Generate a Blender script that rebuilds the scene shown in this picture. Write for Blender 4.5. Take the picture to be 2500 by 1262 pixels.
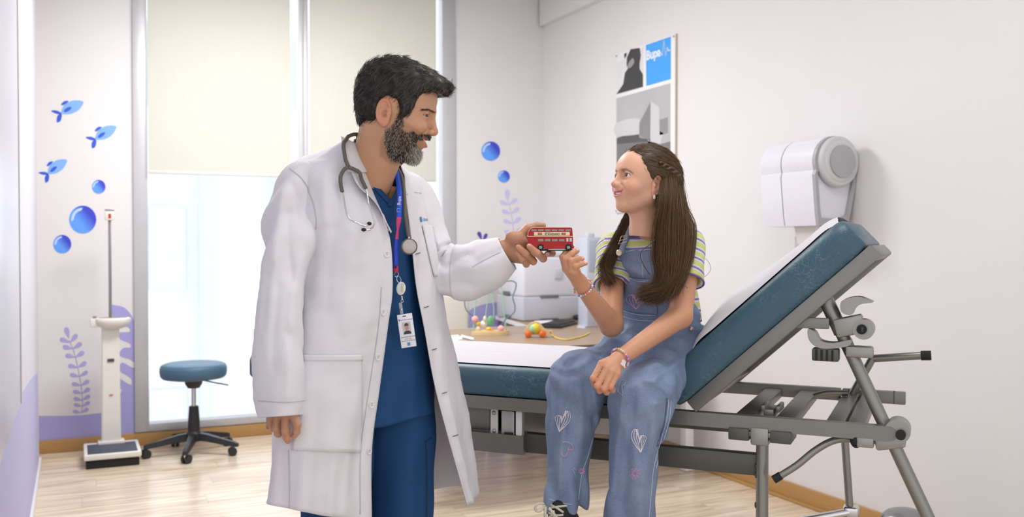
import bpy, bmesh, math, random
import numpy as np
from mathutils import Vector, Matrix
random.seed(7); np.random.seed(7)
for o in list(bpy.data.objects): bpy.data.objects.remove(o)
SC = bpy.context.scene
COL = SC.collection
# ------------------------------------------------------------------ camera
FPX, CAMH, YAW, PITCH = 2291.0, 1.28, math.radians(25.0), math.radians(1.02)
cam_d = bpy.data.cameras.new('camera'); cam = bpy.data.objects.new('camera', cam_d); COL.objects.link(cam)
cam.location = (0, 0, CAMH); cam.rotation_euler = (math.pi/2-PITCH, 0, -YAW)
cam_d.sensor_width = 36.0; cam_d.lens = 36.0*FPX/2500.0
cam_d.clip_start = 0.05
cam_d.dof.use_dof = True; cam_d.dof.focus_distance = 2.62; cam_d.dof.aperture_fstop = 3.6
ZOOM = None          # preview crop (x0, y0, x1) of the frame
if ZOOM:
    zx0, zy0, zx1 = ZOOM; k = 2500.0/(zx1-zx0); zh = (zx1-zx0)*1262/2500.0
    cam_d.lens *= k; cam_d.dof.aperture_fstop *= k
    cam_d.shift_x = ((zx0+zx1)/2-1250)/(zx1-zx0); cam_d.shift_y = -((zy0+zh/2)-631)/(zx1-zx0)
SC.camera = cam
# ------------------------------------------------------------------ world, exposure, large lights
SC.view_settings.view_transform = 'Standard'; SC.view_settings.look = 'None'
SC.view_settings.gamma = 1.0; SC.view_settings.use_curve_mapping = False
SC.view_settings.exposure = 0.14
W = bpy.data.worlds.new('daylight'); SC.world = W; W.use_nodes = True
bgn = W.node_tree.nodes['Background']; bgn.inputs[0].default_value = (0.955, 0.975, 1.0, 1); bgn.inputs[1].default_value = 1.16
def area(name, loc, target, sx, sy, power, color=(1, 1, 1)):
    l = bpy.data.lights.new(name, 'AREA'); l.shape = 'RECTANGLE'; l.size = sx; l.size_y = sy
    l.energy = power; l.color = color
    o = bpy.data.objects.new(name, l); COL.objects.link(o); o.location = loc
    d = Vector(target)-Vector(loc); o.rotation_euler = d.to_track_quat('-Z', 'Y').to_euler()
    return o
# ------------------------------------------------------------------ pixel <-> place helpers
CY, SY = math.cos(YAW), math.sin(YAW)
def ray(u, v):
    a = u-1250.0; b = 631.0-v
    return a, FPX*math.cos(PITCH)+b*math.sin(PITCH), -FPX*math.sin(PITCH)+b*math.cos(PITCH)
def c2w(X, Y, Z=None):
    r = (X*CY+Y*SY, -X*SY+Y*CY)
    return r if Z is None else (r[0], r[1], Z)
def P(u, v, d):                       # pixel + distance along the view heading -> room point
    a, y, z = ray(u, v); k = d/y
    return Vector(c2w(a*k, d, CAMH+z*k))
def onz(u, v, z0):                    # pixel on a horizontal plane
    a, y, z = ray(u, v); k = (z0-CAMH)/z
    return Vector(c2w(a*k, y*k, z0))
def onx(u, v, x0):
    a, y, z = ray(u, v); wx, wy = c2w(a, y); k = x0/wx
    return Vector((x0, wy*k, CAMH+z*k))
def ony(u, v, y0):
    a, y, z = ray(u, v); wx, wy = c2w(a, y); k = y0/wy
    return Vector((wx*k, y0, CAMH+z*k))
# ------------------------------------------------------------------ materials
def srgb(r, g, b):
    f = lambda c: (c/255/12.92) if c/255 <= .04045 else ((c/255+.055)/1.055)**2.4
    return (f(r), f(g), f(b))
MATS = {}
def mat(name, rgb, rough=.5, metal=0., noise=0., nscale=30., bump=0., bscale=200., spec=.5, coat=0., sss=0., sheen=0., stretch=None, emit=0., attr=None, trans=0.):
    if name in MATS: return MATS[name]
    m = bpy.data.materials.new(name); m.use_nodes = True; MATS[name] = m
    nt = m.node_tree; b = nt.nodes['Principled BSDF']
    col = (*srgb(*rgb), 1)
    b.inputs['Base Color'].default_value = col; b.inputs['Roughness'].default_value = rough
    b.inputs['Metallic'].default_value = metal; b.inputs['Specular IOR Level'].default_value = spec
    b.inputs['Coat Weight'].default_value = coat
    if sss: 
        b.inputs['Subsurface Weight'].default_value = sss; b.inputs['Subsurface Radius'].default_value = (.012, .005, .003); b.inputs['Subsurface Scale'].default_value = 1.0
    if sheen: b.inputs['Sheen Weight'].default_value = sheen
    tc = nt.nodes.new('ShaderNodeTexCoord'); src = tc.outputs['Object']
    if stretch:
        mp = nt.nodes.new('ShaderNodeMapping'); mp.inputs['Scale'].default_value = stretch
        nt.links.new(src, mp.inputs['Vector']); src = mp.outputs['Vector']
    base_out = None
    if attr:
        an = nt.nodes.new('ShaderNodeVertexColor'); an.layer_name = attr; base_out = an.outputs['Color']
        nt.links.new(base_out, b.inputs['Base Color'])
    if noise:
        n = nt.nodes.new('ShaderNodeTexNoise'); n.inputs['Scale'].default_value = nscale; n.inputs['Detail'].default_value = 5
        nt.links.new(src, n.inputs['Vector'])
        mr = nt.nodes.new('ShaderNodeMapRange'); mr.inputs[1].default_value = .25; mr.inputs[2].default_value = .75
        mr.inputs[3].default_value = 1-noise; mr.inputs[4].default_value = 1+noise
        nt.links.new(n.outputs['Fac'], mr.inputs[0])
        hv = nt.nodes.new('ShaderNodeHueSaturation'); hv.inputs['Color'].default_value = col
        if base_out: nt.links.new(base_out, hv.inputs['Color'])
        nt.links.new(mr.outputs[0], hv.inputs['Value']); nt.links.new(hv.outputs['Color'], b.inputs['Base Color'])
    if bump:
        n2 = nt.nodes.new('ShaderNodeTexNoise'); n2.inputs['Scale'].default_value = bscale; n2.inputs['Detail'].default_value = 3
        nt.links.new(src, n2.inputs['Vector'])
        bp = nt.nodes.new('ShaderNodeBump'); bp.inputs['Strength'].default_value = bump; bp.inputs['Distance'].default_value = .002
        nt.links.new(n2.outputs['Fac'], bp.inputs['Height']); nt.links.new(bp.outputs['Normal'], b.inputs['Normal'])
    if emit:
        b.inputs['Emission Color'].default_value = col; b.inputs['Emission Strength'].default_value = emit
    if trans: b.inputs['Transmission Weight'].default_value = trans
    return m
# ------------------------------------------------------------------ mesh collector
class MB:
    def __init__(s): s.v = []; s.f = []
    def add(s, verts, faces, M=None):
        n = len(s.v)
        if M is not None: verts = [M @ Vector(p) for p in verts]
        s.v += [tuple(p) for p in verts]; s.f += [tuple(i+n for i in f) for f in faces]; return s
    def box(s, c, d, M=None, bev=0.):
        x, y, z = d[0]/2, d[1]/2, d[2]/2; T = Matrix.Translation(Vector(c)); T = T if M is None else (M @ T)
        if not bev:
            vs = [(i*x, j*y, k*z) for i in (-1, 1) for j in (-1, 1) for k in (-1, 1)]
            fs = [(0, 1, 3, 2), (4, 6, 7, 5), (0, 4, 5, 1), (2, 3, 7, 6), (0, 2, 6, 4), (1, 5, 7, 3)]
            return s.add(vs, fs, T)
        bm = bmesh.new(); bmesh.ops.create_cube(bm, size=1.0)
        for q in bm.verts: q.co = Vector((q.co.x*d[0], q.co.y*d[1], q.co.z*d[2]))
        bmesh.ops.bevel(bm, geom=bm.edges[:], offset=bev, segments=3 if bev > .006 else 2, affect='EDGES', profile=.5)
        bm.verts.index_update(); s.add([q.co.copy() for q in bm.verts], [tuple(w.index for w in f.verts) for f in bm.faces], T); bm.free(); return s
    def ring_loft(s, rings, closed=True, caps=True):
        n = len(rings[0]); vs = [p for r in rings for p in r]; fs = []
        for i in range(len(rings)-1):
            for j in range(n if closed else n-1):
                k = (j+1) % n; fs.append((i*n+j, i*n+k, (i+1)*n+k, (i+1)*n+j))
        if caps and closed:
            fs.append(tuple(range(n))[::-1]); fs.append(tuple((len(rings)-1)*n+j for j in range(n)))
        return s.add(vs, fs)
    def tube(s, pts, r, seg=12, caps=True, flat=None, up=None):
        pts = [Vector(p) for p in pts]; rs = r if isinstance(r, (list, tuple)) else [r]*len(pts); rings = []
        t0 = (pts[1]-pts[0]).normalized(); u = Vector(up) if up else (Vector((0, 0, 1)) if abs(t0.z) < .9 else Vector((1, 0, 0)))
        for i, p in enumerate(pts):
            t = ((pts[min(i+1, len(pts)-1)]-pts[i]).normalized()+(pts[i]-pts[max(i-1, 0)]).normalized()).normalized()
            a = t.cross(u)
            if a.length < 1e-5: a = t.orthogonal()
            a.normalize(); b = a.cross(t).normalized(); u = b
            fl = flat or 1.0
            rings.append([p+a*math.cos(q)*rs[i]+b*math.sin(q)*rs[i]*fl for q in [2*math.pi*j/seg for j in range(seg)]])
        return s.ring_loft(rings, True, caps)
    def lathe(s, prof, c=(0, 0, 0), seg=32, M=None):      # prof: (r, z) list, about +z
        rings = [[Vector((r*math.cos(2*math.pi*j/seg), r*math.sin(2*math.pi*j/seg), z)) for j in range(seg)] for r, z in prof]
        T = Matrix.Translation(Vector(c)); T = T if M is None else M @ T
        rings = [[T @ p for p in r] for r in rings]
        return s.ring_loft(rings, True, True)
    def ball(s, c, r, seg=16, rings=10, M=None):
        R = Vector((r, r, r)) if isinstance(r, (int, float)) else Vector(r)
        prof = []
        vs = [(0, 0, -1)]; fs = []
        for i in range(1, rings):
            th = -math.pi/2+math.pi*i/rings
            for j in range(seg): vs.append((math.cos(th)*math.cos(2*math.pi*j/seg), math.cos(th)*math.sin(2*math.pi*j/seg), math.sin(th)))
        vs.append((0, 0, 1)); top = len(vs)-1
        for j in range(seg):
            k = (j+1) % seg; fs.append((0, 1+k, 1+j)); fs.append((top, top-seg+j, top-seg+k))
            for i in range(rings-2):
                a = 1+i*seg; fs.append((a+j, a+k, a+seg+k, a+seg+j))
        T = Matrix.Translation(Vector(c)); T = T if M is None else T @ M
        return s.add([T @ Vector((p[0]*R.x, p[1]*R.y, p[2]*R.z)) for p in vs], fs)
    def prism(s, poly, vec):                              # planar polygon of 3D points extruded by vec
        n = len(poly); vec = Vector(vec); poly = [Vector(p) for p in poly]
        vs = poly+[p+vec for p in poly]
        fs = [tuple(range(n))[::-1], tuple(range(n, 2*n))]+[(i, (i+1) % n, n+(i+1) % n, n+i) for i in range(n)]
        return s.add(vs, fs)
    def grid(s, g, closed=False):                         # g: array rows x cols x 3
        R, C = len(g), len(g[0]); vs = [tuple(p) for r in g for p in r]; fs = []
        for i in range(R-1):
            for j in range(C if closed else C-1):
                k = (j+1) % C; fs.append((i*C+j, i*C+k, (i+1)*C+k, (i+1)*C+j))
        return s.add(vs, fs)
    def build(s, name, m, parent=None, smooth=35, world=True, **tags):
        return link(name, s.v, s.f, m, parent, smooth, world, **tags)
FR = {}
def frame(o):
    while o.parent is not None: o = o.parent
    return FR.get(o.name)
def link(name, v, f, m, parent=None, smooth=35, world=True, cols=None, fix=True, **tags):
    me = bpy.data.meshes.new(name)
    v = np.asarray(v, dtype=float).reshape(-1, 3)
    if parent is not None and world:
        M = frame(parent)
        if M is not None:
            Mi = np.array(M.inverted()); v = v @ Mi[:3, :3].T+Mi[:3, 3]
    me.from_pydata(v.tolist(), [], [tuple(map(int, q)) for q in f] if not isinstance(f, np.ndarray) else f.tolist()); me.update()
    if fix:
        bm = bmesh.new(); bm.from_mesh(me); bmesh.ops.recalc_face_normals(bm, faces=bm.faces); bm.to_mesh(me); bm.free()
    if cols:
        for an, arr in cols.items():
            arr = np.asarray(arr, dtype=np.float32)
            if arr.ndim == 2:
                a = me.color_attributes.new(an, 'FLOAT_COLOR', 'POINT')
                cc = np.ones((len(v), 4), np.float32); cc[:, :3] = arr[:, :3]; a.data.foreach_set('color', cc.ravel())
            else:
                a = me.attributes.new(an, 'FLOAT', 'POINT'); a.data.foreach_set('value', arr)
    if smooth:
        me.polygons.foreach_set('use_smooth', [True]*len(me.polygons))
        if smooth < 180: me.set_sharp_from_angle(angle=math.radians(smooth))
    if m is not None: me.materials.append(m)
    o = bpy.data.objects.new(name, me); COL.objects.link(o)
    if parent is not None: o.parent = parent
    for k, q in tags.items(): o[k] = q
    return o
def thing(name, label, cat, loc=(0, 0, 0), rotz=0., group=None):
    o = bpy.data.objects.new(name, None); COL.objects.link(o); o.empty_display_size = .05
    o.location = loc; o.rotation_euler = (0, 0, rotz); o['label'] = label; o['category'] = cat
    if group: o['group'] = group
    FR[o.name] = Matrix.Translation(Vector(loc)) @ Matrix.Rotation(rotz, 4, 'Z')
    return o
def solo(o, label, cat, group=None):      # tags for a thing that is one mesh
    o['label'] = label; o['category'] = cat
    if group: o['group'] = group
    return o
def struct(o): o['kind'] = 'structure'; return o
def text_mesh(txt, size, extr=0.0002, align='CENTER', bold=0.0, font_scale_x=1.0):
    c = bpy.data.curves.new('lettering', 'FONT'); c.body = txt; c.size = size; c.extrude = extr; c.align_x = align; c.align_y = 'CENTER'
    c.resolution_u = 3; c.offset = bold
    o = bpy.data.objects.new('lettering', c); COL.objects.link(o)
    dg = bpy.context.evaluated_depsgraph_get(); me = bpy.data.meshes.new_from_object(o.evaluated_get(dg))
    vs = [Vector((q.co.x*font_scale_x, q.co.y, q.co.z)) for q in me.vertices]; fs = [tuple(p.vertices) for p in me.polygons]
    bpy.data.objects.remove(o); bpy.data.curves.remove(c); bpy.data.meshes.remove(me)
    return vs, fs
def basis(o, ex, ey):                     # matrix that maps (x, y, z) onto o + x ex + y ey + z (ex x ey)
    ex = Vector(ex).normalized(); ey = Vector(ey).normalized(); ez = ex.cross(ey)
    return Matrix(((ex.x, ey.x, ez.x, o[0]), (ex.y, ey.y, ez.y, o[1]), (ex.z, ey.z, ez.z, o[2]), (0, 0, 0, 1)))
def smooth_poly(pts, n=6, closed=True):   # Catmull-Rom through points
    pts = [np.array(p, float) for p in pts]; N = len(pts); out = []
    for i in range(N if closed else N-1):
        p0, p1, p2, p3 = (pts[(i-1) % N], pts[i], pts[(i+1) % N], pts[(i+2) % N]) if closed else (pts[max(i-1, 0)], pts[i], pts[i+1], pts[min(i+2, N-1)])
        for k in range(n):
            t = k/n; out.append(.5*((2*p1)+(-p0+p2)*t+(2*p0-5*p1+4*p2-p3)*t*t+(-p0+3*p1-3*p2+p3)*t**3))
    if not closed: out.append(pts[-1])
    return out
def cr_curve(ctrl, n, closed=False):      # resample control rows (k x m) to n points, uniform Catmull-Rom
    c = np.asarray(ctrl, float); k = len(c); S = k if closed else k-1; out = np.zeros((n,)+c.shape[1:])
    for i in range(n):
        t = i*S/(n if closed else (n-1)); a = min(int(t), S-1); t -= a
        g = (lambda q: c[q % k]) if closed else (lambda q: c[min(max(q, 0), k-1)])
        p0, p1, p2, p3 = g(a-1), g(a), g(a+1), g(a+2)
        if not closed and a == 0: p0 = 2*p1-p2
        if not closed and a == S-1: p3 = 2*p2-p1
        out[i] = .5*((2*p1)+(-p0+p2)*t+(2*p0-5*p1+4*p2-p3)*t*t+(-p0+3*p1-3*p2+p3)*t**3)
    return out
def loft(rows, nu, nv, closed=False):     # rows: R x C x 3 control points -> nv x nu x 3 grid
    rows = np.asarray(rows, float)
    a = np.stack([cr_curve(r, nu, closed) for r in rows])
    b = np.stack([cr_curve(a[:, j], nv) for j in range(nu)], axis=1)
    return b
def vnoise(p, scale, seed=0):             # cheap smooth pseudo-noise, vectorised (-1..1)
    p = np.asarray(p)*scale; rs = np.random.RandomState(seed); o = np.zeros(len(p))
    for _ in range(6):
        k = rs.normal(size=3); k /= np.linalg.norm(k); k *= rs.uniform(.6, 1.8); o += np.sin(p @ k*6.283+rs.uniform(0, 6.28))
    return o/3.2
# ------------------------------------------------------------------ signed-distance modelling (bodies)
def sd_caps(p, a, b, ra, rb):
    a = np.array(a, np.float32); b = np.array(b, np.float32); ba = b-a; pa = p-a
    h = np.clip((pa @ ba)/max(float(ba @ ba), 1e-9), 0, 1)
    return np.linalg.norm(pa-h[..., None]*ba, axis=-1)-(ra+(rb-ra)*h)
def sd_ell(p, c, r, R=None):
    q = p-np.array(c, np.float32)
    if R is not None: q = q @ np.array(R, np.float32)
    r = np.array(r, np.float32); k0 = np.linalg.norm(q/r, axis=-1); k1 = np.linalg.norm(q/(r*r), axis=-1)
    return k0*(k0-1)/np.maximum(k1, 1e-6)
def smin(a, b, k):
    h = np.clip(.5+.5*(b-a)/k, 0, 1); return b+(a-b)*h-k*h*(1-h)
def smax(a, b, k): return -smin(-a, -b, k)
def nets(fn, lo, hi, h):                  # naive surface nets of fn over a box
    lo = np.array(lo, np.float32); n = np.ceil((np.array(hi)-lo)/h).astype(int)+1
    ax = [lo[i]+h*np.arange(n[i], dtype=np.float32) for i in range(3)]
    D = np.empty(tuple(n), np.float32); step = max(1, int(400000/(n[1]*n[2])))
    for i in range(0, n[0], step):
        g = np.stack(np.meshgrid(ax[0][i:i+step], ax[1], ax[2], indexing='ij'), -1); D[i:i+step] = fn(g)
    S = D < 0
    c = np.zeros(tuple(n-1), np.int8)
    for dx in (0, 1):
        for dy in (0, 1):
            for dz in (0, 1): c += S[dx:n[0]-1+dx, dy:n[1]-1+dy, dz:n[2]-1+dz]
    act = (c > 0) & (c < 8); idx = -np.ones(act.shape, np.int64); cells = np.argwhere(act); idx[act] = np.arange(len(cells))
    acc = np.zeros((len(cells), 3)); cnt = np.zeros(len(cells))
    corners = [(x, y, z) for x in (0, 1) for y in (0, 1) for z in (0, 1)]
    for a in corners:
        for d in range(3):
            if a[d]: continue
            b = list(a); b[d] = 1; b = tuple(b)
            A = D[tuple((cells+a).T)]; B = D[tuple((cells+b).T)]; m = (A < 0) != (B < 0)
            t = np.where(m, A/np.where(np.abs(A-B) < 1e-9, 1, A-B), 0)
            pt = np.tile(np.array(a, float), (len(cells), 1)); pt[:, d] += t
            acc[m] += pt[m]; cnt[m] += 1
    V = lo+h*(cells+acc/np.maximum(cnt, 1)[:, None]); Fs = []
    for d in range(3):
        e1, e2 = (d+1) % 3, (d+2) % 3
        sl0 = [slice(None)]*3; sl1 = [slice(None)]*3; sl0[d] = slice(0, n[d]-1); sl1[d] = slice(1, n[d])
        A = S[tuple(sl0)]; B = S[tuple(sl1)]; ed = np.argwhere(A != B)
        ok = (ed[:, e1] > 0) & (ed[:, e2] > 0) & (ed[:, e1] < n[e1]-1) & (ed[:, e2] < n[e2]-1); ed = ed[ok]
        def g(o1, o2):
            q = ed.copy(); q[:, e1] += o1; q[:, e2] += o2; return idx[tuple(q.T)]
        quad = np.stack([g(-1, -1), g(0, -1), g(0, 0), g(-1, 0)], 1)
        fl = ~A[tuple(ed.T)]; quad[fl] = quad[fl][:, ::-1]; Fs.append(quad)
    Fs = np.concatenate(Fs); Fs = Fs[(Fs >= 0).all(1)]
    return V, Fs
def relax(V, F, it=2, lam=.5):            # laplacian smoothing
    E = np.concatenate([F[:, [0, 1]], F[:, [1, 2]], F[:, [2, 3]], F[:, [3, 0]]]); E = np.concatenate([E, E[:, ::-1]])
    deg = np.bincount(E[:, 0], minlength=len(V))[:, None]
    for _ in range(it):
        s = np.zeros_like(V)
        for k in range(3): s[:, k] = np.bincount(E[:, 0], weights=V[E[:, 1], k], minlength=len(V))
        V = V+lam*(s/np.maximum(deg, 1)-V)
    return V
# ------------------------------------------------------------------ area lights: unseen ceiling lamps added to brighten the room, daylight outside the window
area('added_ceiling_light', (1.5, 2.0, 3.02), (1.5, 2.0, 0), 1.2, .6, 18, (1, .98, .96))
area('added_ceiling_light', (1.05, 4.75, 3.02), (1.05, 4.75, 0), 1.2, .6, 64, (1, .98, .96))
area('window_daylight', (1.4, 7.3, 2.2), (1.4, 3.0, .9), 2.4, 2.6, 26, (.93, .97, 1))
# ------------------------------------------------------------------ setting
XL, XR, YB, ZC = -.19, 3.21, 6.32, 3.085
M_wall = mat('wall_paint', (228, 226, 227), .6, noise=.012, nscale=3, bump=.05, bscale=120)
M_wall_l = mat('left_wall_paint', (212, 211, 222), .55, noise=.012, nscale=3, bump=.05, bscale=120)
M_ceil = mat('ceiling_paint', (240, 240, 240), .8, noise=.01, nscale=4)
M_alu = mat('window_aluminium', (196, 196, 200), .4, .25, noise=.02, nscale=10)
M_base = mat('baseboard_wood', (181, 140, 86), .4, noise=.06, nscale=6, stretch=(1, 1, 20))
M_purple = mat('mural_lavender', (168, 165, 220), .6, noise=.02, nscale=5)
M_lilac = mat('mural_lilac', (176, 172, 224), .6, noise=.02, nscale=5)
M_pale = mat('mural_pale_lilac', (204, 200, 236), .6, noise=.02, nscale=5)
M_white = mat('white_plastic', (236, 236, 238), .35, noise=.01, nscale=20)

# floor: vinyl planks
m = bpy.data.materials.new('vinyl_plank'); m.use_nodes = True; nt = m.node_tree; b = nt.nodes['Principled BSDF']; MATS['plank'] = m
tc = nt.nodes.new('ShaderNodeTexCoord'); oi = nt.nodes.new('ShaderNodeObjectInfo')
vm = nt.nodes.new('ShaderNodeVectorMath'); vm.operation = 'MULTIPLY'; vm.inputs[1].default_value = (1.1, 11, 1)
ad = nt.nodes.new('ShaderNodeVectorMath'); ad.operation = 'ADD'
mu = nt.nodes.new('ShaderNodeMath'); mu.operation = 'MULTIPLY'; mu.inputs[1].default_value = 40
nt.links.new(oi.outputs['Random'], mu.inputs[0]); nt.links.new(tc.outputs['Object'], vm.inputs[0]); nt.links.new(vm.outputs[0], ad.inputs[0]); nt.links.new(mu.outputs[0], ad.inputs[1])
n1 = nt.nodes.new('ShaderNodeTexNoise'); n1.inputs['Scale'].default_value = 2.2; n1.inputs['Detail'].default_value = 6; n1.inputs['Distortion'].default_value = .6
nt.links.new(ad.outputs[0], n1.inputs['Vector'])
cr = nt.nodes.new('ShaderNodeValToRGB'); cr.color_ramp.elements[0].position = .28; cr.color_ramp.elements[1].position = .62
cr.color_ramp.elements[0].color = (*srgb(192, 173, 148), 1); cr.color_ramp.elements[1].color = (*srgb(232, 215, 192), 1)
nt.links.new(n1.outputs['Fac'], cr.inputs[0])
hv = nt.nodes.new('ShaderNodeHueSaturation'); mr = nt.nodes.new('ShaderNodeMapRange'); mr.inputs[3].default_value = .95; mr.inputs[4].default_value = 1.05
nt.links.new(oi.outputs['Random'], mr.inputs[0]); nt.links.new(mr.outputs[0], hv.inputs['Value']); nt.links.new(cr.outputs[0], hv.inputs['Color']); nt.links.new(hv.outputs[0], b.inputs['Base Color'])
b.inputs['Roughness'].default_value = .2; b.inputs['Specular IOR Level'].default_value = .5
M_plank = m
FX0, FX1, FY0, FY1 = -1.2, XR+.02, -1.5, YB+.05
fl = struct(MB().box(((FX0+FX1)/2, (FY0+FY1)/2, -.03), (FX1-FX0, FY1-FY0, .05)).build('floor', mat('floor_joint', (160, 142, 118), .5, noise=.03), smooth=0))
PW, PL = .19, 1.2
pm = None; row = 0; y = FY0
while y < FY1-.001:
    w = min(PW, FY1-y); x = FX0-((row*.47) % 1)*PL
    while x < FX1-.001:
        a = max(x, FX0); e = min(x+PL, FX1)
        if e-a > .02:
            full = abs(e-a-PL) < 1e-4 and abs(w-PW) < 1e-4
            if full and pm is not None:
                o = bpy.data.objects.new('plank', pm); COL.objects.link(o); o.parent = fl
            else:
                o = MB().box((0, 0, -.0025), (e-a-.0008, w-.0008, .005)).build('plank', M_plank, fl, smooth=0, world=False)
                if full: pm = o.data
            o.location = ((a+e)/2, y+w/2, 0)
        x += PL
    y += PW; row += 1

def wall_box(name, x0, x1, y0, y1, z0, z1, m): return MB().box(((x0+x1)/2, (y0+y1)/2, (z0+z1)/2), (x1-x0, y1-y0, z1-z0))
# back wall with one tall opening
WX0, WX1, WZ0 = .335, 2.49, .085
mb = MB()
for (x0, x1, z0, z1) in ((-.45, WX0, 0, ZC+.1), (WX1, XR+.12, 0, ZC+.1), (WX0, WX1, 0, WZ0)):
    mb.box(((x0+x1)/2, YB+.08, (z0+z1)/2), (x1-x0, .16, z1-z0))
wall_back = struct(mb.build('wall_back', M_wall, smooth=0))
wall_right = struct(MB().box((XR+.06, 2.5, ZC/2+.05), (.12, 7.9, ZC+.1)).build('wall_right', M_wall, smooth=0))
struct(MB().box((XR-.02, 3.0, 2.99), (.05, 6.6, .195)).build('trim_1', M_wall, smooth=0))
wall_left = struct(MB().box((XL-.06, 3.62, ZC/2+.05), (.12, 4.64, ZC+.1)).build('wall_left', M_wall_l, smooth=0))
struct(MB().box((-.33, 6.13, ZC/2+.05), (.1, .4, ZC+.1)).build('wall_recess', M_wall, smooth=0))
struct(MB().box((1.35, 2.4, ZC+.06), (5.2, 8.0, .1)).build('ceiling', M_ceil, smooth=0))
def bboard(name, m, *boxes):
    mb = MB()
    for c, d in boxes: mb.box(c, d, bev=.003)
    return struct(mb.build(name, m))
bboard('baseboard_back', M_base, (((WX0-.28)/2, YB-.008, .04), (WX0+.28, .016, .08)), (((WX1+XR)/2, YB-.008, .04), (XR-WX1, .016, .08)), (((WX0+WX1)/2, YB-.009, .04), (WX1-WX0, .018, .078)))
bboard('baseboard_right', M_base, ((XR-.008, 2.4, .045), (.016, 7.8, .09)), ((XR-.02, 2.4, .008), (.014, 7.8, .016)))
bboard('baseboard_left', M_white, ((XL+.006, 3.62, .03), (.012, 4.64, .06)))

# ------------------------------------------------------------------ windows
M_glass = bpy.data.materials.new('window_glass'); M_glass.use_nodes = True; nt = M_glass.node_tree; nt.nodes.clear()
out = nt.nodes.new('ShaderNodeOutputMaterial'); mx = nt.nodes.new('ShaderNodeMixShader'); tr = nt.nodes.new('ShaderNodeBsdfTransparent'); gl = nt.nodes.new('ShaderNodeBsdfGlossy')
fr = nt.nodes.new('ShaderNodeFresnel'); fr.inputs[0].default_value = 1.25; gl.inputs['Roughness'].default_value = .02; tr.inputs[0].default_value = (.96, .98, 1, 1)
nt.links.new(fr.outputs[0], mx.inputs[0]); nt.links.new(tr.outputs[0], mx.inputs[1]); nt.links.new(gl.outputs[0], mx.inputs[2]); nt.links.new(mx.outputs[0], out.inputs[0])
def window(name, x0, x1, fl_, fr_, lab):
    # frame bars around one pane; fl_/fr_ = jamb widths
    mb = MB(); yc = YB+.03; dp = .1
    zt = ZC+.02
    mb.box((x0+fl_/2, yc, (WZ0+zt)/2), (fl_, dp, zt-WZ0), bev=.004)
    mb.box((x1-fr_/2, yc, (WZ0+zt)/2), (fr_, dp, zt-WZ0), bev=.004)
    mb.box(((x0+fl_+x1-fr_)/2, yc+.002, WZ0+.024), (x1-x0-fl_-fr_+.004, dp, .048), bev=.004)
    mb.box(((x0+fl_+x1-fr_)/2, yc+.002, zt-.03), (x1-x0-fl_-fr_+.004, dp, .06), bev=.004)
    w = mb.build(name, M_alu); struct(w)
    MB().box(((x0+x1)/2, yc+.02, (WZ0+zt)/2), (x1-x0-fl_-fr_+.01, .006, zt-WZ0-.09)).build('pane', M_glass, w, smooth=0)
    return w
window('window_1', WX0, 1.4, .083, .031, '')
window('window_2', 1.4, WX1, .03, .1, '')
# roller blinds
mbl = bpy.data.materials.new('blind_fabric'); mbl.use_nodes = True; nt = mbl.node_tree; nt.nodes.clear()
out = nt.nodes.new('ShaderNodeOutputMaterial'); mx = nt.nodes.new('ShaderNodeMixShader'); df = nt.nodes.new('ShaderNodeBsdfDiffuse'); tl = nt.nodes.new('ShaderNodeBsdfTranslucent')
tc = nt.nodes.new('ShaderNodeTexCoord'); mp = nt.nodes.new('ShaderNodeMapping'); mp.inputs['Scale'].default_value = (90, 1, 3)
nz = nt.nodes.new('ShaderNodeTexNoise'); nz.inputs['Scale'].default_value = 1.5; nt.links.new(tc.outputs['Object'], mp.inputs[0]); nt.links.new(mp.outputs[0], nz.inputs['Vector'])
rp = nt.nodes.new('ShaderNodeValToRGB'); rp.color_ramp.elements[0].color = (*srgb(226, 225, 216), 1); rp.color_ramp.elements[1].color = (*srgb(232, 231, 223), 1)
nt.links.new(nz.outputs['Fac'], rp.inputs[0]); nt.links.new(rp.outputs[0], df.inputs[0]); nt.links.new(rp.outputs[0], tl.inputs[0]); mx.inputs[0].default_value = .32
nt.links.new(df.outputs[0], mx.inputs[1]); nt.links.new(tl.outputs[0], mx.inputs[2]); nt.links.new(mx.outputs[0], out.inputs[0])
M_blind = mbl
for i, (x0, x1, lab) in enumerate(((.423, 1.302, 'cream roller blind half down in the window beside the tall scale'), (1.434, 2.33, 'cream roller blind half down behind the standing doctor'))):
    t = thing('roller_blind', lab, 'blind', ((x0+x1)/2, YB-.05, 1.71), 0, 'cream roller blinds')
    MB().box(((x0+x1)/2, YB-.05, (1.72+3.02)/2), (x1-x0, .0015, 1.30)).build('fabric', M_blind, t, smooth=0)
    MB().box(((x0+x1)/2, YB-.05, 1.716), (x1-x0, .012, .022), bev=.004).build('bottom_bar', mat('blind_bar', (214, 214, 212), .5, noise=.02), t)
    MB().tube([(x0, YB-.03, 3.03), (x1, YB-.03, 3.03)], .025, 16).build('roller', M_white, t)
# outside: pale facade across the yard with upright fins
M_fac = mat('facade_white', (254, 254, 254), .8, noise=.01, nscale=1)
M_fin = mat('facade_fin', (240, 246, 255), .7, noise=.02, nscale=2)
bt = thing('facade', 'pale overexposed building with upright fins outside the window', 'building', (2.5, 13, -3))
MB().box((2.5, 13.2, 2.), (16, .3, 10)).build('wall', M_fac, bt, smooth=0)
for i in range(12):
    MB().box((-3.2+i*.95, 12.9, 2.), (.14, .3, 10)).build('fin', M_fin, bt, smooth=0)
for k in range(3):
    for i in range(6):
        MB().box((-2.7+i*1.9, 13.02, -1.2+k*2.4), (.45, .05, 1.1)).build('window', mat('facade_pane', (250, 252, 255), .3, noise=.02), bt, smooth=0)

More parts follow.
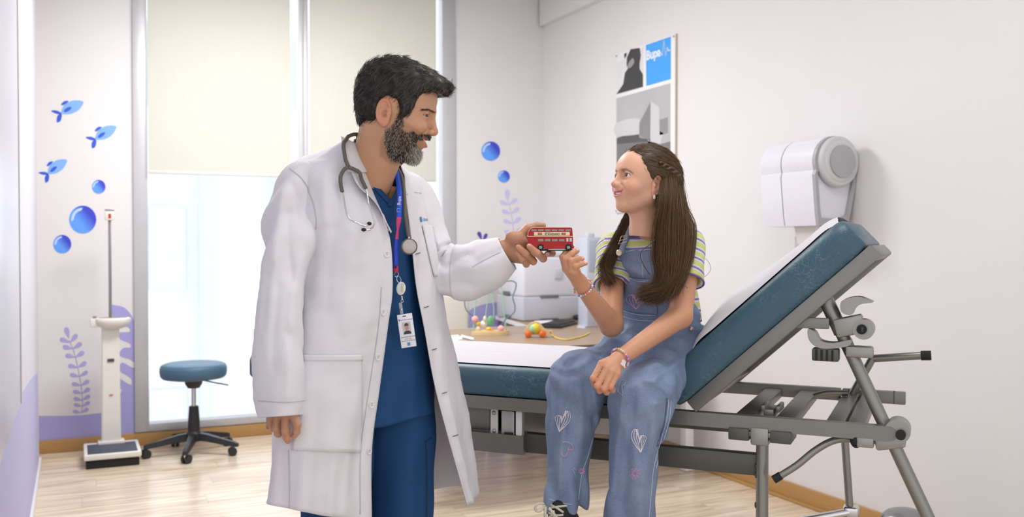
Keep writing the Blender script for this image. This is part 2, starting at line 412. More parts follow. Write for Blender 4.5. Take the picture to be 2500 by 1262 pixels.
# housings for the added ceiling lamps (out of frame, unseen)
for i, (lx, ly, lab) in enumerate(((1.5, 2.0, 'added unseen white ceiling lamp panel above the exam couch'), (1.05, 4.75, 'added unseen white ceiling lamp panel nearer the window'))):
    t = thing('added_ceiling_lamp', lab, 'lamp', (lx, ly, ZC), 0, 'added ceiling lamps')
    MB().box((lx, ly, ZC-.015), (1.24, .64, .05), bev=.004).build('housing', M_white, t)

# ------------------------------------------------------------------ wall pictures (flat mural stickers)
def decal_back(pts, dz=.0012, n=6, sm=True):
    pts = smooth_poly(pts, n) if sm else pts
    return [ony(p[0], p[1], YB-.0005) for p in pts], (0, -dz, 0)
def bub(name, u, v, r, lab, par=None):
    poly, ex = decal_back([(u+r*math.cos(a), v+1.03*r*math.sin(a)) for a in np.linspace(0, 2*math.pi, 40, endpoint=False)], sm=False)
    c = ony(u, v, YB); t = thing('bubble_sticker', lab, 'wall sticker', (c.x, YB, c.z), 0, 'blue bubble stickers')
    mb_ = bpy.data.materials.get('bubble_print')
    if not mb_:
        mb_ = bpy.data.materials.new('bubble_print'); mb_.use_nodes = True; nt = mb_.node_tree; bb = nt.nodes['Principled BSDF']; bb.inputs['Roughness'].default_value = .5
        tc = nt.nodes.new('ShaderNodeTexCoord'); mp = nt.nodes.new('ShaderNodeMapping'); mp.inputs['Rotation'].default_value = (0, math.radians(40), 0); sx = nt.nodes.new('ShaderNodeSeparateXYZ')
        nt.links.new(tc.outputs['Generated'], mp.inputs[0]); nt.links.new(mp.outputs[0], sx.inputs[0])
        rp = nt.nodes.new('ShaderNodeValToRGB'); rp.color_ramp.elements[0].color = (*srgb(96, 160, 250), 1); rp.color_ramp.elements[1].color = (*srgb(58, 70, 205), 1)
        rp.color_ramp.elements[0].position = .55; rp.color_ramp.elements[1].position = 1.25
        nt.links.new(sx.outputs[0], rp.inputs[0]); nt.links.new(rp.outputs[0], bb.inputs['Base Color'])
    MB().prism(poly, ex).build('disc', mb_, t, smooth=0)
    arc = [(u+r*.86*math.cos(a), v+r*.88*math.sin(a)) for a in np.linspace(math.pi*.95, math.pi*1.5, 12)]+[(u+r*.66*math.cos(a), v+r*.68*math.sin(a)) for a in np.linspace(math.pi*1.45, math.pi*1.0, 12)]
    MB().prism([ony(a, b_, YB-.0018) for a, b_ in arc], (0, -.0006, 0)).build('highlight', mat('bubble_light', (190, 215, 250), .5, noise=.01), t, smooth=0)
bub('b', 202, 536, 33, 'largest blue bubble sticker, left of the scale rod')
bub('b', 152, 596, 22, 'middling blue bubble sticker below the largest one on the left')
bub('b', 241, 456, 16.5, 'small blue bubble sticker below the fish, right of the window corner')
bub('b', 1198, 369, 23, 'upper bubble sticker on the wall right of the window')
bub('b', 1230, 431, 14.5, 'smallest bubble sticker right of the window above the plant')
M_fish = mat('fish_print', (128, 178, 240), .5, noise=.05, nscale=20); M_fishd = mat('fish_fin_print', (44, 88, 208), .5, noise=.03, nscale=20)
def fish(ox, oy, s, rot, lab):
    def T(x, y): c, q = math.cos(rot), math.sin(rot); return (ox+s*(x*c-y*q), oy+s*(x*q+y*c))
    c0 = ony(ox, oy, YB); t = thing('fish_sticker', lab, 'wall sticker', (c0.x, YB, c0.z), 0, 'blue fish stickers')
    def part(nm, pts, m, off=.0):
        poly = [ony(*T(*p), YB-.0005-off) for p in smooth_poly(pts, 5)]
        MB().prism(poly, (0, -.0012, 0)).build(nm, m, t, smooth=0)
    part('body', [(30, -14), (8, -17), (-14, -8), (-24, 10), (-24, 15), (-6, 17), (14, 10), (26, -2)], M_fish)
    part('tail_fin', [(-24, 14), (-34, 8), (-48, 8), (-40, 14), (-28, 17)], M_fishd)
    part('tail_fin', [(-24, 15), (-33, 22), (-34, 36), (-26, 34), (-22, 22)], M_fishd)
    part('back_fin', [(-6, -15), (-16, -15), (-24, -7), (-20, -5), (-12, -9)], M_fishd)
    part('side_fin', [(2, 0), (-8, 0), (-17, 8), (-14, 12), (-4, 8)], M_fishd, .001)
fish(173, 262, 1.0, 0, 'highest blue fish sticker on the wall left of the window')
fish(255, 324, .97, math.radians(-4), 'blue fish sticker nearest the window frame')
fish(137, 407, .93, math.radians(-9), 'lowest blue fish sticker, next to the left wall')
def plant(stem, leaves, m, lab, w=2.0):
    c0 = ony(stem[0][0], stem[0][1], YB); t = thing('seaweed_sticker', lab, 'wall sticker', (c0.x, YB, c0.z), 0)
    st = smooth_poly(stem, 6, False); L = []; R = []
    for i, p in enumerate(st):
        q = st[min(i+1, len(st)-1)]-st[max(i-1, 0)]; nn = np.array([-q[1], q[0]]); nn /= np.linalg.norm(nn)+1e-6; L.append(p+nn*w/2); R.append(p-nn*w/2)
    g = [[ony(a[0], a[1], YB-.0014), ony(b_[0], b_[1], YB-.0014)] for a, b_ in zip(L, R)]
    MB().grid(g).build('stem', m, t, smooth=0)
    for (x, y, ang, ln) in leaves:
        c, q = math.cos(math.radians(ang)), math.sin(math.radians(ang))
        pts = [(0, 0), (.45, -.17), (.8, -.22), (1, -.05), (.93, .16), (.6, .22), (.25, .1)]
        poly = [ony(x+ln*(a*c-b_*q), y+ln*(a*q+b_*c), YB-.0005) for a, b_ in smooth_poly(pts, 4)]
        MB().prism(poly, (0, -.0012, 0)).build('leaf', m, t, smooth=0)
lv = [(168, 826, -105, 28)]
sx = [(168, 830), (171, 836), (178, 851), (184, 872), (190, 897), (194, 919), (198, 941), (200, 960), (201, 977), (201, 992), (198, 1008)]
for i, (x, y) in enumerate(sx[1:]):
    lv += [(x, y, -168 if i else -160, 26-.6*i), (x, y, -32 if i else -48, 26-.6*i)]
plant(sx, lv, M_lilac, 'lilac seaweed sticker of paired leaves beside the scale column', 2)
sx2 = [(1238, 480), (1243, 500), (1248, 522), (1252, 546), (1254, 572), (1254, 605)]
lv2 = [(1240, 492, -94, 29)]
for i, (x, y) in enumerate(sx2[1:]): lv2 += [(x, y, -160, 24), (x, y, -38, 24)]
plant(sx2, lv2, M_pale, 'pale lilac seaweed sticker right of the window below the bubbles', 2)
M_dkp = mat('mural_dark_violet', (82, 72, 165), .6, noise=.02)
plant([(1178, 600), (1177, 588), (1176, 585)], [(1176, 586, -112, 22), (1179, 588, -62, 20), (1177, 594, -172, 17)], M_dkp, 'small dark violet sprig sticker by the window edge', 2)
# lavender waves
def wave(pts, lab, side='back', n=5):
    pts = smooth_poly(pts, n)
    if side == 'back': poly = [ony(a, b_, YB-.0003) for a, b_ in pts]; ex = (0, -.0008, 0)
    else: poly = [onx(a, b_, XL+.0003) for a, b_ in pts]; ex = (.0008, 0, 0)
    c0 = poly[0]
    solo(MB().prism(poly, ex).build('wave_mural', M_purple, smooth=0), lab, 'wall mural')
def lin(a, b_, n): return [tuple(np.array(a)+(np.array(b_)-np.array(a))*i/n) for i in range(n)]
def wave2(pts, lab, side='back'):
    if side == 'back': poly = [ony(a, b_, YB-.0003) for a, b_ in pts]; ex = (0, -.0008, 0)
    else: poly = [onx(a, b_, XL+.0003) for a, b_ in pts]; ex = (.0008, 0, 0)
    solo(MB().prism(poly, ex).build('wave_mural', M_purple, smooth=0), lab, 'wall mural')
top1 = smooth_poly([(60, 1013), (97, 1015), (150, 1015), (200, 1013), (245, 1008), (252, 1006)], 5, False)
drop = [(252, 1006), (262, 1000), (290, 968), (297, 950), (286, 955), (270, 960), (287, 925), (310, 935), (321, 938), (318, 922), (292, 905), (298, 885), (325, 898), (331, 890), (318, 878), (292, 868), (300, 850), (318, 848), (316, 838), (294, 828), (292, 812), (316, 810), (312, 798), (285, 795), (270, 748), (285, 746), (305, 752), (322, 772), (330, 800), (334, 830), (334, 1075)]
dr = smooth_poly(drop[:-1], 4, False)
wave2([tuple(p) for p in top1]+[tuple(p) for p in dr[1:]]+[(334.5, 1078), (60, 1102)], 'lavender wave mural on the wall behind the scale')
tp = smooth_poly([(1112, 812), (1128, 778), (1150, 755), (1185, 742), (1235, 736), (1300, 735), (1331, 738)], 5, False)
wave2([tuple(p) for p in tp]+[(1331, 985), (1112, 1003)], 'lavender wave mural right of the window behind the desk')
tp = smooth_poly([(-60, 1230), (-20, 1150), (0, 1092), (18, 1040), (40, 985), (62, 945), (80, 920), (91, 912)], 5, False)
lwp = [tuple(p) for p in tp]
poly = [onx(a, b_, XL+.0003) for a, b_ in lwp]; poly += [Vector((XL+.0003, poly[-1].y, .06)), Vector((XL+.0003, poly[0].y, .06))]
solo(MB().prism(poly, (.0008, 0, 0)).build('wave_mural', mat('mural_lavender_left', (186, 184, 224), .6, noise=.02), smooth=0), 'lavender wave mural rising along the left wall', 'wall mural')
# white board on the left wall
p1 = onx(41, 985, XL); p0 = p1.y-1.6
t = thing('wall_panel', 'glossy white panel fixed to the left wall', 'panel', (XL, (p0+p1.y)/2, p1.z))
MB().box((XL+.006, (p0+p1.y)/2, (p1.z+3.0)/2), (.012, p1.y-p0, 3.0-p1.z), bev=.002).build('board', mat('panel_white', (214, 215, 230), .3, noise=.01), t)
MB().box((XL+.008, p1.y+.02, (p1.z+3.0)/2), (.016, .05, 3.0-p1.z), bev=.002).build('edge_strip', mat('panel_edge', (206, 204, 206), .4, noise=.02), t)
# ------------------------------------------------------------------ stool
M_black = mat('black_plastic', (38, 40, 42), .45, noise=.05, nscale=40)
M_dark = mat('dark_rubber', (24, 25, 26), .7, noise=.05, nscale=40)
M_chrome = mat('chrome', (210, 210, 212), .18, 1., noise=.02)
M_steel = mat('brushed_steel', (176, 176, 176), .32, 1., noise=.04, nscale=60)
M_teal = mat('teal_vinyl_stool', (66, 100, 126), .5, noise=.04, nscale=8, bump=.1, bscale=300)
sx0, sy0 = .646, 5.93
t = thing('wheeled_stool', 'round blue padded stool on five black casters before the window', 'stool', (sx0, sy0, 0))
seat = MB().lathe([(.0, .455), (.14, .455), (.178, .462), (.19, .475), (.194, .5), (.193, .522), (.186, .538), (.168, .547), (.09, .551), (0, .551)], (sx0, sy0, 0), 48).build('seat', M_teal, t, 60)
MB().lathe([(.035, .4), (.05, .425), (.055, .455), (0, .455)], (sx0, sy0, 0), 24).build('seat_plate', M_black, t)
MB().lathe([(.0135, .25), (.0135, .42), (0, .42)], (sx0, sy0, 0), 20).build('gas_lift', M_chrome, t)
MB().lathe([(.0, .1), (.036, .1), (.034, .2), (.028, .285), (.026, .29), (0, .29)], (sx0, sy0, 0), 24).build('lift_cover', M_black, t)
MB().tube([(sx0+.03, sy0-.02, .45), (sx0+.12, sy0-.06, .43), (sx0+.19, sy0-.08, .415)], .004, 8).build('lever', M_black, t)
base = MB().lathe([(.0, .075), (.045, .08), (.048, .125), (.036, .14), (0, .14)], (sx0, sy0, 0), 24).build('base_hub', M_black, t)
for i in range(5):
    a = math.radians(-82+72*i-25); d = Vector((math.cos(a), math.sin(a), 0)); q = Vector((-d.y, d.x, 0)); c = Vector((sx0, sy0, 0))
    rings = []
    for (r, z0, z1, w) in ((.02, .085, .132, .026), (.09, .082, .122, .024), (.2, .064, .096, .019), (.262, .056, .083, .017), (.285, .054, .074, .012)):
        rings.append([c+d*r+q*w+Vector((0, 0, z0)), c+d*r-q*w+Vector((0, 0, z0)), c+d*r-q*w*.7+Vector((0, 0, z1)), c+d*r+q*w*.7+Vector((0, 0, z1))])
    leg = MB().ring_loft(rings).build('leg', M_black, t)
    cc = c+d*.262
    b2 = a+1.1+i; ax = Vector((math.cos(b2), math.sin(b2), 0))
    ca = MB(); ca.tube([cc+Vector((0, 0, .03)), cc+Vector((0, 0, .062))], .008, 10)
    ca.build('caster_stem', M_chrome, leg)
    off = Vector((-ax.y, ax.x, 0))*.012
    cw = MB()
    for sgn in (-1, 1): cw.tube([cc+off+ax*(sgn*.006)+Vector((0, 0, .026)), cc+off+ax*(sgn*.021)+Vector((0, 0, .026))], .026, 20)
    cw.build('caster_wheel', M_black, leg)

# ------------------------------------------------------------------ medical scale
M_cream = mat('cream_enamel', (228, 226, 218), .35, noise=.015, nscale=10)
M_grip = mat('scale_mat', (66, 72, 88), .6, noise=.05, nscale=60)
cx, cy = .19, 5.93
t = thing('column_scale', 'tall cream medical scale with height rod and black platform', 'scale', (cx, cy, 0))
MB().box((cx, cy, .022), (.28, .33, .044), bev=.006).build('lower_body', M_dark, t)
MB().box((cx, cy, .066), (.302, .35, .034), bev=.008).build('platform', M_cream, t)
MB().box((cx, cy-.03, .0845), (.262, .262, .004), bev=.0015).build('platform_mat', M_grip, t)
col = MB(); yc = cy+.115
col.ring_loft([[Vector((cx+sx_*w, yc+sy_*w*.55, z)) for sx_, sy_ in ((-1, -.8), (-.85, -1), (.85, -1), (1, -.8), (1, 1), (-1, 1))] for z, w in ((.08, .056), (.12, .053), (.55, .05), (.76, .048), (.775, .048))])
col.build('column', M_cream, t)
MB().box((cx, yc, .092), (.145, .085, .02), bev=.004).build('column_foot', M_cream, t)
MB().ring_loft([[Vector((cx+.012+math.cos(a)*r, yc-.03+math.sin(a)*r*.6, z)) for a in np.linspace(0, 2*math.pi, 32, endpoint=False)] for z, r in ((.768, .05), (.785, .085), (.81, .1), (.826, .1), (.832, .09))]).build('dial_head', M_cream, t, 50)
MB().ring_loft([[Vector((cx+.015+math.cos(a)*r, yc-.03+math.sin(a)*r*.55, z)) for a in np.linspace(0, 2*math.pi, 32, endpoint=False)] for z, r in ((.8315, .078), (.834, .078))]).build('dial_glass', mat('dial_glass', (150, 140, 132), .2, noise=.03), t)
MB().box((cx-.085, yc-.02, .805), (.05, .06, .05), bev=.006).build('adjuster_box', M_cream, t)
MB().lathe([(.0, 0), (.011, 0), (.011, .012), (0, .014)], (cx-.085, yc-.02, .83), 14).build('adjuster_knob', M_steel, t)
MB().box((cx, yc+.0, 1.12), (.018, .01, .66), bev=.001).build('height_rod', M_steel, t)
MB().box((cx, yc-.008, 1.12), (.006, .004, .62)).build('rod_ruler', mat('ruler_grey', (120, 122, 126), .5, noise=.2, nscale=200), t)
MB().box((cx, yc-.004, 1.432), (.05, .05, .05), bev=.005).build('rod_slider', M_cream, t)
MB().box((cx, yc-.0295, 1.432), (.015, .004, .026), bev=.001).build('slider_window', mat('slider_red', (190, 48, 40), .4, noise=.02), t)
MB().box((cx, yc-.004, 1.468), (.052, .046, .01), bev=.002).build('head_plate', M_steel, t)
MB().box((cx, yc-.031, .58), (.036, .003, .018)).build('badge', mat('badge_dark', (70, 72, 78), .5, noise=.1, nscale=300), t)
MB().box((cx, yc-.031, .375), (.02, .003, .006)).build('badge_stripe', mat('badge_red', (196, 110, 90), .5, noise=.1), t)

# ------------------------------------------------------------------ desk
M_dtop = mat('desk_laminate', (160, 136, 112), .35, noise=.06, nscale=5, stretch=(1, 14, 1))
M_dwhite = mat('desk_white_metal', (238, 238, 240), .4, noise=.01)
t = thing('corner_desk', 'light brown corner desk with white edge and square white legs', 'desk', (2.6, 5.0, 0))
poly = [(1.45, 4.28), (3.19, 4.28), (3.19, 6.29), (2.8, 6.29), (2.64, 5.42), (1.45, 5.42)]
top = MB().prism([(x, y, .715) for x, y in poly], (0, 0, .025)).build('worktop', M_dtop, t, smooth=0)
for a, b_ in ((3, 4), (4, 5)):
    p, q = Vector((*poly[a], .7275)), Vector((*poly[b_], .7275)); d = (q-p).normalized(); nrm = Vector((-d.y, d.x, 0))
    MB().prism([p+Vector((0, 0, -.0135)), q+Vector((0, 0, -.0135)), q+Vector((0, 0, .0135)), p+Vector((0, 0, .0135))], nrm*-.004).build('edge_band', M_dwhite, top, smooth=0)
p, q = Vector((1.45, 4.2795, .714)), Vector((3.19, 4.2795, .714))
MB().box((2.32, 4.278, .7275), (1.74, .004, .026)).build('edge_band', mat('desk_edge_dark', (104, 92, 82), .5, noise=.03), top, smooth=0)
for (x, y) in ((1.52, 4.33), (3.1, 4.33), (3.12, 6.2), (2.86, 6.2), (1.52, 5.36)):
    lg = MB().box((x, y, .3675), (.055, .055, .695), bev=.004).build('leg', M_dwhite, t)
    MB().box((x, y, .012), (.06, .06, .02), bev=.004).build('foot', M_white, lg)
MB().box((2.28, 5.3, .5), (1.5, .018, .34)).build('modesty_panel', mat('desk_panel', (150, 118, 92), .5, noise=.05, nscale=5), t, smooth=0)

# ------------------------------------------------------------------ printer
M_pr = mat('printer_white', (226, 226, 234), .4, noise=.01); M_prg = mat('printer_grey', (196, 198, 208), .45, noise=.01); M_prd = mat('printer_dark', (110, 112, 118), .5, noise=.02)
px0, px1, py0, py1 = 2.75, 3.19, 5.72, 6.16
t = thing('office_printer', 'large white office printer on the desk return by the wall', 'printer', ((px0+px1)/2, (py0+py1)/2, .74))
xc, yc = (px0+px1)/2, (py0+py1)/2
MB().box((xc, yc, .8225), (px1-px0, py1-py0, .163), bev=.012).build('paper_drawer', M_prg, t)
MB().box((xc, yc, 1.04), (px1-px0-.01, py1-py0-.01, .275), bev=.02).build('body', M_pr, t)
MB().box((xc, yc, 1.196), (px1-px0-.02, py1-py0-.02, .04), bev=.012).build('scanner_lid', M_pr, t)
MB().box((xc-.02, py0-.001, .905), (.14, .012, .014), bev=.003).build('drawer_handle', M_prd, t)
MB().box((xc-.02, py0-.001, .75), (.14, .01, .014), bev=.003).build('drawer_slot', M_prd, t)
MB().box((px0-.001, yc+.05, .92), (.01, .1, .025), bev=.003).build('side_latch', M_prd, t)
MB().box((px0-.001, yc+.03, .76), (.01, .12, .02), bev=.003).build('side_grip', M_prd, t)
MB().box((xc+.05, py0+.002, 1.06), (.06, .012, .07), bev=.003).build('front_badge', mat('printer_badge', (206, 208, 214), .4, noise=.01), t)

# upright grey file box on desk
pp = onx(1440, 640, 3.12); fy = pp.y
t = thing('file_box', 'upright pale grey file box between the printer and the girl', 'file box', (3.1, 5.45, .74))
c_ = P(1439, 640, 6.0)
fx, fy = c_.x, c_.y
M_fb = mat('file_box_grey', (198, 204, 218), .5, noise=.02)
zt = P(1439, 579, 6.0).z
MB().box((fx, fy, (.74+zt)/2), (.1, .12, zt-.74), bev=.005).build('box', M_fb, t)
MB().box((fx, fy-.056, zt-.12), (.075, .014, .2), bev=.003).build('front_panel', mat('file_box_panel', (176, 186, 204), .5, noise=.02), t)
MB().box((fx, fy, zt+.012), (.05, .05, .03), bev=.006).build('knob', mat('file_box_knob', (206, 208, 212), .5, noise=.02), t)

# ------------------------------------------------------------------ desk chair behind the desk
M_crm = mat('cream_leather', (232, 226, 216), .5, noise=.02, nscale=10, bump=.08)
chx, chy = 2.26, 5.83
t = thing('desk_chair', 'cream upholstered chair pushed behind the desk', 'chair', (chx, chy, 0))
MB().box((chx, chy+.16, .7), (.4, .07, .46), bev=.03).build('backrest', M_crm, t, 60)
MB().box((chx, chy-.06, .44), (.42, .42, .08), bev=.03).build('seat', M_crm, t, 60)
for sx_ in (-1, 1):
    for sy_ in (-1, 1):
        MB().tube([(chx+sx_*.18, chy-.05+sy_*.18, 0), (chx+sx_*.17, chy-.05+sy_*.17, .41)], .012, 10).build('leg', M_chrome, t)

# ------------------------------------------------------------------ desk things
ZD = .7405
def wood(nm, rgb): return mat(nm, rgb, .45, noise=.05, nscale=20, stretch=(1, 1, 6))
M_beech = wood('beech', (222, 196, 152)); M_green = mat('toy_green', (112, 184, 132), .35, noise=.03); M_wire_g = mat('wire_green', (150, 214, 176), .35, noise=.02)
M_wire_b = mat('wire_blue_grey', (98, 122, 138), .35, noise=.02); M_pink = mat('toy_pink', (242, 176, 178), .35, noise=.03); M_yel = mat('toy_yellow', (222, 196, 40), .35, noise=.03)
M_org = mat('toy_orange', (234, 122, 50), .4, noise=.04)
bc = onz(1197, 817, ZD); k = bc.length/0+0 if False else (CY*bc.y+SY*bc.x)/FPX   # metres per pixel at the toy
ex = Vector((CY, -SY, 0)); ey = Vector((SY, CY, 0)); ez = Vector((0, 0, 1))
t = thing('bead_maze', 'wooden bead maze toy with green wires on the desk', 'toy', tuple(bc))
def TL(u, v, dd=0.): return bc+ex*((u-1197)*k)+ez*((817-v)*k)+ey*dd      # toy-local picture plane
MB().prism([bc+ex*(.5*46*2*k*math.cos(a)*abs(math.cos(a))**-.2)+ey*(.055*math.sin(a)) for a in np.linspace(.05, 2*math.pi+.05, 36, endpoint=False)], ez*.018).build('base', M_beech, t)
MB().prism([bc+ez*.018+ex*(.012)+ex*(42*k*math.cos(a))+ey*(.046*math.sin(a)) for a in np.linspace(0, 2*math.pi, 36, endpoint=False)], ez*.008).build('base_top', M_beech, t)
def wire(pts, m, r=.003, dd=0., nm='wire'): MB().tube([Vector(p) for p in smooth_poly([TL(u, v, dd) for u, v in pts], 6, False)], r, 8).build(nm, m, t, 180)
wire([(1155, 812), (1158, 770), (1161, 730), (1164, 690), (1175, 660)], M_wire_g, .0035)
wire([(1236, 812), (1233, 780), (1228, 740), (1224, 705), (1214, 665), (1195, 640)], M_wire_g, .0035)
wire([(1190, 790), (1186, 770), (1190, 735), (1192, 715), (1198, 690), (1200, 660)], M_wire_g, .003)
wire([(1202, 790), (1206, 760), (1203, 730), (1204, 708), (1202, 660)], M_wire_g, .003)
wire([(1156, 772), (1140, 760), (1134, 742), (1138, 725), (1150, 712), (1160, 690), (1180, 655)], M_wire_b, .0035, .02)
wire([(1222, 806), (1226, 790), (1238, 775), (1255, 762), (1257, 745), (1252, 725), (1258, 706), (1260, 692), (1250, 685), (1230, 684), (1212, 660)], M_wire_b, .0035, -.02)
MB().ball(TL(1198, 704), (.019, .012, .024)).build('green_bead', M_green, t)
MB().ball(TL(1198, 783), (.02, .012, .03)).build('green_bead', M_green, t)
MB().ball(TL(1198, 640), (.05, .02, .03)).build('top_piece', M_green, t)
MB().ball(TL(1160, 779, .0), .02).build('pink_bead', M_pink, t)
MB().ball(TL(1223, 801, -.02), .019).build('pink_bead', M_pink, t)
MB().ball(TL(1167, 790), (.015, .015, .013)).build('yellow_bead', M_yel, t)
MB().ball(TL(1194, 803), (.019, .019, .013)).build('yellow_bead', M_yel, t)
MB().ball(TL(1168, 805, -.01), (.015, .015, .022)).build('wooden_bead', M_beech, t)
MB().ball(TL(1180, 793, .04), (.022, .022, .022)).build('white_bead', M_white, t)
MB().ball(TL(1184, 780, .03), (.012, .012, .02)).build('cream_bead', mat('toy_cream', (240, 226, 190), .4, noise=.02), t)
for q in range(3):
    a_ = .5*q
    MB().ball(TL(1186+6*q, 812-2*q, -.03), (.021, .014, .007), M=Matrix.Rotation(-.2*q, 3, 'Y').to_4x4()).build('orange_petal', M_org, t)
# snail pull toy
bc = onz(1316, 823, ZD); k = (CY*bc.y+SY*bc.x)/FPX
t = thing('snail_toy', 'wooden snail pull toy with orange wheels and yellow shell', 'toy', tuple(bc))
def TL(u, v, dd=0.): return bc+ex*((u-1316)*k)+ez*((823-v)*k)+ey*dd
body = smooth_poly([(1281, 815), (1284, 800), (1296, 788), (1308, 785), (1318, 788), (1328, 800), (1338, 806), (1348, 806), (1350, 813), (1342, 820), (1325, 818), (1300, 817)], 4)
MB().prism([TL(a, b_, .012) for a, b_ in body], -ey*.024).build('body', M_beech, t)
MB().ball(TL(1308, 802, -.004), (.031, .026, .032)).build('shell', mat('toy_shell', (226, 206, 60), .4, noise=.05), t)
MB().ball(TL(1300, 803, -.006), (.019, .026, .029)).build('shell_band', mat('toy_mint', (150, 208, 170), .4, noise=.04), t)
for u in (1290, 1324):
    for sg in (-1, 1): MB().tube([TL(u, 814.0, sg*.018-.0), TL(u, 814.0, sg*.034)], .0202, 22).build('wheel', M_org, t)
    for sg in (-1, 1): MB().ball(TL(u, 814.0, sg*.034), (.019, .009, .019)).build('wheel_cap', M_org, t)
MB().ball(TL(1344, 811, -.013), .0035, 8, 6).build('eye', M_dark, t)
st = [onz(u, v, ZD+.004) for u, v in ((1348, 818), (1362, 826), (1385, 829), (1405, 825), (1425, 820), (1440, 812))]
MB().tube([Vector(p) for p in smooth_poly(st, 6, False)], .004, 8).build('pull_string', mat('yellow_string', (236, 204, 84), .6, noise=.05), t, 180)
# keyboard
k0, k1, k2, k3 = onz(1336, 806, ZD), onz(1398, 790, ZD), onz(1404, 780, ZD), onz(1340, 793, ZD)
kc = (k0+k1+k2+k3)/4; kd = (k1-k0).normalized(); kang = math.atan2(kd.y, kd.x)
t = thing('keyboard', 'black computer keyboard beside the snail toy', 'keyboard', tuple(kc*.75+k0*.25), kang)
MB().box((0, 0, .009), (.36, .15, .018), bev=.004).build('base', M_black, t, world=False)
km = None
for r in range(5):
    for c in range(15):
        o = MB().box((0, 0, .021), (.018, .018, .008), bev=.0015).build('key', M_black, t, world=False) if km is None else bpy.data.objects.new('key', km)
        if km is None: km = o.data
        else: COL.objects.link(o); o.parent = t
        o.location = (-.157+c*.0224, -.05+r*.025, 0)
# papers, marker, mouse, phone
def flat(name, cor, th, m, lab, cat, z=ZD):
    return solo(MB().prism([onz(u, v, z) for u, v in cor], (0, 0, th)).build(name, m, smooth=0), lab, cat)
M_paper = mat('paper', (240, 240, 246), .7, noise=.01)
flat('paper_stack', [(1296, 793), (1335, 791), (1350, 784), (1306, 786)], .008, M_paper, 'stack of white paper behind the keyboard', 'paper')
flat('paper_sheet', [(1085, 836), (1130, 828), (1118, 818), (1080, 822)], .002, M_paper, 'white sheet of paper at the desk edge by the marker', 'paper')
a_, b_ = onz(1128, 821, ZD+.008), onz(1158, 829, ZD+.008)
t = thing('marker_pen', 'white marker pen beside the bead maze', 'pen', tuple((a_+b_)/2))
MB().tube([a_, a_+(b_-a_)*.65], .008, 14).build('barrel', M_white, t)
MB().tube([a_+(b_-a_)*.65, b_], .0088, 14).build('cap', M_white, t)
mc = onz(1412, 781, ZD)
t = thing('computer_mouse', 'black computer mouse near the girl elbow', 'mouse', tuple(mc))
MB().ball(mc+Vector((0, 0, .019)), (.032, .055, .018)).build('shell', M_black, t, 180)
MB().ball(mc+Vector((0, -.03, .034)), (.004, .01, .005)).build('wheel', M_dark, t)
pc = onz(1440, 772, ZD)
t = thing('desk_phone', 'black desk phone behind the girl elbow', 'phone', tuple(pc))
MB().box(pc+Vector((.02, 0, .03)), (.17, .17, .05), bev=.008).build('base', M_black, t)
MB().box(pc+Vector((-.045, 0, .072)), (.045, .2, .04), bev=.012).build('handset', M_dark, t)
MB().box(pc+Vector((.05, .03, .06)), (.07, .06, .012), bev=.003).build('screen', mat('phone_screen', (70, 90, 140), .3, noise=.03), t)
flat('card', [(1408, 800), (1428, 802), (1432, 794), (1414, 792)], .004, mat('card_lilac', (206, 208, 226), .5, noise=.02), 'small pale card on the desk by the yellow string', 'card')

# ------------------------------------------------------------------ poster on the right wall
XP = XR-.012
def pw(u, v): return onx(u, v, XP)
yl = pw(1503, 200).y; yr = pw(1648, 200).y
zt = pw(1503, 133).z; zb = pw(1503, 520).z
t = thing('wall_poster', 'tall poster board with grey photographs and a blue logo square', 'poster', (XR, (yl+yr)/2, (zt+zb)/2))
MB().box((XR-.006, (yl+yr)/2, (zt+zb)/2), (.012, abs(yl-yr), zt-zb), bev=.002).build('board', mat('poster_board', (238, 238, 240), .35, noise=.005), t)
MB().box((XR-.006, yr-.004, (zt+zb)/2), (.0125, .008, zt-zb)).build('board_edge', mat('poster_edge', (196, 184, 166), .5, noise=.02), t, smooth=0)
def pr(u0, v0, u1, v1, off=0.):     # rectangle spanned by two picture corners on the board
    a, b_ = pw(u0, v0), pw(u1, v1); return [Vector((XP-.0004-off, a.y, a.z)), Vector((XP-.0004-off, b_.y, a.z)), Vector((XP-.0004-off, b_.y, b_.z)), Vector((XP-.0004-off, a.y, b_.z))]
def patch(nm, pts, m, off=0., sm=0):
    if sm: pts = [tuple(p) for p in smooth_poly(pts, sm)]
    poly = [Vector((XP-.0003-off, pw(u, v).y, pw(u, v).z)) for u, v in pts]
    return MB().prism(poly, (-.0005, 0, 0)).build(nm, m, t, smooth=0)
g = lambda n, c: mat(n, (c, c, c+2), .5, noise=.04, nscale=8)
M_pblue = mat('poster_blue', (66, 166, 246), .45, noise=.01)
patch('blue_square', [(1577, 110), (1638, 89), (1638, 193), (1578, 210)], M_pblue)
patch('portrait_print', [(1505, 156), (1570, 116), (1570, 213), (1505, 231)], g('poster_white', 222))
patch('portrait_figure', [(1531, 140), (1540, 120), (1562, 117), (1565, 135), (1562, 155), (1562, 168), (1570, 182), (1570, 212), (1505, 230), (1522, 205), (1526, 178), (1533, 168), (1530, 158)], g('poster_black', 58), .0006)
patch('portrait_hand', [(1536, 152), (1545, 142), (1549, 150), (1545, 160), (1538, 166), (1532, 165)], g('poster_hand', 150), .0012, 3)
patch('portrait_shadow', [(1524, 132), (1530, 128), (1530, 136), (1525, 143)], g('poster_black', 58), .0006)
patch('building_print', [(1505, 240), (1637, 203), (1637, 470), (1505, 470)], g('poster_sky', 184))
patch('building_cloud', [(1506, 300), (1560, 290), (1562, 325), (1506, 332)], g('poster_cloud', 206), .0004, 4)
patch('building_side', [(1561, 300), (1589, 247), (1588, 345), (1561, 330)], g('poster_facade', 148), .0006)
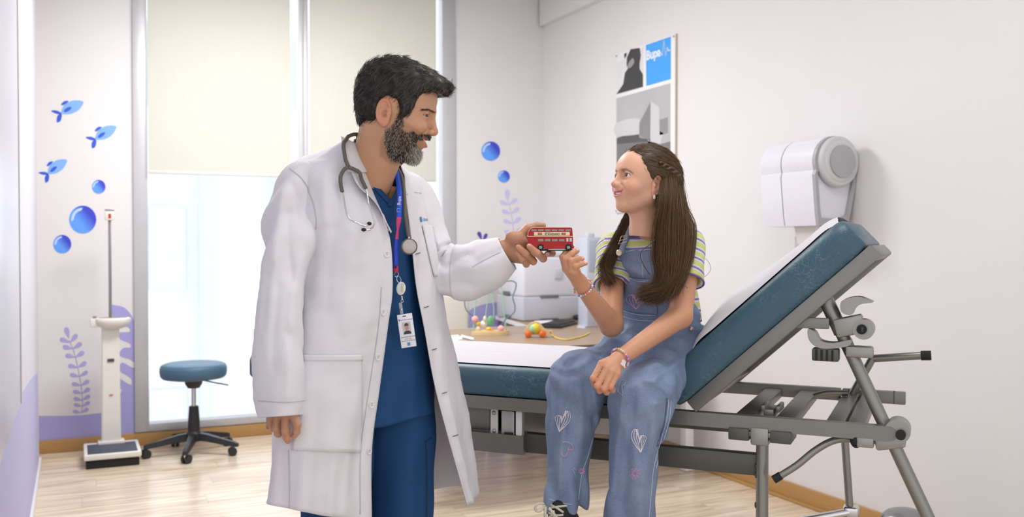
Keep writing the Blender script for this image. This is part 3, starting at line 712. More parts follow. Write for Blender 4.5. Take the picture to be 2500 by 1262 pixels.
for i in range(6):
    u = 1564+i*4.2; tp_ = 247+(1589-u)*1.9
    patch('building_stripe', [(u, tp_+4), (u+1.4, tp_+2), (u+1.4, 342), (u, 340)], g('poster_stripe', 120), .001)
patch('building_front', [(1589, 247), (1610, 262), (1610, 320), (1620, 325), (1612, 352), (1582, 352), (1582, 342), (1588, 340)], g('poster_front', 206), .0006)
patch('building_wing', [(1611, 292), (1631, 286), (1631, 325), (1611, 330)], g('poster_wing', 146), .0006)
patch('tree_line', [(1506, 338), (1520, 332), (1545, 330), (1560, 328), (1562, 336), (1582, 340), (1582, 345), (1506, 352)], g('poster_trees', 84), .0008)
patch('lower_ground', [(1506, 352), (1582, 344), (1612, 352), (1637, 345), (1637, 468), (1506, 468)], g('poster_ground', 120), .0006)
# logo: name and pulse line in white
M_pw = mat('poster_logo_white', (232, 242, 252), .5, noise=.005)
vs, fs = text_mesh('Bupa', .085, .0003, bold=.003)
a, b_ = pw(1583, 136), pw(1608, 128); bm_ = basis((XP-.0016, (a.y+b_.y)/2, (a.z+b_.z)/2), (0, -1, 0), (0, 0, 1))
wd = max(q.x for q in vs)-min(q.x for q in vs); sc = (abs(pw(1578, 130).y-pw(1613, 130).y))/wd
MB().add([Vector((q.x*sc, q.y*sc, q.z)) for q in vs], fs, basis((XP-.0014, (pw(1578, 130).y+pw(1613, 130).y)/2, (a.z+b_.z)/2), (0, -1, 0), (0, 0, 1))).build('logo_lettering', M_pw, t, smooth=0)
pl = [(1594, 141), (1608, 136), (1614, 128), (1618, 136), (1622, 98), (1626, 137), (1630, 116), (1632, 124), (1637, 122)]
MB().tube([Vector((XP-.0012, pw(u, v).y, pw(u, v).z)) for u, v in pl], .0045, 6).build('logo_pulse', M_pw, t)
for (y, z) in ((yl, zt), (yr, zt), (yl, zb), (yr, zb)):
    sy_ = .012 if y == yl else -.012; sz_ = .012 if z == zb else -.012
    MB().tube([(XR, y-sy_ if y == yl else y-sy_, z+sz_), (XR-.016, y-sy_, z+sz_)], .006, 12).build('stand_off', M_steel, t)

# ------------------------------------------------------------------ paper towel dispenser on the right wall
M_dw = mat('dispenser_white', (228, 226, 236), .22, noise=.01, coat=.3); M_dg = mat('dispenser_grey', (172, 170, 174), .4, noise=.02); M_dl = mat('dispenser_cap', (206, 204, 206), .35, noise=.01)
yn = onx(2040, 400, XR-.12).y      # near end
kk = None
Zn = .4228*(XR-.15)+.906*yn; mpp = Zn/FPX
ct = onx(2036, 395, XR-.13); R_ = 60*mpp
t = thing('towel_dispenser', 'white wall mounted paper towel dispenser with grey round end', 'dispenser', (XR, ct.y+.2, ct.z-.2))
ring_c = Vector((XR-.128, ct.y, ct.z)); Ln = .36
# side profile (x from wall, z) of the body, near end at ct.y
prof = []
for a in np.linspace(math.radians(20), math.radians(200), 16): prof.append((ring_c.x+R_*1.05*math.cos(a), ring_c.z+R_*1.05*math.sin(a)))
prof += [(ring_c.x-R_*1.05, ring_c.z-.06), (ring_c.x-.098, ct.z-.24), (ring_c.x-.09, ct.z-.285), (ring_c.x+.03, ct.z-.29), (ring_c.x+.085, ct.z-.27), (ring_c.x+.125, ct.z-.1), (ring_c.x+.126, ct.z+.02)]
def pslab(y0, y1, m, nm, s=1.0, bev=0):
    MB().prism([(ring_c.x+(x-ring_c.x)*s, y0, ring_c.z+(z-ring_c.z)*s) for x, z in prof], (0, y1-y0, 0)).build(nm, m, t, 30)
pslab(ct.y+.012, ct.y+.215, M_dw, 'cover')
pslab(ct.y+.22, ct.y+.36, M_dw, 'far_cover')
pslab(ct.y+.21, ct.y+.225, M_dark, 'seam', .985)
# grey side frame: rim hugging the profile
op = prof; n = len(op)
mb = MB(); inner = [(ring_c.x+(x-ring_c.x)*.86, ring_c.z+(z-ring_c.z-.0)*.88) for x, z in op]
for i in range(n):
    j = (i+1) % n
    vs = [(op[i][0], ct.y-.004, op[i][1]), (op[j][0], ct.y-.004, op[j][1]), (inner[j][0], ct.y-.004, inner[j][1]), (inner[i][0], ct.y-.004, inner[i][1])]
    mb.prism(vs, (0, .018, 0))
mb.build('side_frame', M_dg, t, 30)
MY = lambda y: basis((ring_c.x+.012, y, ring_c.z), (1, 0, 0), (0, 0, 1))
MB().lathe([(0, 0), (R_*1.02, 0), (R_*1.04, .008), (R_*1.04, .02), (R_*.98, .03), (R_*.9, .034), (R_*.86, .033), (R_*.8, .038), (R_*.74, .04), (0, .04)], (0, 0, 0), 48, M=MY(ct.y+.005)).build('round_end_cap', M_dl, t, 40)
MB().lathe([(R_*.62, .0), (R_*.66, .0), (R_*.66, .043), (R_*.62, .043)], (0, 0, 0), 48, M=MY(ct.y+.0)).build('cap_ring', M_dg, t, 40)
MB().tube([(ring_c.x+.04, ct.y+.03, ct.z-.08), (ring_c.x+.1, ct.y+.03, ct.z-.29)], .018, 14).build('side_strut', mat('strut_grey', (146, 144, 146), .4, .3, noise=.03), t)
tw = [[Vector((ring_c.x-.06+.02*q, y, ct.z-.28-.09*q)) for y in np.linspace(ct.y+.02, ct.y+.19, 8)] for q in (0, .5, 1)]
MB().grid(tw).build('paper_towel', mat('towel_paper', (226, 222, 220), .8, noise=.01), t)
# small grey bracket plate below the dispenser
pc = onx(1966, 602, XR-.03)
solo(MB().box((XR-.03, pc.y, pc.z-.02), (.06, .09, .14), bev=.008).build('wall_bracket', mat('bracket_grey', (196, 196, 198), .5, noise=.02)), 'small grey wall box below the towel dispenser', 'wall box')

# ------------------------------------------------------------------ pedal bin behind the couch leg
bx, by = c2w(.4235*3.55-.005, 3.55)
M_bin = mat('bin_steel', (150, 152, 156), .28, .9, noise=.03, nscale=8)
t = thing('pedal_bin', 'small steel pedal bin with domed lid behind the couch leg', 'bin', (bx, by, 0))
MB().lathe([(0, 0), (.088, 0), (.09, .01), (.088, .215), (0, .215)], (bx, by, 0), 40).build('body', M_bin, t)
MB().lathe([(.09, .215), (.092, .225), (.088, .236), (.07, .252), (.04, .262), (0, .266)], (bx, by, 0), 40).build('lid', M_bin, t, 50)
MB().lathe([(.086, .0), (.093, .0), (.093, .018), (.086, .018)], (bx, by, 0), 40).build('foot_ring', M_dark, t)
MB().box((bx-.06, by-.085, .012), (.04, .06, .008), M=None, bev=.002).build('pedal', M_dark, t)
# ------------------------------------------------------------------ examination couch
TA = math.atan2(-.414, .910)                       # heading of the rails in the camera frame
OTX, OTY = c2w(.479, 2.731)
TROT = TA-YAW
M_fr = mat('couch_grey_metal', (128, 127, 124), .42, .55, noise=.03, nscale=20)
M_frd = mat('couch_dark_metal', (88, 88, 84), .45, .4, noise=.03, nscale=20)
M_tube = mat('couch_tube', (140, 139, 134), .35, .65, noise=.03, nscale=20)
M_cast = mat('cast_clamp', (152, 151, 147), .4, .6, noise=.05, nscale=40, bump=.1, bscale=200)
# vinyl with light hair cracks
m = bpy.data.materials.new('couch_vinyl'); m.use_nodes = True; nt = m.node_tree; b = nt.nodes['Principled BSDF']; b.inputs['Roughness'].default_value = .42
tc = nt.nodes.new('ShaderNodeTexCoord'); nz = nt.nodes.new('ShaderNodeTexNoise'); nz.inputs['Scale'].default_value = 9; nz.inputs['Detail'].default_value = 4
mxv = nt.nodes.new('ShaderNodeMixRGB'); mxv.inputs[0].default_value = .16; nt.links.new(tc.outputs['Object'], nz.inputs['Vector']); nt.links.new(tc.outputs['Object'], mxv.inputs[1]); nt.links.new(nz.outputs['Color'], mxv.inputs[2])
def cracks(scale, lo, hi):
    vo = nt.nodes.new('ShaderNodeTexVoronoi'); vo.feature = 'DISTANCE_TO_EDGE'; vo.inputs['Scale'].default_value = scale; nt.links.new(mxv.outputs[0], vo.inputs['Vector'])
    mr = nt.nodes.new('ShaderNodeMapRange'); mr.inputs[1].default_value = lo; mr.inputs[2].default_value = hi; mr.inputs[3].default_value = 1; mr.inputs[4].default_value = 0; nt.links.new(vo.outputs['Distance'], mr.inputs[0]); return mr.outputs[0]
n2 = nt.nodes.new('ShaderNodeTexNoise'); n2.inputs['Scale'].default_value = 7; nt.links.new(tc.outputs['Object'], n2.inputs['Vector'])
ms = nt.nodes.new('ShaderNodeMapRange'); ms.inputs[1].default_value = .42; ms.inputs[2].default_value = .68; nt.links.new(n2.outputs['Fac'], ms.inputs[0])
c1 = cracks(20, .0, .012); c2 = cracks(48, .0, .022)
mm = nt.nodes.new('ShaderNodeMath'); mm.operation = 'MAXIMUM'; nt.links.new(c1, mm.inputs[0]); nt.links.new(c2, mm.inputs[1])
mu = nt.nodes.new('ShaderNodeMath'); mu.operation = 'MULTIPLY'; nt.links.new(mm.outputs[0], mu.inputs[0]); nt.links.new(ms.outputs[0], mu.inputs[1])
mu2 = nt.nodes.new('ShaderNodeMath'); mu2.operation = 'MULTIPLY'; mu2.inputs[1].default_value = .5; nt.links.new(mu.outputs[0], mu2.inputs[0])
mc_ = nt.nodes.new('ShaderNodeMixRGB'); mc_.inputs[1].default_value = (*srgb(54, 86, 102), 1); mc_.inputs[2].default_value = (*srgb(150, 172, 184), 1); nt.links.new(mu2.outputs[0], mc_.inputs[0])
nt.links.new(mc_.outputs[0], b.inputs['Base Color'])
n3 = nt.nodes.new('ShaderNodeTexNoise'); n3.inputs['Scale'].default_value = 260; nt.links.new(tc.outputs['Object'], n3.inputs['Vector'])
bp = nt.nodes.new('ShaderNodeBump'); bp.inputs['Strength'].default_value = .12; bp.inputs['Distance'].default_value = .002; nt.links.new(n3.outputs['Fac'], bp.inputs['Height']); nt.links.new(bp.outputs['Normal'], b.inputs['Normal'])
M_vinyl = m
M_sheet = mat('couch_paper', (206, 204, 210), .75, noise=.01, nscale=6, bump=.12, bscale=14, stretch=(1, 3, 1))
T = thing('exam_couch', 'teal padded examination couch with raised backrest and grey steel frame', 'exam couch', (OTX, OTY, 0), TROT)
def L(mb, nm, m, par=None, sm=35, **k): return mb.build(nm, m, par or T, sm, world=False, **k)
WT = .625; ZR = .79; XF = -1.56
def rail(y, x0, x1, nm, z=ZR): return L(MB().box(((x0+x1)/2, y, z-.02), (x1-x0, .03, .04), bev=.003), nm, M_fr)
# near rail with a rounded head end
mb = MB(); n_ = 12
prof = [(XF+.03, ZR-.04), (XF+.03, ZR), (.545, ZR)]+[(.575+.024*math.sin(a), ZR-.02+.02*math.cos(a)) for a in np.linspace(0, math.pi, 9)]+[(.545, ZR-.04)]
mb.prism([(x, -.015, z) for x, z in prof], (0, .03, 0)); L(mb, 'near_rail', M_fr, sm=30)
rail(WT, XF+.03, .40, 'far_rail'); rail(WT, .405, .60, 'far_rail_end', ZR)
rail(WT, .56, .57, 'far_rail_cap', ZR)
for x, w in ((.185, .055), (.30, .055), (.435, .05), (.49, .045), (-.55, .05), (-1.45, .05)):
    L(MB().box((x, WT/2, ZR-.025), (w, WT-.03, .028), bev=.003), 'cross_bar', M_fr)
# mattress pads: swept rounded slabs
def pad(x0, x1, z0, th, y0, y1, rad=.036, nx=40, seg=7, sag=.0):
    # stadium-like cross section in y-z, rounded ends in x
    cs = []
    cr_ = [(y1-rad, z0+th-rad, 0), (y0+rad, z0+th-rad, 90), (y0+.014, z0+.014, 180), (y1-.014, z0+.014, 270)]
    for (cy_, cz_, a0) in cr_:
        rr = rad if a0 < 180 else .014
        for q in range(seg+1):
            a = math.radians(a0+90*q/seg); cs.append((cy_+rr*math.cos(a), cz_+rr*math.sin(a)))
    cyy, czz = (y0+y1)/2, z0+th*.42; rings = []
    ends = [(.0, .80), (.12, .9), (.35, .965), (.7, .993), (1, 1)]
    xs = [(x0+rad*a, s) for a, s in ends]+[(x0+rad+(x1-x0-2*rad)*i/nx, 1) for i in range(1, nx)]+[(x1-rad*a, s) for a, s in ends[::-1]]
    for x, s in xs:
        sy = 1-(1-s)*.22; rings.append([Vector((x, cyy+(y-cyy)*sy, czz+(z-czz)*s)) for y, z in cs])
    return rings
mb = MB().ring_loft(pad(XF, -.05, ZR+.002, .094, -.02, WT+.02))
foot_pad = L(mb, 'foot_pad', M_vinyl, sm=60)
L(MB().box(((XF-.05)/2, WT/2, ZR-.006), (-.07-XF, WT-.02, .016)), 'pad_board', M_dark, sm=0)
# raised backrest
BA = math.atan2(.4515, .491); bx0, bz0 = .058, ZR+.004; BL = .668
RB = Matrix.Translation((bx0, 0, bz0)) @ Matrix.Rotation(-BA, 4, 'Y')
mb = MB().ring_loft(pad(-.03, BL-.005, .034, .105, -.025, WT+.025, .05))
mb.v = [tuple(RB @ Vector(p)) for p in mb.v]
L(mb, 'back_pad', M_vinyl, sm=60)
br = MB(); br.box((BL/2, -.002, .014), (BL, .034, .04), RB, .003); br.box((BL/2, WT+.002, .014), (BL, .034, .04), RB, .003)
br.box((BL-.012, WT/2, .014), (.03, WT, .036), RB, .003); br.box((.03, WT/2, .012), (.05, WT, .03), RB, .003)
L(br, 'back_frame', M_fr)
L(MB().box((BL/2, WT/2, .034), (BL-.03, WT-.02, .008), RB), 'back_board', M_dark, sm=0)
# paper sheet over the middle of the pads, up the backrest
ya, yb = .012, WT-.035
path = [(XF+.02, ZR+.0985), (-1.0, ZR+.0985), (-.5, ZR+.0985), (-.2, ZR+.0985), (-.09, ZR+.099), (-.02, ZR+.108)]
pb = [RB @ Vector((q, 0, .034+.105+.0025)) for q in np.linspace(.13, BL-.06, 8)]
path += [(.02, ZR+.13)]+[(p.x, p.z) for p in pb]+[((RB @ Vector((BL-.02, 0, .13))).x, (RB @ Vector((BL-.02, 0, .13))).z)]
pth = cr_curve(np.array(path), 90)
g = np.zeros((90, 36, 3))
for i in range(90):
    back = np.clip((pth[i, 0]-.0)/.5, 0, 1)
    for j in range(36):
        s = j/35; y = ya+.01*back+(yb-ya-.05*back)*s
        lift = .0025*math.sin(6*pth[i, 0]*3+s*9)**2+.002*math.sin(s*23+i*.2)**2
        lift = lift*min(1, s*6)+math.sin(math.pi*s)**.8*(.03*min(1, back*3)+.035*math.exp(-((pth[i, 0]-.13)/.14)**2))
        nrm = (0, 1) if pth[i, 0] < 0 else (-math.sin(BA), math.cos(BA))
        g[i, j] = (pth[i, 0]+nrm[0]*lift, y, pth[i, 1]+nrm[1]*lift+.001)
t = thing('paper_sheet', 'white paper sheet spread along the teal exam couch', 'paper sheet', (OTX, OTY, ZR+.1), TROT)
t.name = 'couch_paper'; FR['couch_paper'] = Matrix.Translation((OTX, OTY, ZR+.1)) @ Matrix.Rotation(TROT, 4, 'Z')
mb = MB(); mb.grid(g.tolist()); mb.v = [(x, y, z-ZR-.1) for x, y, z in mb.v]; mb.build('sheet', M_sheet, t, 60, world=False)
# legs and frame
L(MB().tube([(.242, .03, 0), (.242, .03, ZR-.03)], .0175, 20), 'front_leg', M_tube)
L(MB().tube([(.46, WT-.02, 0), (.405, WT-.02, ZR-.03)], .0125, 18), 'rear_leg', M_tube)
tt = lambda z: (.4195+(1.1046-z)*.457, .03, z)
lg = L(MB().tube([tt(0.012), tt(1.115)], .0175, 20), 'leaning_leg', M_tube)
L(MB().tube([tt(1.03), tt(1.12)], .0205, 20), 'leg_sleeve', M_tube, lg)
L(MB().tube([tt(0.012), tt(.04)], .022, 16), 'leg_foot', M_dark, lg)
L(MB().tube([(-1.2, .03, 0), (-1.2, .03, ZR-.03)], .0175, 20), 'front_leg', M_tube)
L(MB().tube([(-1.2, WT-.02, 0), (-1.2, WT-.02, ZR-.03)], .0175, 20), 'rear_leg', M_tube)
L(MB().box((-.48, .05, .642), (1.44, .035, .062), bev=.004), 'lower_beam', M_frd)
L(MB().box((-.48, WT-.02, .642), (1.44, .03, .05), bev=.004), 'lower_beam', M_frd)
for z in (.69, .665, .58): L(MB().ball((.226, .03, z-.05), (.005, .012, .01)), 'weld_bead', M_frd)
# clamp block under the near rail
for x in (.185, .30): L(MB().box((x, .03, ZR-.052), (.058, .11, .034), bev=.004), 'cross_bar_end', M_frd)
br = MB(); br.box((.242, .028, ZR-.055), (.05, .1, .05), bev=.006); br.box((.242, .028, ZR-.05), (.09, .09, .016), bev=.004)
L(br, 'leg_bracket', M_cast)
br = MB(); br.box((.242, .18, ZR-.018), (.03, .09, .03), bev=.004); br.box((.225, .18, ZR-.002), (.012, .09, .02), bev=.003); br.box((.268, .18, ZR-.002), (.012, .09, .02), bev=.003)
L(br, 'leg_bracket', M_cast)
# bent release levers with black caps
lv_ = [Vector(p) for p in smooth_poly([(.58, .05, ZR-.052), (.50, .045, ZR-.052), (.44, .03, ZR-.056), (.39, .015, ZR-.085), (.34, -.0, ZR-.13), (.29, -.012, ZR-.166)], 6, False)]
lo = L(MB().tube(lv_, .0098, 14), 'release_lever', M_tube)
d_ = (lv_[-1]-lv_[-2]).normalized(); L(MB().tube([lv_[-1]-d_*.012, lv_[-1]+d_*.012], .0115, 14), 'lever_cap', M_dark, lo)
lv_ = [Vector(p) for p in smooth_poly([(.43, WT-.1, ZR-.0), (.36, WT-.1, ZR-.005), (.30, WT-.1, ZR-.03), (.25, WT-.12, ZR-.06)], 6, False)]
L(MB().tube(lv_, .0098, 14), 'release_lever', M_tube)
# clamp at the head end of the near rail
cb = MB(); pz = ZR-.03; cxx = tt(pz)[0]
def disc(mb, c, r, y0, y1, seg=28): return mb.tube([(c[0], y0, c[1]), (c[0], y1, c[1])], r, seg)
disc(cb, (cxx+.022, pz+.018), .032, -.012, .05); cb.box((cxx+.0, .02, pz-.012), (.075, .06, .04), Matrix.Translation((cxx, 0, pz)) @ Matrix.Rotation(-math.radians(12), 4, 'Y') @ Matrix.Translation((-cxx, 0, -pz)), .006)
cb.box((cxx-.058, .0, pz-.018), (.042, .035, .026), bev=.003)
L(cb, 'end_clamp', M_cast)
kb = MB(); disc(kb, (cxx+.03, pz+.012), .0125, -.03, -.01, 20); L(kb, 'clamp_knob', M_dark)
kb = MB(); kb.ball((cxx-.082, .0, pz-.016), (.016, .018, .021)); L(kb, 'clamp_plug', M_dark)
# clamp on the leaning leg under the backrest
pz = 1.045; cxx = tt(pz)[0]; cb = MB()
disc(cb, (cxx+.066, pz-.0), .027, -.014, .04); cb.box((cxx+.03, .014, pz), (.075, .05, .05), Matrix.Translation((cxx, 0, pz)) @ Matrix.Rotation(-math.radians(14), 4, 'Y') @ Matrix.Translation((-cxx, 0, -pz)), .006)
L(cb, 'back_clamp', M_cast)
kb = MB(); disc(kb, (cxx+.062, pz+.001), .013, -.026, -.012, 20); L(kb, 'clamp_knob', M_dark)
kb = MB(); kb.box((cxx+.064, -.03, pz+.001), (.008, .012, .016), bev=.002); L(kb, 'clamp_knob_key', M_black)
L(MB().box((cxx-.075, .0, pz+.012), (.105, .012, .03), bev=.003), 'clamp_link', M_fr)
# curved lever above, jaw below
arm = smooth_poly([(cxx+.01, pz+.075), (cxx+.05, pz+.088), (cxx+.082, pz+.078), (cxx+.088, pz+.073), (cxx+.06, pz+.068), (cxx+.044, pz+.055), (cxx+.034, pz+.038), (cxx+.01, pz+.045)], 4)
L(MB().prism([(x, -.012, z) for x, z in arm], (0, .05, 0)), 'clamp_lever', M_cast)
cup = smooth_poly([(cxx-.078, pz-.005), (cxx-.075, pz-.035), (cxx-.05, pz-.055), (cxx-.01, pz-.055), (cxx+.03, pz-.045), (cxx+.03, pz-.03), (cxx-.01, pz-.04), (cxx-.045, pz-.035), (cxx-.06, pz-.012)], 4)
L(MB().prism([(x, -.005, z) for x, z in cup], (0, .05, 0)), 'clamp_cup', M_cast)
jw = L(MB().box((cxx-.032, .014, pz-.074), (.07, .045, .034), bev=.004), 'clamp_jaw', M_frd)
for q in range(4): L(MB().box((cxx-.055+q*.014, -.01, pz-.074), (.005, .006, .03), bev=.001), 'jaw_rib', M_dark, jw)
L(MB().box((cxx+.055, .014, pz-.062), (.07, .04, .03), bev=.006), 'jaw_arm', M_cast)
# far side handle with black tip
h0, h1 = Vector((.50, WT-.05, .90)), Vector((.645, WT-.05, .917))
hd = L(MB().tube([h0, h1], .0125, 16), 'far_handle', M_tube); L(MB().tube([h1-Vector((.0, 0, 0)), h1+Vector((.03, 0, .002))], .0155, 16), 'handle_tip', M_dark, hd)
L(MB().tube([h0, Vector((.44, WT-.05, ZR-.01))], .0125, 16), 'far_handle_post', M_tube)
# low cross tube with chrome joint near the floor
jx = .46-.055*(.39/.76)
jo = L(MB().box((jx+.004, WT-.02, .385), (.05, .05, .04), bev=.008), 'leg_joint', M_chrome)
L(MB().tube([(jx, WT-.03, .385), (jx-.16, WT-.13, .36)], .014, 14), 'low_tube', M_chrome)
# drawer housing under the foot end
hx0, hx1 = -1.5, -.491
hs = MB(); hs.box(((hx0+hx1)/2, .012, .638), (hx1-hx0, .006, .06)); hs.box(((hx0+hx1)/2, .28, .612), (hx1-hx0, .52, .006)); hs.box((hx1-.003, .28, .68), (.006, .53, .135)); hs.box((hx0+.003, .28, .68), (.006, .53, .135)); hs.box(((hx0+hx1)/2, .54, .68), (hx1-hx0, .006, .135))
ho = L(hs, 'drawer_housing', M_fr, sm=0)
dr = L(MB().box(((hx0+hx1)/2-.06, .04, .71), (hx1-hx0-.14, .01, .075), bev=.002), 'drawer_front', M_fr)
L(MB().box(((hx0+hx1)/2-.06, .2, .7475), (hx1-hx0-.14, .3, .004)), 'drawer_lid', M_frd, dr, sm=0)
pl = L(MB().box((hx1-.107, .022, .705), (.026, .006, .082), bev=.001), 'slide_plate', mat('slide_white', (216, 215, 212), .4, noise=.02))
for z in (.732, .675): L(MB().ball((hx1-.107, .018, z), (.007, .004, .007), 12, 8), 'screw', M_steel, pl)
L(MB().box((hx1-.06, .024, .702), (.045, .006, .078), bev=.002), 'slide_rail', mat('slide_grey', (186, 186, 184), .4, .3, noise=.03))
L(MB().box((hx1-.018, .02, .706), (.024, .016, .08), bev=.006), 'slide_stop', M_white)
L(MB().box((hx1-.055, .016, .668), (.03, .01, .012), bev=.002), 'slide_catch', M_dark)
sp = L(MB().box((hx1+.17, .24, .695), (.33, .005, .095)), 'side_plate', mat('plate_white', (236, 234, 234), .5, noise=.02), sm=0)
L(MB().box((hx1+.145, .236, .705), (.03, .004, .014), bev=.003), 'plate_slot', M_dark, sp)
# ------------------------------------------------------------------ people: shared head sculpt
def sph(p, c, r): return np.linalg.norm(p-np.array(c, np.float32), axis=-1)-r
def head_sdf(K):
    """K: dict of face measures; local axes x = forward, y = left, z = up."""
    def fn(p, stage=1):
        q = p.copy(); q[..., 1] = np.abs(q[..., 1])          # symmetric
        d = sd_ell(p, K['skull_c'], K['skull_r'])
        d = smin(d, sd_ell(p, K['fore_c'], K['fore_r']), .03)
        d = smin(d, sd_ell(p, K['face_c'], K['face_r']), .03)
        # jaw and chin
        d = smin(d, sd_caps(q, K['jaw_a'], K['jaw_b'], K['jaw_ra'], K['jaw_rb']), .025)
        d = smin(d, sd_ell(p, K['chin_c'], K['chin_r']), .016)
        # cheek apple and cheekbone
        d = smin(d, sd_ell(q, K['cheek_c'], K['cheek_r']), .018)
        # brow ridge
        bx, bz = K['brow']; 
        d = smin(d, sd_caps(q, (bx, .008, bz), (bx-.02, .042, bz+.001), .0085*K['browk'], .007*K['browk']), .014)
        # eye hollow
        ex, ey, ez_ = K['eye']
        d = smax(d, -sd_ell(q, (ex+.0155, ey-.001, ez_), (.012, .0165, .0105)), .012)
        d = smax(d, -sd_ell(q, (bx+.004, ey-.018, ez_+.001), (.007, .006, .011)), .012)
        # nose
        n0, n1, n2 = K['nose']       # root, tip, base centre
        d = smin(d, sd_caps(p, n0, n1, K['nr'][0], K['nr'][1]), .010)
        d = smin(d, sd_caps(p, n1, n2, K['nr'][1], K['nr'][1]*.7), .006)
        aw = K['ala']
        d = smin(d, sd_ell(q, (n2[0]+.004, aw, n2[2]+.0035), (.0095, .0062, .0072)), .005)
        d = smax(d, -sd_ell(q, (n2[0]+.008, aw*.55, n2[2]-.0045), (.0055, .0032, .004)), .003)
        # muzzle and lips
        mx, mz = K['mouth']; cw, cx_, cz_ = K['corner']
        d = smin(d, sd_ell(p, (mx-.016, 0, mz+.002), (.018, .026, .02)), .014)
        if stage == 0: return d
        lp_ = K['_lips']
        for i in range(len(lp_)-1):
            (xa, ya, za), (xb_, yb_, zb) = lp_[i], lp_[i+1]; ka, kb = 1-(ya/cw)**2*.75, 1-(yb_/cw)**2*.75; lk = K['lipk']
            d = smin(d, sd_caps(q, (xa-.0015, ya, za+.0048*lk*ka+K['gap']*.4*ka), (xb_-.0015, yb_, zb+.0048*lk*kb+K['gap']*.4*kb), .0036*lk*ka, .0036*lk*kb), .004)
            d = smin(d, sd_caps(q, (xa-.0020, ya, za-.0056*lk*ka-K['gap']*.5*ka), (xb_-.0020, yb_, zb-.0056*lk*kb-K['gap']*.5*kb), .0042*lk*ka, .0042*lk*kb), .004)
        for i in range(len(lp_)-1):
            (xa, ya, za), (xb_, yb_, zb) = lp_[i], lp_[i+1]; ka, kb = max(.16, 1-(ya/cw)**2), max(.16, 1-(yb_/cw)**2)
            d = smax(d, -sd_caps(q*np.array([.45, 1, 1], np.float32), ((xa+.002)*.45, ya, za), ((xb_+.002)*.45, yb_, zb), K['gap']*ka, K['gap']*kb), .002)
        xc, yc_, zc = lp_[-1]
        d = smax(d, -sd_ell(q, (xc+.003, yc_+.003, zc+.0005), (.005, .0028, .005)), .006)
        # smile fold from the nose wing to outside the mouth corner
        f0 = (n2[0]-.001, aw+.008, n2[2]+.006); f1 = (K['_lips'][-1][0]+.003, cw+.006, (n2[2]+cz_)/2+.003); f2 = (K['_lips'][-1][0]-.004, cw+.012, cz_-.004)
        fold = np.minimum(sd_caps(q, f0, f1, .0018, .0022), sd_caps(q, f1, f2, .0022, .001))
        d = smax(d, -fold, .006*K['foldk'])
        # eyelids over the ball
        lid = sph(q, (ex, ey, ez_), K['er']+.0016)
        up = q[..., 2]-(ez_+K['open'][0]-.25*(q[..., 1]-ey)**2/.012); lo = (ez_-K['open'][1]+.1*(q[..., 1]-ey)**2/.012)-q[..., 2]
        slit = np.maximum(np.maximum(up, lo), np.abs(q[..., 1]-ey)-.0135)
        lid = smax(lid, -np.maximum(slit, ex-.002-q[..., 0]), .0012)
        d = smin(d, lid, .0045)
        # smile lines at the outer eye corner
        for ang in K.get('crow', ()):
            ca, sa = math.cos(ang), math.sin(ang)
            cr0 = (ex+.0075, ey+.0125, ez_+.001*sa); cr1 = (ex-.003, ey+.0215, ez_+.010*sa); cr2 = (ex-.012, ey+.026, ez_+.017*sa)
            d = smax(d, -np.minimum(sd_caps(q, cr0, cr1, .0010, .0022), sd_caps(q, cr1, cr2, .0022, .0006)), .004)
        # neck
        for (a, b, ra, rb) in K['neck']: d = smin(d, sd_caps(p, a, b, ra, rb), .022)
        # ears
        ec = np.array(K['ear'], np.float32); R = np.array(K['earR'], np.float32); es = K['es']
        e = (q-ec) @ R/es            # ear-local: x forward, y out, z up  (unit = adult ear)
        pl = sd_ell(e, (0, 0, 0), (.019, .0045, .031)); pl = smin(pl, sd_ell(e, (.003, -.001, -.024), (.010, .005, .012)), .008)
        th = np.linspace(.05*math.pi, 1.32*math.pi, 10); rim = None
        for i in range(9):
            A = (-.0165*math.sin(th[i]), .004, -.028*math.cos(th[i]))
            B = (-.0165*math.sin(th[i+1]), .004, -.028*math.cos(th[i+1]))
            s_ = sd_caps(e, A, B, .0036, .0036); rim = s_ if rim is None else np.minimum(rim, s_)
        pl = smin(pl, rim, .003)
        pl = smin(pl, sd_caps(e, (-.007, .003, -.016), (-.009, .004, .004), .003, .003), .003); pl = smin(pl, sd_caps(e, (-.009, .004, .004), (.0, .003, .014), .003, .002), .003)
        pl = smax(pl, -sd_ell(e, (.003, .005, -.005), (.0068, .009, .010)), .003); pl = smax(pl, -sd_ell(e, (.001, .0055, .013), (.0075, .0040, .006)), .003)
        pl = smin(pl, sd_ell(e, (.011, .003, -.006), (.004, .003, .006)), .003)
        d = smin(d, pl*es, .006)
        return d
    mx, mz = K['mouth']; cw, cx_, cz_ = K['corner']; lips = []
    for yy in np.linspace(0, 1, 6)*cw:
        zz = mz+(cz_-mz)*(yy/cw)**2; xs = np.linspace(.03, .13, 400); pts = np.stack([xs, np.full(400, yy), np.full(400, zz)], -1).astype(np.float32)
        v = fn(pts, 0); lips.append((float(xs[np.where(v < 0)[0].max()]), float(yy), float(zz)))
    K['_lips'] = lips
    return fn
def Ry(a): c, s = math.cos(a), math.sin(a); return np.array([[c, 0, s], [0, 1, 0], [-s, 0, c]])
def Rz(a): c, s = math.cos(a), math.sin(a); return np.array([[c, -s, 0], [s, c, 0], [0, 0, 1]])
def Rx(a): c, s = math.cos(a), math.sin(a); return np.array([[1, 0, 0], [0, c, -s], [0, s, c]])
def cam2w(V):                         # camera-heading frame -> room
    V = np.asarray(V, float); o = V.copy(); o[:, 0] = V[:, 0]*CY+V[:, 1]*SY; o[:, 1] = -V[:, 0]*SY+V[:, 1]*CY; return o
def pc(u, v, d):                      # pixel + distance -> camera-heading frame
    a, y, z = ray(u, v); k = d/y; return np.array([a*k, d, CAMH+z*k])
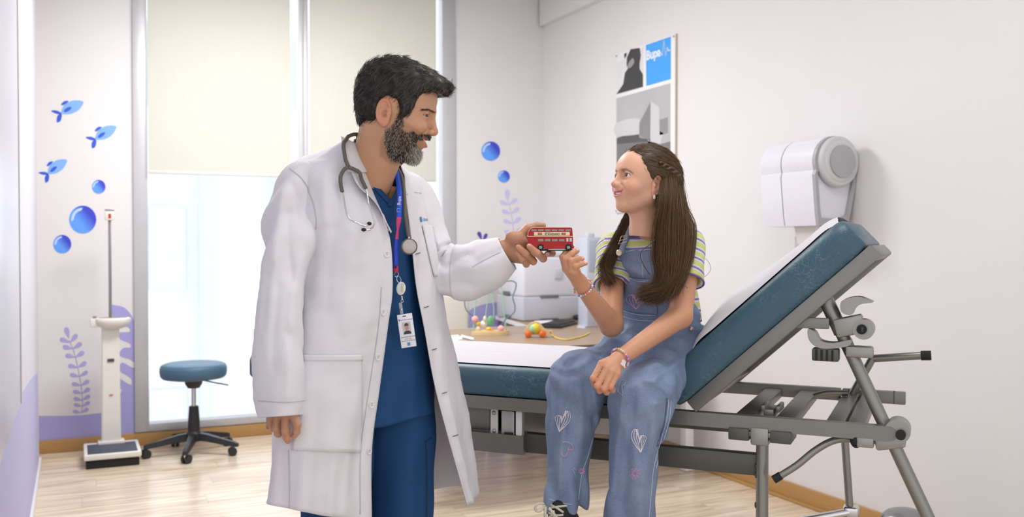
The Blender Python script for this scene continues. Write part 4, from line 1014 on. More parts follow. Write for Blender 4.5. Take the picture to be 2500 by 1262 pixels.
def strands(roots, dirs_fn, n_seg, length, r0, r1=.0002, sides=3, jitter=0.):
    """thin tapered hairs as one mesh: roots N x 3; dirs_fn(p, t, i) -> unit step for all hairs"""
    N = len(roots); P_ = np.zeros((N, n_seg+1, 3)); P_[:, 0] = roots; L_ = np.asarray(length)
    for k in range(n_seg):
        P_[:, k+1] = P_[:, k]+dirs_fn(P_[:, k], k/n_seg)*(L_/n_seg)[:, None]
    return tube_bundle(P_, r0, r1, sides)
def tube_bundle(P_, r0, r1=.0002, sides=3):
    N, S, _ = P_.shape; T = np.gradient(P_, axis=1); T /= np.linalg.norm(T, axis=-1, keepdims=True)+1e-9
    ref = np.tile(np.array([.31, .83, .46]), (N, S, 1)); A = np.cross(T, ref); A /= np.linalg.norm(A, axis=-1, keepdims=True)+1e-9; B = np.cross(T, A)
    tt_ = np.linspace(0, 1, S)[None, :]; r0 = np.broadcast_to(np.asarray(r0), (N,)) if np.ndim(r0) else np.full(N, r0)
    R = (r0[:, None]*(1-tt_**2)+r1*tt_**2)[..., None]
    V = np.stack([P_+A*R*math.cos(2*math.pi*j/sides)+B*R*math.sin(2*math.pi*j/sides) for j in range(sides)], 2).reshape(-1, 3)
    base = (np.arange(N)*S*sides)[:, None, None, None]; i = np.arange(S-1)[None, :, None, None]; j = np.arange(sides)[None, None, :, None]
    f = np.concatenate([base+i*sides+j, base+i*sides+(j+1) % sides, base+(i+1)*sides+(j+1) % sides, base+(i+1)*sides+j], -1).reshape(-1, 4)
    return V, f
from mathutils.bvhtree import BVHTree
def poly2d(x, z, pts):                # signed distance to a polygon, vectorised
    pts = np.asarray(pts, np.float32); d = np.full(x.shape, 1e9, np.float32); s = np.ones(x.shape, np.float32); n = len(pts)
    for i in range(n):
        a = pts[i]; b = pts[i-1]; ex_, ez_ = b[0]-a[0], b[1]-a[1]; wx, wz = x-a[0], z-a[1]
        h = np.clip((wx*ex_+wz*ez_)/(ex_*ex_+ez_*ez_+1e-12), 0, 1); bx, bz = wx-ex_*h, wz-ez_*h
        d = np.minimum(d, bx*bx+bz*bz)
        c1 = z >= a[1]; c2 = z < b[1]; c3 = ex_*wz > ez_*wx
        f = (c1 & c2 & c3) | (~c1 & ~c2 & ~c3); s = np.where(f, -s, s)
    return s*np.sqrt(d)
def inpoly(u, v, pts):
    return poly2d(np.asarray(u, np.float32), np.asarray(v, np.float32), pts) < 0
def proj(V):                          # camera-heading frame -> pixel
    V = np.asarray(V, float); X, Y, Z = V[..., 0], V[..., 1], V[..., 2]-CAMH
    cp, sp = math.cos(PITCH), math.sin(PITCH); f = Y*cp-Z*sp; up = Y*sp+Z*cp
    return 1250+FPX*X/f, 631-FPX*up/f
def vnormals(V, F_):
    a = np.cross(V[F_[:, 2]]-V[F_[:, 0]], V[F_[:, 3]]-V[F_[:, 1]]); N = np.zeros_like(V)
    for k in range(4):
        for c in range(3): N[:, c] += np.bincount(F_[:, k], weights=a[:, c], minlength=len(V))
    return N/(np.linalg.norm(N, axis=1, keepdims=True)+1e-12)
def seg_dist(u, v, pl):
    d = np.full(u.shape, 1e9); pl = np.asarray(smooth_poly(pl, 4, False))
    for a, b in zip(pl[:-1], pl[1:]):
        e = b-a; h = np.clip(((u-a[0])*e[0]+(v-a[1])*e[1])/(e @ e+1e-9), 0, 1); d = np.minimum(d, np.hypot(u-a[0]-e[0]*h, v-a[1]-e[1]*h))
    return d
def press_folds(V, N, folds):         # cloth creases: raise (+) or sink (-) the cloth along picture lines, on the side facing the viewer
    if (N*(V-V.mean(0))).sum() < 0: N = -N
    view = V-np.array([0, 0, CAMH]); view = view/np.linalg.norm(view, axis=1, keepdims=True); w0 = sstep(-(N*view).sum(1), .05, .4); u, v = proj(V); out = V.copy()
    for amp, wd, pl in folds:
        out -= view*(amp*w0*np.exp(-(seg_dist(u, v, pl)/wd)**2))[:, None]
    return out
class Surf:                           # pick points on a finished surface through picture positions
    def __init__(s, parts):
        V = []; F_ = []; n = 0
        for v, f in parts:
            V += [Vector(p) for p in np.asarray(v).tolist()]; F_ += [tuple(int(i)+n for i in q) for q in np.asarray(f).tolist()]; n += len(v)
        s.t = BVHTree.FromPolygons(V, F_)
    def hit(s, u, v, off=.002, fall=None):
        a, y, z = ray(u, v); d = Vector((a, y, z)).normalized(); o = Vector((0, 0, CAMH)); h = s.t.ray_cast(o, d)
        if h[0] is None:
            q = Vector(pc(u, v, fall or 2.5)); h = s.t.find_nearest(q)
            if fall: return q, Vector((0, -1, 0))
        n = h[1]
        if n.dot(d) > 0: n = -n
        return h[0]+n*off, n
    def path(s, pts, n=6, off=.002, closed=False, fall=None):
        return [s.hit(p[0], p[1], off, fall)[0] for p in smooth_poly(pts, n, closed)]
def cw(p): return Vector(cam2w(np.array([list(p)]))[0])
def gridfaces(R, C, closed=False):
    f = []
    for i in range(R-1):
        for j in range(C if closed else C-1):
            k = (j+1) % C; f.append((i*C+j, i*C+k, (i+1)*C+k, (i+1)*C+j))
    return np.array(f)
def solid(o, th, off=-1):
    m = o.modifiers.new('thickness', 'SOLIDIFY'); m.thickness = th; m.offset = off; return o
def person_root(name, label, u, d):
    X = (u-1250)/FPX*d; w = c2w(X, d); return thing(name, label, 'person', (w[0], w[1], 0))
def ring_tube(cs, seg=40, up=(0, 1, 0)):
    """rings round a bent path: cs = list of (point, r_a, r_b); returns rows x seg x 3 (r_b along up-ish)"""
    P_ = [np.array(c[0], float) for c in cs]; rows = []
    for i, c in enumerate(cs):
        t = P_[min(i+1, len(P_)-1)]-P_[max(i-1, 0)]; t /= np.linalg.norm(t); u = np.array(up, float); u -= t*(u @ t); u /= np.linalg.norm(u); a = np.cross(t, u)
        rows.append([P_[i]+a*c[1]*math.cos(q)+u*c[2]*math.sin(q) for q in np.linspace(0, 2*math.pi, seg, endpoint=False)])
    return np.array(rows)
# skin: pigment from a colour attribute, soft subsurface
def skin_mat(name):
    m = mat(name, (200, 150, 120), .46, noise=.04, nscale=180, bump=.12, bscale=900, sss=.12, attr='pigment', spec=.4); return m
M_skin = skin_mat('skin')
def hair_mat(name, rough=.42):
    return mat(name, (50, 40, 30), rough, attr='pigment', noise=.1, nscale=300, spec=.45)
M_hair = hair_mat('hair')
def on_lips(K, ay, z, w=.0085):
    lp = np.array(K['_lips']); zc = np.interp(ay, lp[:, 1], lp[:, 2]); k = np.clip(1-(ay/K['corner'][0])**2*.6, .2, 1)
    return np.exp(-((z-zc)/((K['gap']*.8+w*K['lipk'])*k))**4)*(ay < K['corner'][0])
def blend(base, col, w): return base*(1-w[:, None])+np.array(srgb(*col))[None, :]*w[:, None]
def sstep(x, a, b): t = np.clip((x-a)/(b-a), 0, 1); return t*t*(3-2*t)
def finger(p, pts, rs, k=.004, d=None):
    for i in range(len(pts)-1):
        s_ = sd_caps(p, pts[i], pts[i+1], rs[i], rs[i+1]); d = s_ if d is None else smin(d, s_, k)
    return d
def join_nets(parts):
    V = []; F_ = []; n = 0
    for v, f in parts: V.append(v); F_.append(f+n); n += len(v)
    return np.concatenate(V), np.concatenate(F_)
def eyeballs(root, xf, K, yaw=0., pitch=0., sides=(-1, 1), iris=(70, 50, 34)):
    """eyeball with iris and pupil as parts of the body; xf maps head-local to camera frame"""
    ex, ey, ez_ = K['eye']; out = []
    for sd in sides:
        c = np.array([ex, ey*sd, ez_]); Rg = Rz(yaw) @ Ry(-pitch)
        mb = MB().ball((0, 0, 0), K['er'], 24, 16); v = np.array(mb.v)+c
        e = link('eyeball', cam2w(xf(v)), mb.f, mat('eye_white', (226, 218, 212), .15, noise=.02, coat=.5), root, 180)
        for nm, ang, rr, m_ in (('iris', .58, 1.012, mat('iris_%d' % iris[0], iris, .15, noise=.25, nscale=900, coat=.6)), ('pupil', .27, 1.03, mat('pupil', (8, 7, 6), .08, coat=.8))):
            pr = [(math.sin(a)*K['er']*rr, math.cos(a)*K['er']*rr) for a in np.linspace(ang, 0.001, 8)]
            mb = MB().lathe(pr, (0, 0, 0), 24); v = np.array(mb.v) @ Ry(math.pi/2).T @ Rg.T+c
            link(nm, cam2w(xf(v)), mb.f, m_, e, 180)
# ------------------------------------------------------------------ the doctor
KM = dict(skull_c=(-.006, 0, .042), skull_r=(.094, .075, .091), fore_c=(.032, 0, .062), fore_r=(.062, .062, .055), face_c=(.034, 0, -.02), face_r=(.056, .058, .075),
  jaw_a=(.0, .047, -.052), jaw_b=(.062, .014, -.088), jaw_ra=.020, jaw_rb=.014, chin_c=(.066, 0, -.085), chin_r=(.017, .02, .017),
  cheek_c=(.067, .0385, -.013), cheek_r=(.0215, .0205, .017), brow=(.091, .033), browk=1.1, eye=(.075, .031, .0185), er=.0122, open=(.0032, .0026),
  nose=((.094, 0, .022), (.1065, 0, -.014), (.094, 0, -.023)), nr=(.0066, .0100), ala=.0125, mouth=(.094, -.047), corner=(.030, .074, -.0345), lipk=1.0, gap=.0062, foldk=1.4, crow=(-.5, .1, .65),
  neck=[((-.03, 0, -.03), (-.048, .085, -.235), .055, .050), ((-.0, 0, -.06), (-.022, .078, -.22), .045, .036)], ear=(-.02, .0715, .0), earR=Rz(.22) @ Ry(-.12), es=1.05)
MAN = person_root('person', 'bearded man in white coat and blue scrubs holding out a red toy bus', 900, 2.55)
MO = pc(965, 286, 2.45); MR = Ry(math.radians(13)) @ Rx(0)
def mxf(v): return np.asarray(v) @ MR.T+MO
def mloc(u, v):                       # picture point -> man's head profile plane (upright local x, z)
    q = (pc(u, v, 2.45)-MO) @ MR; return q[0], q[2]
V, Fh = nets(head_sdf(KM), (-.13, -.11, -.25), (.125, .13, .15), .0021); V = relax(V, Fh, 1, .35)
hl = V.copy(); x, y, z = hl.T; ay = np.abs(y)
base = np.tile(np.array(srgb(202, 154, 122)), (len(V), 1))
base = blend(base, (214, 140, 116), .6*np.exp(-(((x-.07)/.02)**2+((ay-.042)/.016)**2+((z+.016)/.018)**2)))       # cheeks
base = blend(base, (200, 128, 108), .7*np.exp(-(((x-.106)/.012)**2+(y/.014)**2+((z+.014)/.014)**2)))           # nose
base = blend(base, (214, 136, 112), .55*sstep(ay, .070, .078)*sstep(z, -.04, -.03)*(1-sstep(z, .03, .045)))     # ears
lipm = on_lips(KM, ay, z)*(x > .06); base = blend(base, (176, 98, 92), .85*lipm)
# beard field in head-local coordinates (side picture outline)
beard_px = [(1008, 283), (990, 296), (992, 312), (985, 320), (1000, 330), (1014, 326), (1022, 334), (1030, 334), (1034, 331), (1050, 331), (1052, 343), (1037, 343), (1026, 342), (1018, 350), (1020, 360), (1030, 368), (1034, 374), (1030, 392), (1012, 398), (985, 396), (960, 392), (950, 376), (948, 350), (951, 325), (962, 318), (975, 300), (985, 283)]
beard_l = [mloc(*p) for p in beard_px]
bd = poly2d(x.astype(np.float32), z.astype(np.float32), beard_l)
front = sstep(x, .03, .07)
bmask = sstep(-bd, -.006, .004)*((ay > .012) | (z < -.045) | (z > -.044))
gapm = on_lips(KM, ay, z, .007)*(x > .06)
bmask = bmask*(1-gapm)
base = blend(base, (70, 54, 45), .8*bmask)
base = blend(base, (120, 86, 70), .35*sstep(-poly2d(x.astype(np.float32), z.astype(np.float32), [mloc(*p) for p in [(948, 330), (990, 300), (1035, 330), (1036, 396), (955, 402), (930, 385), (935, 350)]]), -.004, .004)*(1-bmask))
ex_, ey_, ez_ = KM['eye']; lidl = np.exp(-((np.sqrt((x-ex_)**2+(ay-ey_)**2+(z-ez_)**2)-KM['er']-.0012)/.0014)**2)*np.exp(-((z-(ez_+KM['open'][0]-.25*(ay-ey_)**2/.012))/.0016)**2); base = blend(base, (52, 36, 28), .85*np.clip(lidl*1.4, 0, 1))
brow_l = [mloc(*p) for p in [(1030, 278), (1040, 273), (1052, 272), (1064, 275), (1063, 278), (1052, 275.5), (1041, 276.5)]]
brm = sstep(-poly2d(x.astype(np.float32), z.astype(np.float32), brow_l), -.002, .002)*(x > .06); base = blend(base, (50, 38, 30), .75*brm)
# torso core, arms, hands (camera frame)
LL = np.array([math.cos(math.radians(40)), math.sin(math.radians(40)), 0]); FW = np.array([math.sin(math.radians(40)), -math.cos(math.radians(40)), 0])
BC = np.array([-.40, 2.56, 0])
def Bm(a, b, z): return BC+LL*a+FW*b+np.array([0, 0, z])
def core(p):
    d = sd_caps(p, Bm(-.07, 0, 1.30), Bm(.07, 0, 1.30), .092, .092); d = smin(d, sd_caps(p, Bm(-.13, -.01, 1.405), Bm(.13, -.01, 1.395), .04, .04), .05)
    d = smin(d, sd_caps(p, Bm(-.06, 0, 1.25), Bm(-.06, 0, .95), .09, .10), .05); d = smin(d, sd_caps(p, Bm(.06, 0, 1.25), Bm(.06, 0, .95), .09, .10), .05)
    d = smin(d, sd_caps(p, Bm(0, .02, 1.42), Bm(0, .045, 1.33), .04, .05), .03)
    for s_ in (-1, 1):
        d = smin(d, sd_caps(p, Bm(.095*s_, 0, .92), Bm(.1*s_, .01, .5), .085, .06), .04); d = smin(d, sd_caps(p, Bm(.1*s_, .01, .5), Bm(.1*s_, -.01, .08), .055, .04), .03)
        d = smin(d, sd_caps(p, Bm(.1*s_, -.02, .05), Bm(.11*s_, .13, .035), .04, .032), .03)
    a0, a1, a2 = Bm(-.175, 0, 1.40), pc(690, 740, 2.31), pc(690, 985, 2.24)
    d = smin(d, sd_caps(p, a0, a1, .035, .035), .03); d = smin(d, sd_caps(p, a1, a2, .035, .03), .02)
    b0, b1, b2 = Bm(.15, -.03, 1.385), pc(1078, 655, 2.72), pc(1225, 612, 2.67)
    d = smin(d, sd_caps(p, b0, b1, .03, .03), .03); d = smin(d, sd_caps(p, b1, b2, .035, .028), .02)
    return d
Vc, Fc = nets(core, (-.80, 2.1, -.02), (.02, 3.0, 1.56), .011); Vc = relax(Vc, Fc, 2, .5)
# left hand, palm to the camera, fingers closing round the toy
def Q(*l): return [pc(*q) for q in l]
def handL(p):
    w = pc(1226, 612, 2.665); d = sd_caps(p, pc(1190, 622, 2.67), w, .030, .027)
    mcp = Q((1302, 583, 2.69), (1302, 602, 2.69), (1292, 620, 2.685), (1279, 634, 2.672))
    for i, mp in enumerate(mcp): d = smin(d, sd_caps(p, w+np.array([0, 0, .014-.009*i]), mp, .017, .0125), .012)
    d = smin(d, sd_ell(p, pc(1262, 585, 2.652), (.034, .017, .021), Ry(math.radians(28))), .016)      # thumb ball
    d = smin(d, sd_ell(p, pc(1263, 622, 2.655), (.026, .016, .018)), .014)
    d = smin(d, finger(p, Q((1262, 582, 2.655), (1288, 558, 2.665), (1310, 551, 2.672), (1326, 551, 2.67)), (.015, .0125, .0105, .0085)), .008)
    fs = [Q((1302, 583, 2.69), (1338, 602, 2.685), (1348, 618, 2.655), (1336, 620, 2.622)), Q((1302, 602, 2.69), (1326, 631, 2.645), (1311, 618, 2.588), (1293, 602, 2.577)),
          Q((1292, 620, 2.685), (1302, 638, 2.640), (1285, 620, 2.600), (1266, 604, 2.596)), Q((1279, 634, 2.672), (1285, 645, 2.638), (1275, 633, 2.61), (1264, 619, 2.606))]
    for f, s_ in zip(fs, (1, 1.03, 1.0, .88)): d = smin(d, finger(p, f, (.0108*s_, .0104*s_, .0097*s_, .0082*s_)), .0022)
    return d
c0 = pc(1285, 605, 2.64); V2, F2 = nets(handL, (c0[0]-.13, 2.53, c0[2]-.085), (c0[0]+.09, 2.73, c0[2]+.09), .0019); V2 = relax(V2, F2, 1, .3)
def handR(p):
    w = pc(692, 985, 2.245); d = sd_caps(p, pc(690, 950, 2.245), w, .03, .028)
    mcp = Q((662, 1016, 2.262), (677, 1020, 2.246), (697, 1020, 2.234), (716, 1014, 2.226))
    for mp in mcp: d = smin(d, sd_caps(p, w, mp, .020, .0108), .009)
    fs = [Q((662, 1016, 2.262), (660, 1034, 2.270), (666, 1046, 2.285), (672, 1048, 2.30)), Q((677, 1020, 2.246), (675, 1044, 2.243), (678, 1058, 2.252), (681, 1061, 2.268)),
          Q((697, 1020, 2.234), (697, 1050, 2.228), (700, 1068, 2.238), (703, 1076, 2.252)), Q((716, 1014, 2.226), (726, 1036, 2.222), (724, 1054, 2.23), (719, 1063, 2.24))]
    for f, s_ in zip(fs, (.88, 1, 1.04, 1)): d = smin(d, finger(p, f, (.0100*s_, .0094*s_, .0088*s_, .0076*s_)), .0015)
    return d
c0 = pc(695, 1030, 2.245); V3, F3 = nets(handR, (c0[0]-.07, 2.16, c0[2]-.07), (c0[0]+.07, 2.34, c0[2]+.1), .0019); V3 = relax(V3, F3, 1, .3)
sk = np.array(srgb(196, 146, 116))
def handcol(V_, tips):
    c = np.tile(sk, (len(V_), 1)); 
    for t_ in tips: c = blend(c, (214, 140, 120), .6*np.exp(-(np.linalg.norm(V_-t_, axis=1)/.014)**2))
    return c
c2_ = handcol(V2, Q((1336, 620, 2.622), (1293, 602, 2.577), (1266, 604, 2.596), (1264, 619, 2.606), (1326, 631, 2.645), (1302, 638, 2.64)))
c3_ = handcol(V3, Q((705, 1074, 2.25), (686, 1058, 2.27), (715, 1062, 2.24)))
Vb, Fb = join_nets([(mxf(V), Fh), (Vc, Fc), (V2, F2), (V3, F3)])
colb = np.concatenate([base, np.tile(np.array(srgb(202, 154, 122)), (len(Vc), 1)), c2_, c3_])
body_m = link('body', cam2w(Vb), Fb, M_skin, MAN, 180, fix=False, cols={'pigment': colb})
eyeballs(MAN, mxf, KM, yaw=-.6, pitch=-.1, iris=(72, 52, 36))
# teeth
mb = MB().ring_loft([[Vector((KM['mouth'][0]-.013-r_*.0+.0*q, math.sin(a)*.019, 0)) for a in (0,)] for q in (0, 1) for r_ in (0,)]) if False else MB()
lpm = np.array(KM['_lips'])
tv = [[(np.interp(abs(yy), lpm[:, 1], lpm[:, 0])-.0055, yy, np.interp(abs(yy), lpm[:, 1], lpm[:, 2])+zz) for yy in np.linspace(-.022, .022, 14)] for zz in (-.0035, .006)]
link('teeth', cam2w(mxf(np.array(tv).reshape(-1, 3))), gridfaces(2, 14), mat('teeth', (222, 206, 186), .3, noise=.03, coat=.3), MAN, 60)
# finger nails
def nail(p, nrm, along, w, l, par, m):
    p = np.array(p); n = np.array(nrm, float); n /= np.linalg.norm(n); a = np.array(along, float); a -= n*(a @ n); a /= np.linalg.norm(a); s_ = np.cross(n, a)
    g = [[p+a*l*i+s_*w*j+n*(.0007-.0022*j*j) for j in np.linspace(-1, 1, 7)] for i in np.linspace(-1, 1, 6)]
    link('nail', cam2w(np.array(g).reshape(-1, 3)), gridfaces(6, 7), m, par, 180)
M_nail = mat('nail', (212, 160, 142), .25, noise=.02, coat=.3)
ntree = Surf([(V2, F2), (V3, F3)])
for (u, v, al) in ((1337, 617, (-1, 0, .3)), (1290, 599, (-.7, 0, .7)), (718, 1063, (-.2, 0, -1))):
    h, n = ntree.hit(u, v, -.0002); nail(h, n, al, .0048, .005, body_m, M_nail)
# hair and beard
hair_px = [(880, 312), (873, 300), (870, 270), (869, 230), (874, 192), (889, 161), (914, 143), (950, 135), (986, 141), (1022, 158), (1058, 177), (1088, 195), (1101, 206), (1098, 221), (1084, 231), (1070, 228), (1052, 231), (1036, 236), (1026, 250), (1018, 266), (1008, 283), (995, 296), (985, 292), (983, 272), (975, 254), (955, 247), (938, 252), (934, 275), (930, 295), (915, 304), (895, 306)]
hp = [mloc(*p) for p in hair_px]
def hairf(p):
    d = poly2d(p[..., 0], p[..., 2], hp)-.0015
    e = sd_ell(p, (.012, 0, .045), (.152, .0835, .125)); d = smax(d, e, .02)
    d = np.maximum(d, -(sd_ell(p, (-.006, 0, .042), (.088, .069, .085))))
    q = p.reshape(-1, 3); n = (vnoise(q*np.array([1, 1, .6]), 38, 5)*.0016+vnoise(q*np.array([1, 1, .5]), 85, 6)*.0008).reshape(d.shape)
    return d+n
Vh, Fhh = nets(hairf, (-.135, -.1, -.06), (.165, .1, .18), .0028); Vh = relax(Vh, Fhh, 1, .4)
rs = np.random.RandomState(3)
hc = np.tile(np.array(srgb(28, 25, 20)), (len(Vh), 1))
hair_o = link('hair', cam2w(mxf(Vh)), Fhh, M_hair, MAN, 180, fix=False, cols={'pigment': hc})
Nh = vnormals(Vh, Fhh)
if (Nh*(Vh-np.array([0, 0, .04]))).sum() < 0: Nh = -Nh
out_ok = np.where(np.linalg.norm((Vh-np.array([-.006, 0, .042]))/np.array([.092, .073, .09]), axis=1) > .96)[0]
pick = rs.choice(out_ok, 7500)
rt = Vh[pick]; rn = Nh[pick]; side = sstep(np.abs(rt[:, 1]), .035, .06)*(1-sstep(rt[:, 2], .10, .13))
fd = np.where(side[:, None] > .5, np.array([-.5, 0, -.85]), np.array([.9, 0, .12])); fd = fd+rs.normal(size=fd.shape)*.22
def hdir(pp, t):
    f = fd-rn*(fd*rn).sum(1, keepdims=True); f /= np.linalg.norm(f, axis=1, keepdims=True); f = f+rn*(.16-.3*t); return f/np.linalg.norm(f, axis=1, keepdims=True)
def strand_obj(nm, V_, f_, per, cols_, root, m_):
    c = np.repeat(cols_, per, axis=0); o = link(nm, V_, f_, m_, root, 180, fix=False, cols={'pigment': c}); o['kind'] = 'stuff'; return o
Vs, fs_ = strands(rt-rn*.001, hdir, 4, rs.uniform(.012, .026, len(rt)), rs.uniform(.0002, .0004, len(rt)))
grey = rs.rand(len(rt)) < (.10+.22*sstep(rt[:, 0], .02, .07)*side)
sc_ = np.where(grey[:, None], np.array(srgb(128, 122, 112)), np.array(srgb(34, 29, 23)))*rs.uniform(.6, 1.3, (len(rt), 1))
strand_obj('hair_strands', cam2w(mxf(Vs)), fs_, 5*3, sc_, hair_o, M_hair)
# beard strands
bi = np.where((bmask > .5) & (x > -.035))[0]; Nv = vnormals(V, Fh)
if (Nv*(V-np.array([0, 0, .02]))).sum() < 0: Nv = -Nv
pick = np.concatenate([rs.choice(bi, 7000), rs.choice(bi[(V[bi, 2] > -.045) & (V[bi, 0] > .07)], 1500)]); rt = V[pick]; rn = Nv[pick]
chin = sstep(rt[:, 0], .045, .075)*sstep(-rt[:, 2], .05, .075); mous = (rt[:, 2] > -.045) & (rt[:, 0] > .07)
fd = np.stack([.35-.1*rs.rand(len(rt)), .5*np.sign(rt[:, 1])*mous, -.9*np.ones(len(rt))], 1); fd[:, 0] = np.where(rt[:, 0] < .03, -.25, fd[:, 0]); fd += rs.normal(size=fd.shape)*.28
def bdir(pp, t): 
    f = fd/np.linalg.norm(fd, axis=1, keepdims=True)+rn*(bl_-.5*t); return f/np.linalg.norm(f, axis=1, keepdims=True)
bl_ = .75
Vs, fs_ = strands(rt-rn*.0006, bdir, 3, rs.uniform(.004, .009, len(rt))*(1+.6*chin)*np.where(mous, .95, 1), .00028)
grey = rs.rand(len(rt)) < (.28+.55*chin)
sc_ = np.where(grey[:, None], np.array(srgb(214, 208, 198)), np.array(srgb(36, 29, 24)))*rs.uniform(.6, 1.2, (len(rt), 1))
strand_obj('beard', cam2w(mxf(Vs)), fs_, 4*3, sc_, MAN, M_hair)
bi = np.where(brm > .5)[0]; pick = rs.choice(bi, 360); rt = V[pick]; rn = Nv[pick]; fd = np.stack([-.6*np.ones(360), .8*np.sign(rt[:, 1]), .1*np.ones(360)], 1)+rs.normal(size=(360, 3))*.25
bl_ = .25
Vs, fs_ = strands(rt, bdir, 3, rs.uniform(.004, .007, 360), .00028); strand_obj('eyebrows', cam2w(mxf(Vs)), fs_, 12, np.tile(np.array(srgb(40, 32, 26)), (360, 1)), MAN, M_hair)

# ---- clothes
M_coat = mat('coat_cotton', (226, 223, 229), .75, noise=.012, nscale=12, bump=.1, bscale=700, sheen=.1)
M_navy = mat('scrub_navy', (6, 64, 114), .8, noise=.05, nscale=14, bump=.12, bscale=800)
rows = [
 [(866, 366, 2.50), (850, 350, 2.48), (836, 350, 2.49), (828, 360, 2.51), (836, 352, 2.55), (862, 344, 2.60), (910, 352, 2.63), (955, 382, 2.64), (972, 396, 2.62), (979, 404, 2.60), (980, 408, 2.575)],
 [(878, 395, 2.475), (848, 378, 2.44), (795, 378, 2.44), (762, 386, 2.47), (775, 376, 2.54), (840, 366, 2.60), (915, 378, 2.67), (985, 412, 2.69), (1002, 424, 2.66), (997, 424, 2.61), (984, 420, 2.555)],
 [(890, 425, 2.455), (850, 414, 2.415), (778, 404, 2.40), (712, 414, 2.44), (732, 400, 2.55), (830, 386, 2.63), (920, 402, 2.71), (1006, 440, 2.73), (1027, 452, 2.70), (1010, 444, 2.62), (988, 432, 2.535)],
 [(911, 480, 2.44), (865, 478, 2.385), (795, 476, 2.36), (728, 480, 2.42), (742, 478, 2.56), (830, 470, 2.66), (930, 470, 2.75), (1022, 484, 2.75), (1043, 492, 2.70), (1020, 486, 2.60), (991, 480, 2.51)],
 [(950, 575, 2.425), (890, 573, 2.365), (800, 570, 2.335), (735, 570, 2.40), (745, 570, 2.56), (830, 565, 2.68), (940, 565, 2.78), (1043, 575, 2.77), (1060, 578, 2.70), (1038, 577, 2.60), (1003, 575, 2.50)],
 [(958, 700, 2.42), (897, 697, 2.36), (800, 692, 2.32), (726, 690, 2.39), (738, 690, 2.56), (830, 690, 2.70), (950, 692, 2.81), (1062, 698, 2.79), (1078, 702, 2.70), (1053, 702, 2.60), (1017, 700, 2.50)],
 [(946, 800, 2.415), (886, 797, 2.35), (795, 792, 2.305), (716, 790, 2.37), (728, 790, 2.56), (830, 790, 2.71), (960, 792, 2.83), (1078, 798, 2.80), (1091, 802, 2.70), (1067, 802, 2.60), (1036, 800, 2.51)],
 [(926, 950, 2.405), (862, 947, 2.335), (770, 942, 2.285), (690, 938, 2.345), (706, 938, 2.56), (830, 938, 2.73), (980, 940, 2.86), (1108, 946, 2.82), (1128, 952, 2.70), (1100, 952, 2.60), (1064, 950, 2.53)],
 [(907, 1100, 2.395), (842, 1097, 2.32), (750, 1090, 2.265), (667, 1084, 2.325), (690, 1082, 2.57), (830, 1080, 2.75), (1000, 1080, 2.89), (1128, 1088, 2.83), (1150, 1098, 2.71), (1130, 1100, 2.62), (1104, 1100, 2.56)],
 [(907, 1285, 2.395), (832, 1264, 2.305), (740, 1250, 2.255), (655, 1226, 2.305), (688, 1212, 2.58), (830, 1204, 2.77), (1005, 1196, 2.91), (1128, 1190, 2.86), (1163, 1205, 2.73), (1154, 1222, 2.65), (1142, 1234, 2.59)]]
rows = np.array([[pc(*q) for q in r] for r in rows])
NU, NV = 150, 130
G = loft(rows, NU, NV)
# soft drape folds: vertical below the waist, diagonal at the chest
uu, vv = np.meshgrid(np.linspace(0, 1, NU), np.linspace(0, 1, NV))
dGu = np.gradient(G, axis=1); dGv = np.gradient(G, axis=0); Nn = np.cross(dGu, dGv); Nn /= np.linalg.norm(Nn, axis=-1, keepdims=True)+1e-9
edge = np.clip(np.minimum(uu, 1-uu)/.03, 0, 1)
fold = .007*np.sin(uu*46+2.2*np.sin(vv*3)+1.3*vv)*sstep(vv, .5, .95)+.003*np.sin(uu*95+vv*7)*sstep(vv, .62, 1)+.006*np.sin((uu*34-vv*18))*np.exp(-((vv-.42)/.14)**2)
fold += .0035*vnoise(G.reshape(-1, 3), 5.5, 9).reshape(uu.shape)+.0009*vnoise(G.reshape(-1, 3), 16, 4).reshape(uu.shape)
Gc = G+Nn*(fold*edge)[..., None]
fG = gridfaces(NV, NU)
Gc = press_folds(Gc.reshape(-1, 3), Nn.reshape(-1, 3), [(-.010, 12, [(772, 560), (764, 640), (754, 720)]), (.006, 16, [(862, 560), (852, 680), (842, 800)]), (-.005, 14, [(820, 560), (806, 650), (800, 760)]), (.007, 12, [(852, 1115), (846, 1180), (838, 1255)]), (-.007, 14, [(800, 1110), (792, 1180), (790, 1255)]),
   (.006, 14, [(745, 1110), (735, 1180), (728, 1250)]), (-.006, 10, [(690, 1080), (690, 1160), (688, 1240)]), (.005, 9, [(1072, 830), (1098, 960), (1128, 1130)]), (-.005, 9, [(1052, 470), (1040, 520), (1042, 560)]), (.004, 8, [(1025, 470), (1030, 540), (1046, 620)]), (-.005, 10, [(905, 880), (885, 980), (880, 1090)]), (.005, 12, [(800, 420), (790, 480), (795, 540)])]).reshape(Gc.shape)
coat = solid(link('coat', cam2w(Gc.reshape(-1, 3)), fG, M_coat, MAN, 60), .003, 0)
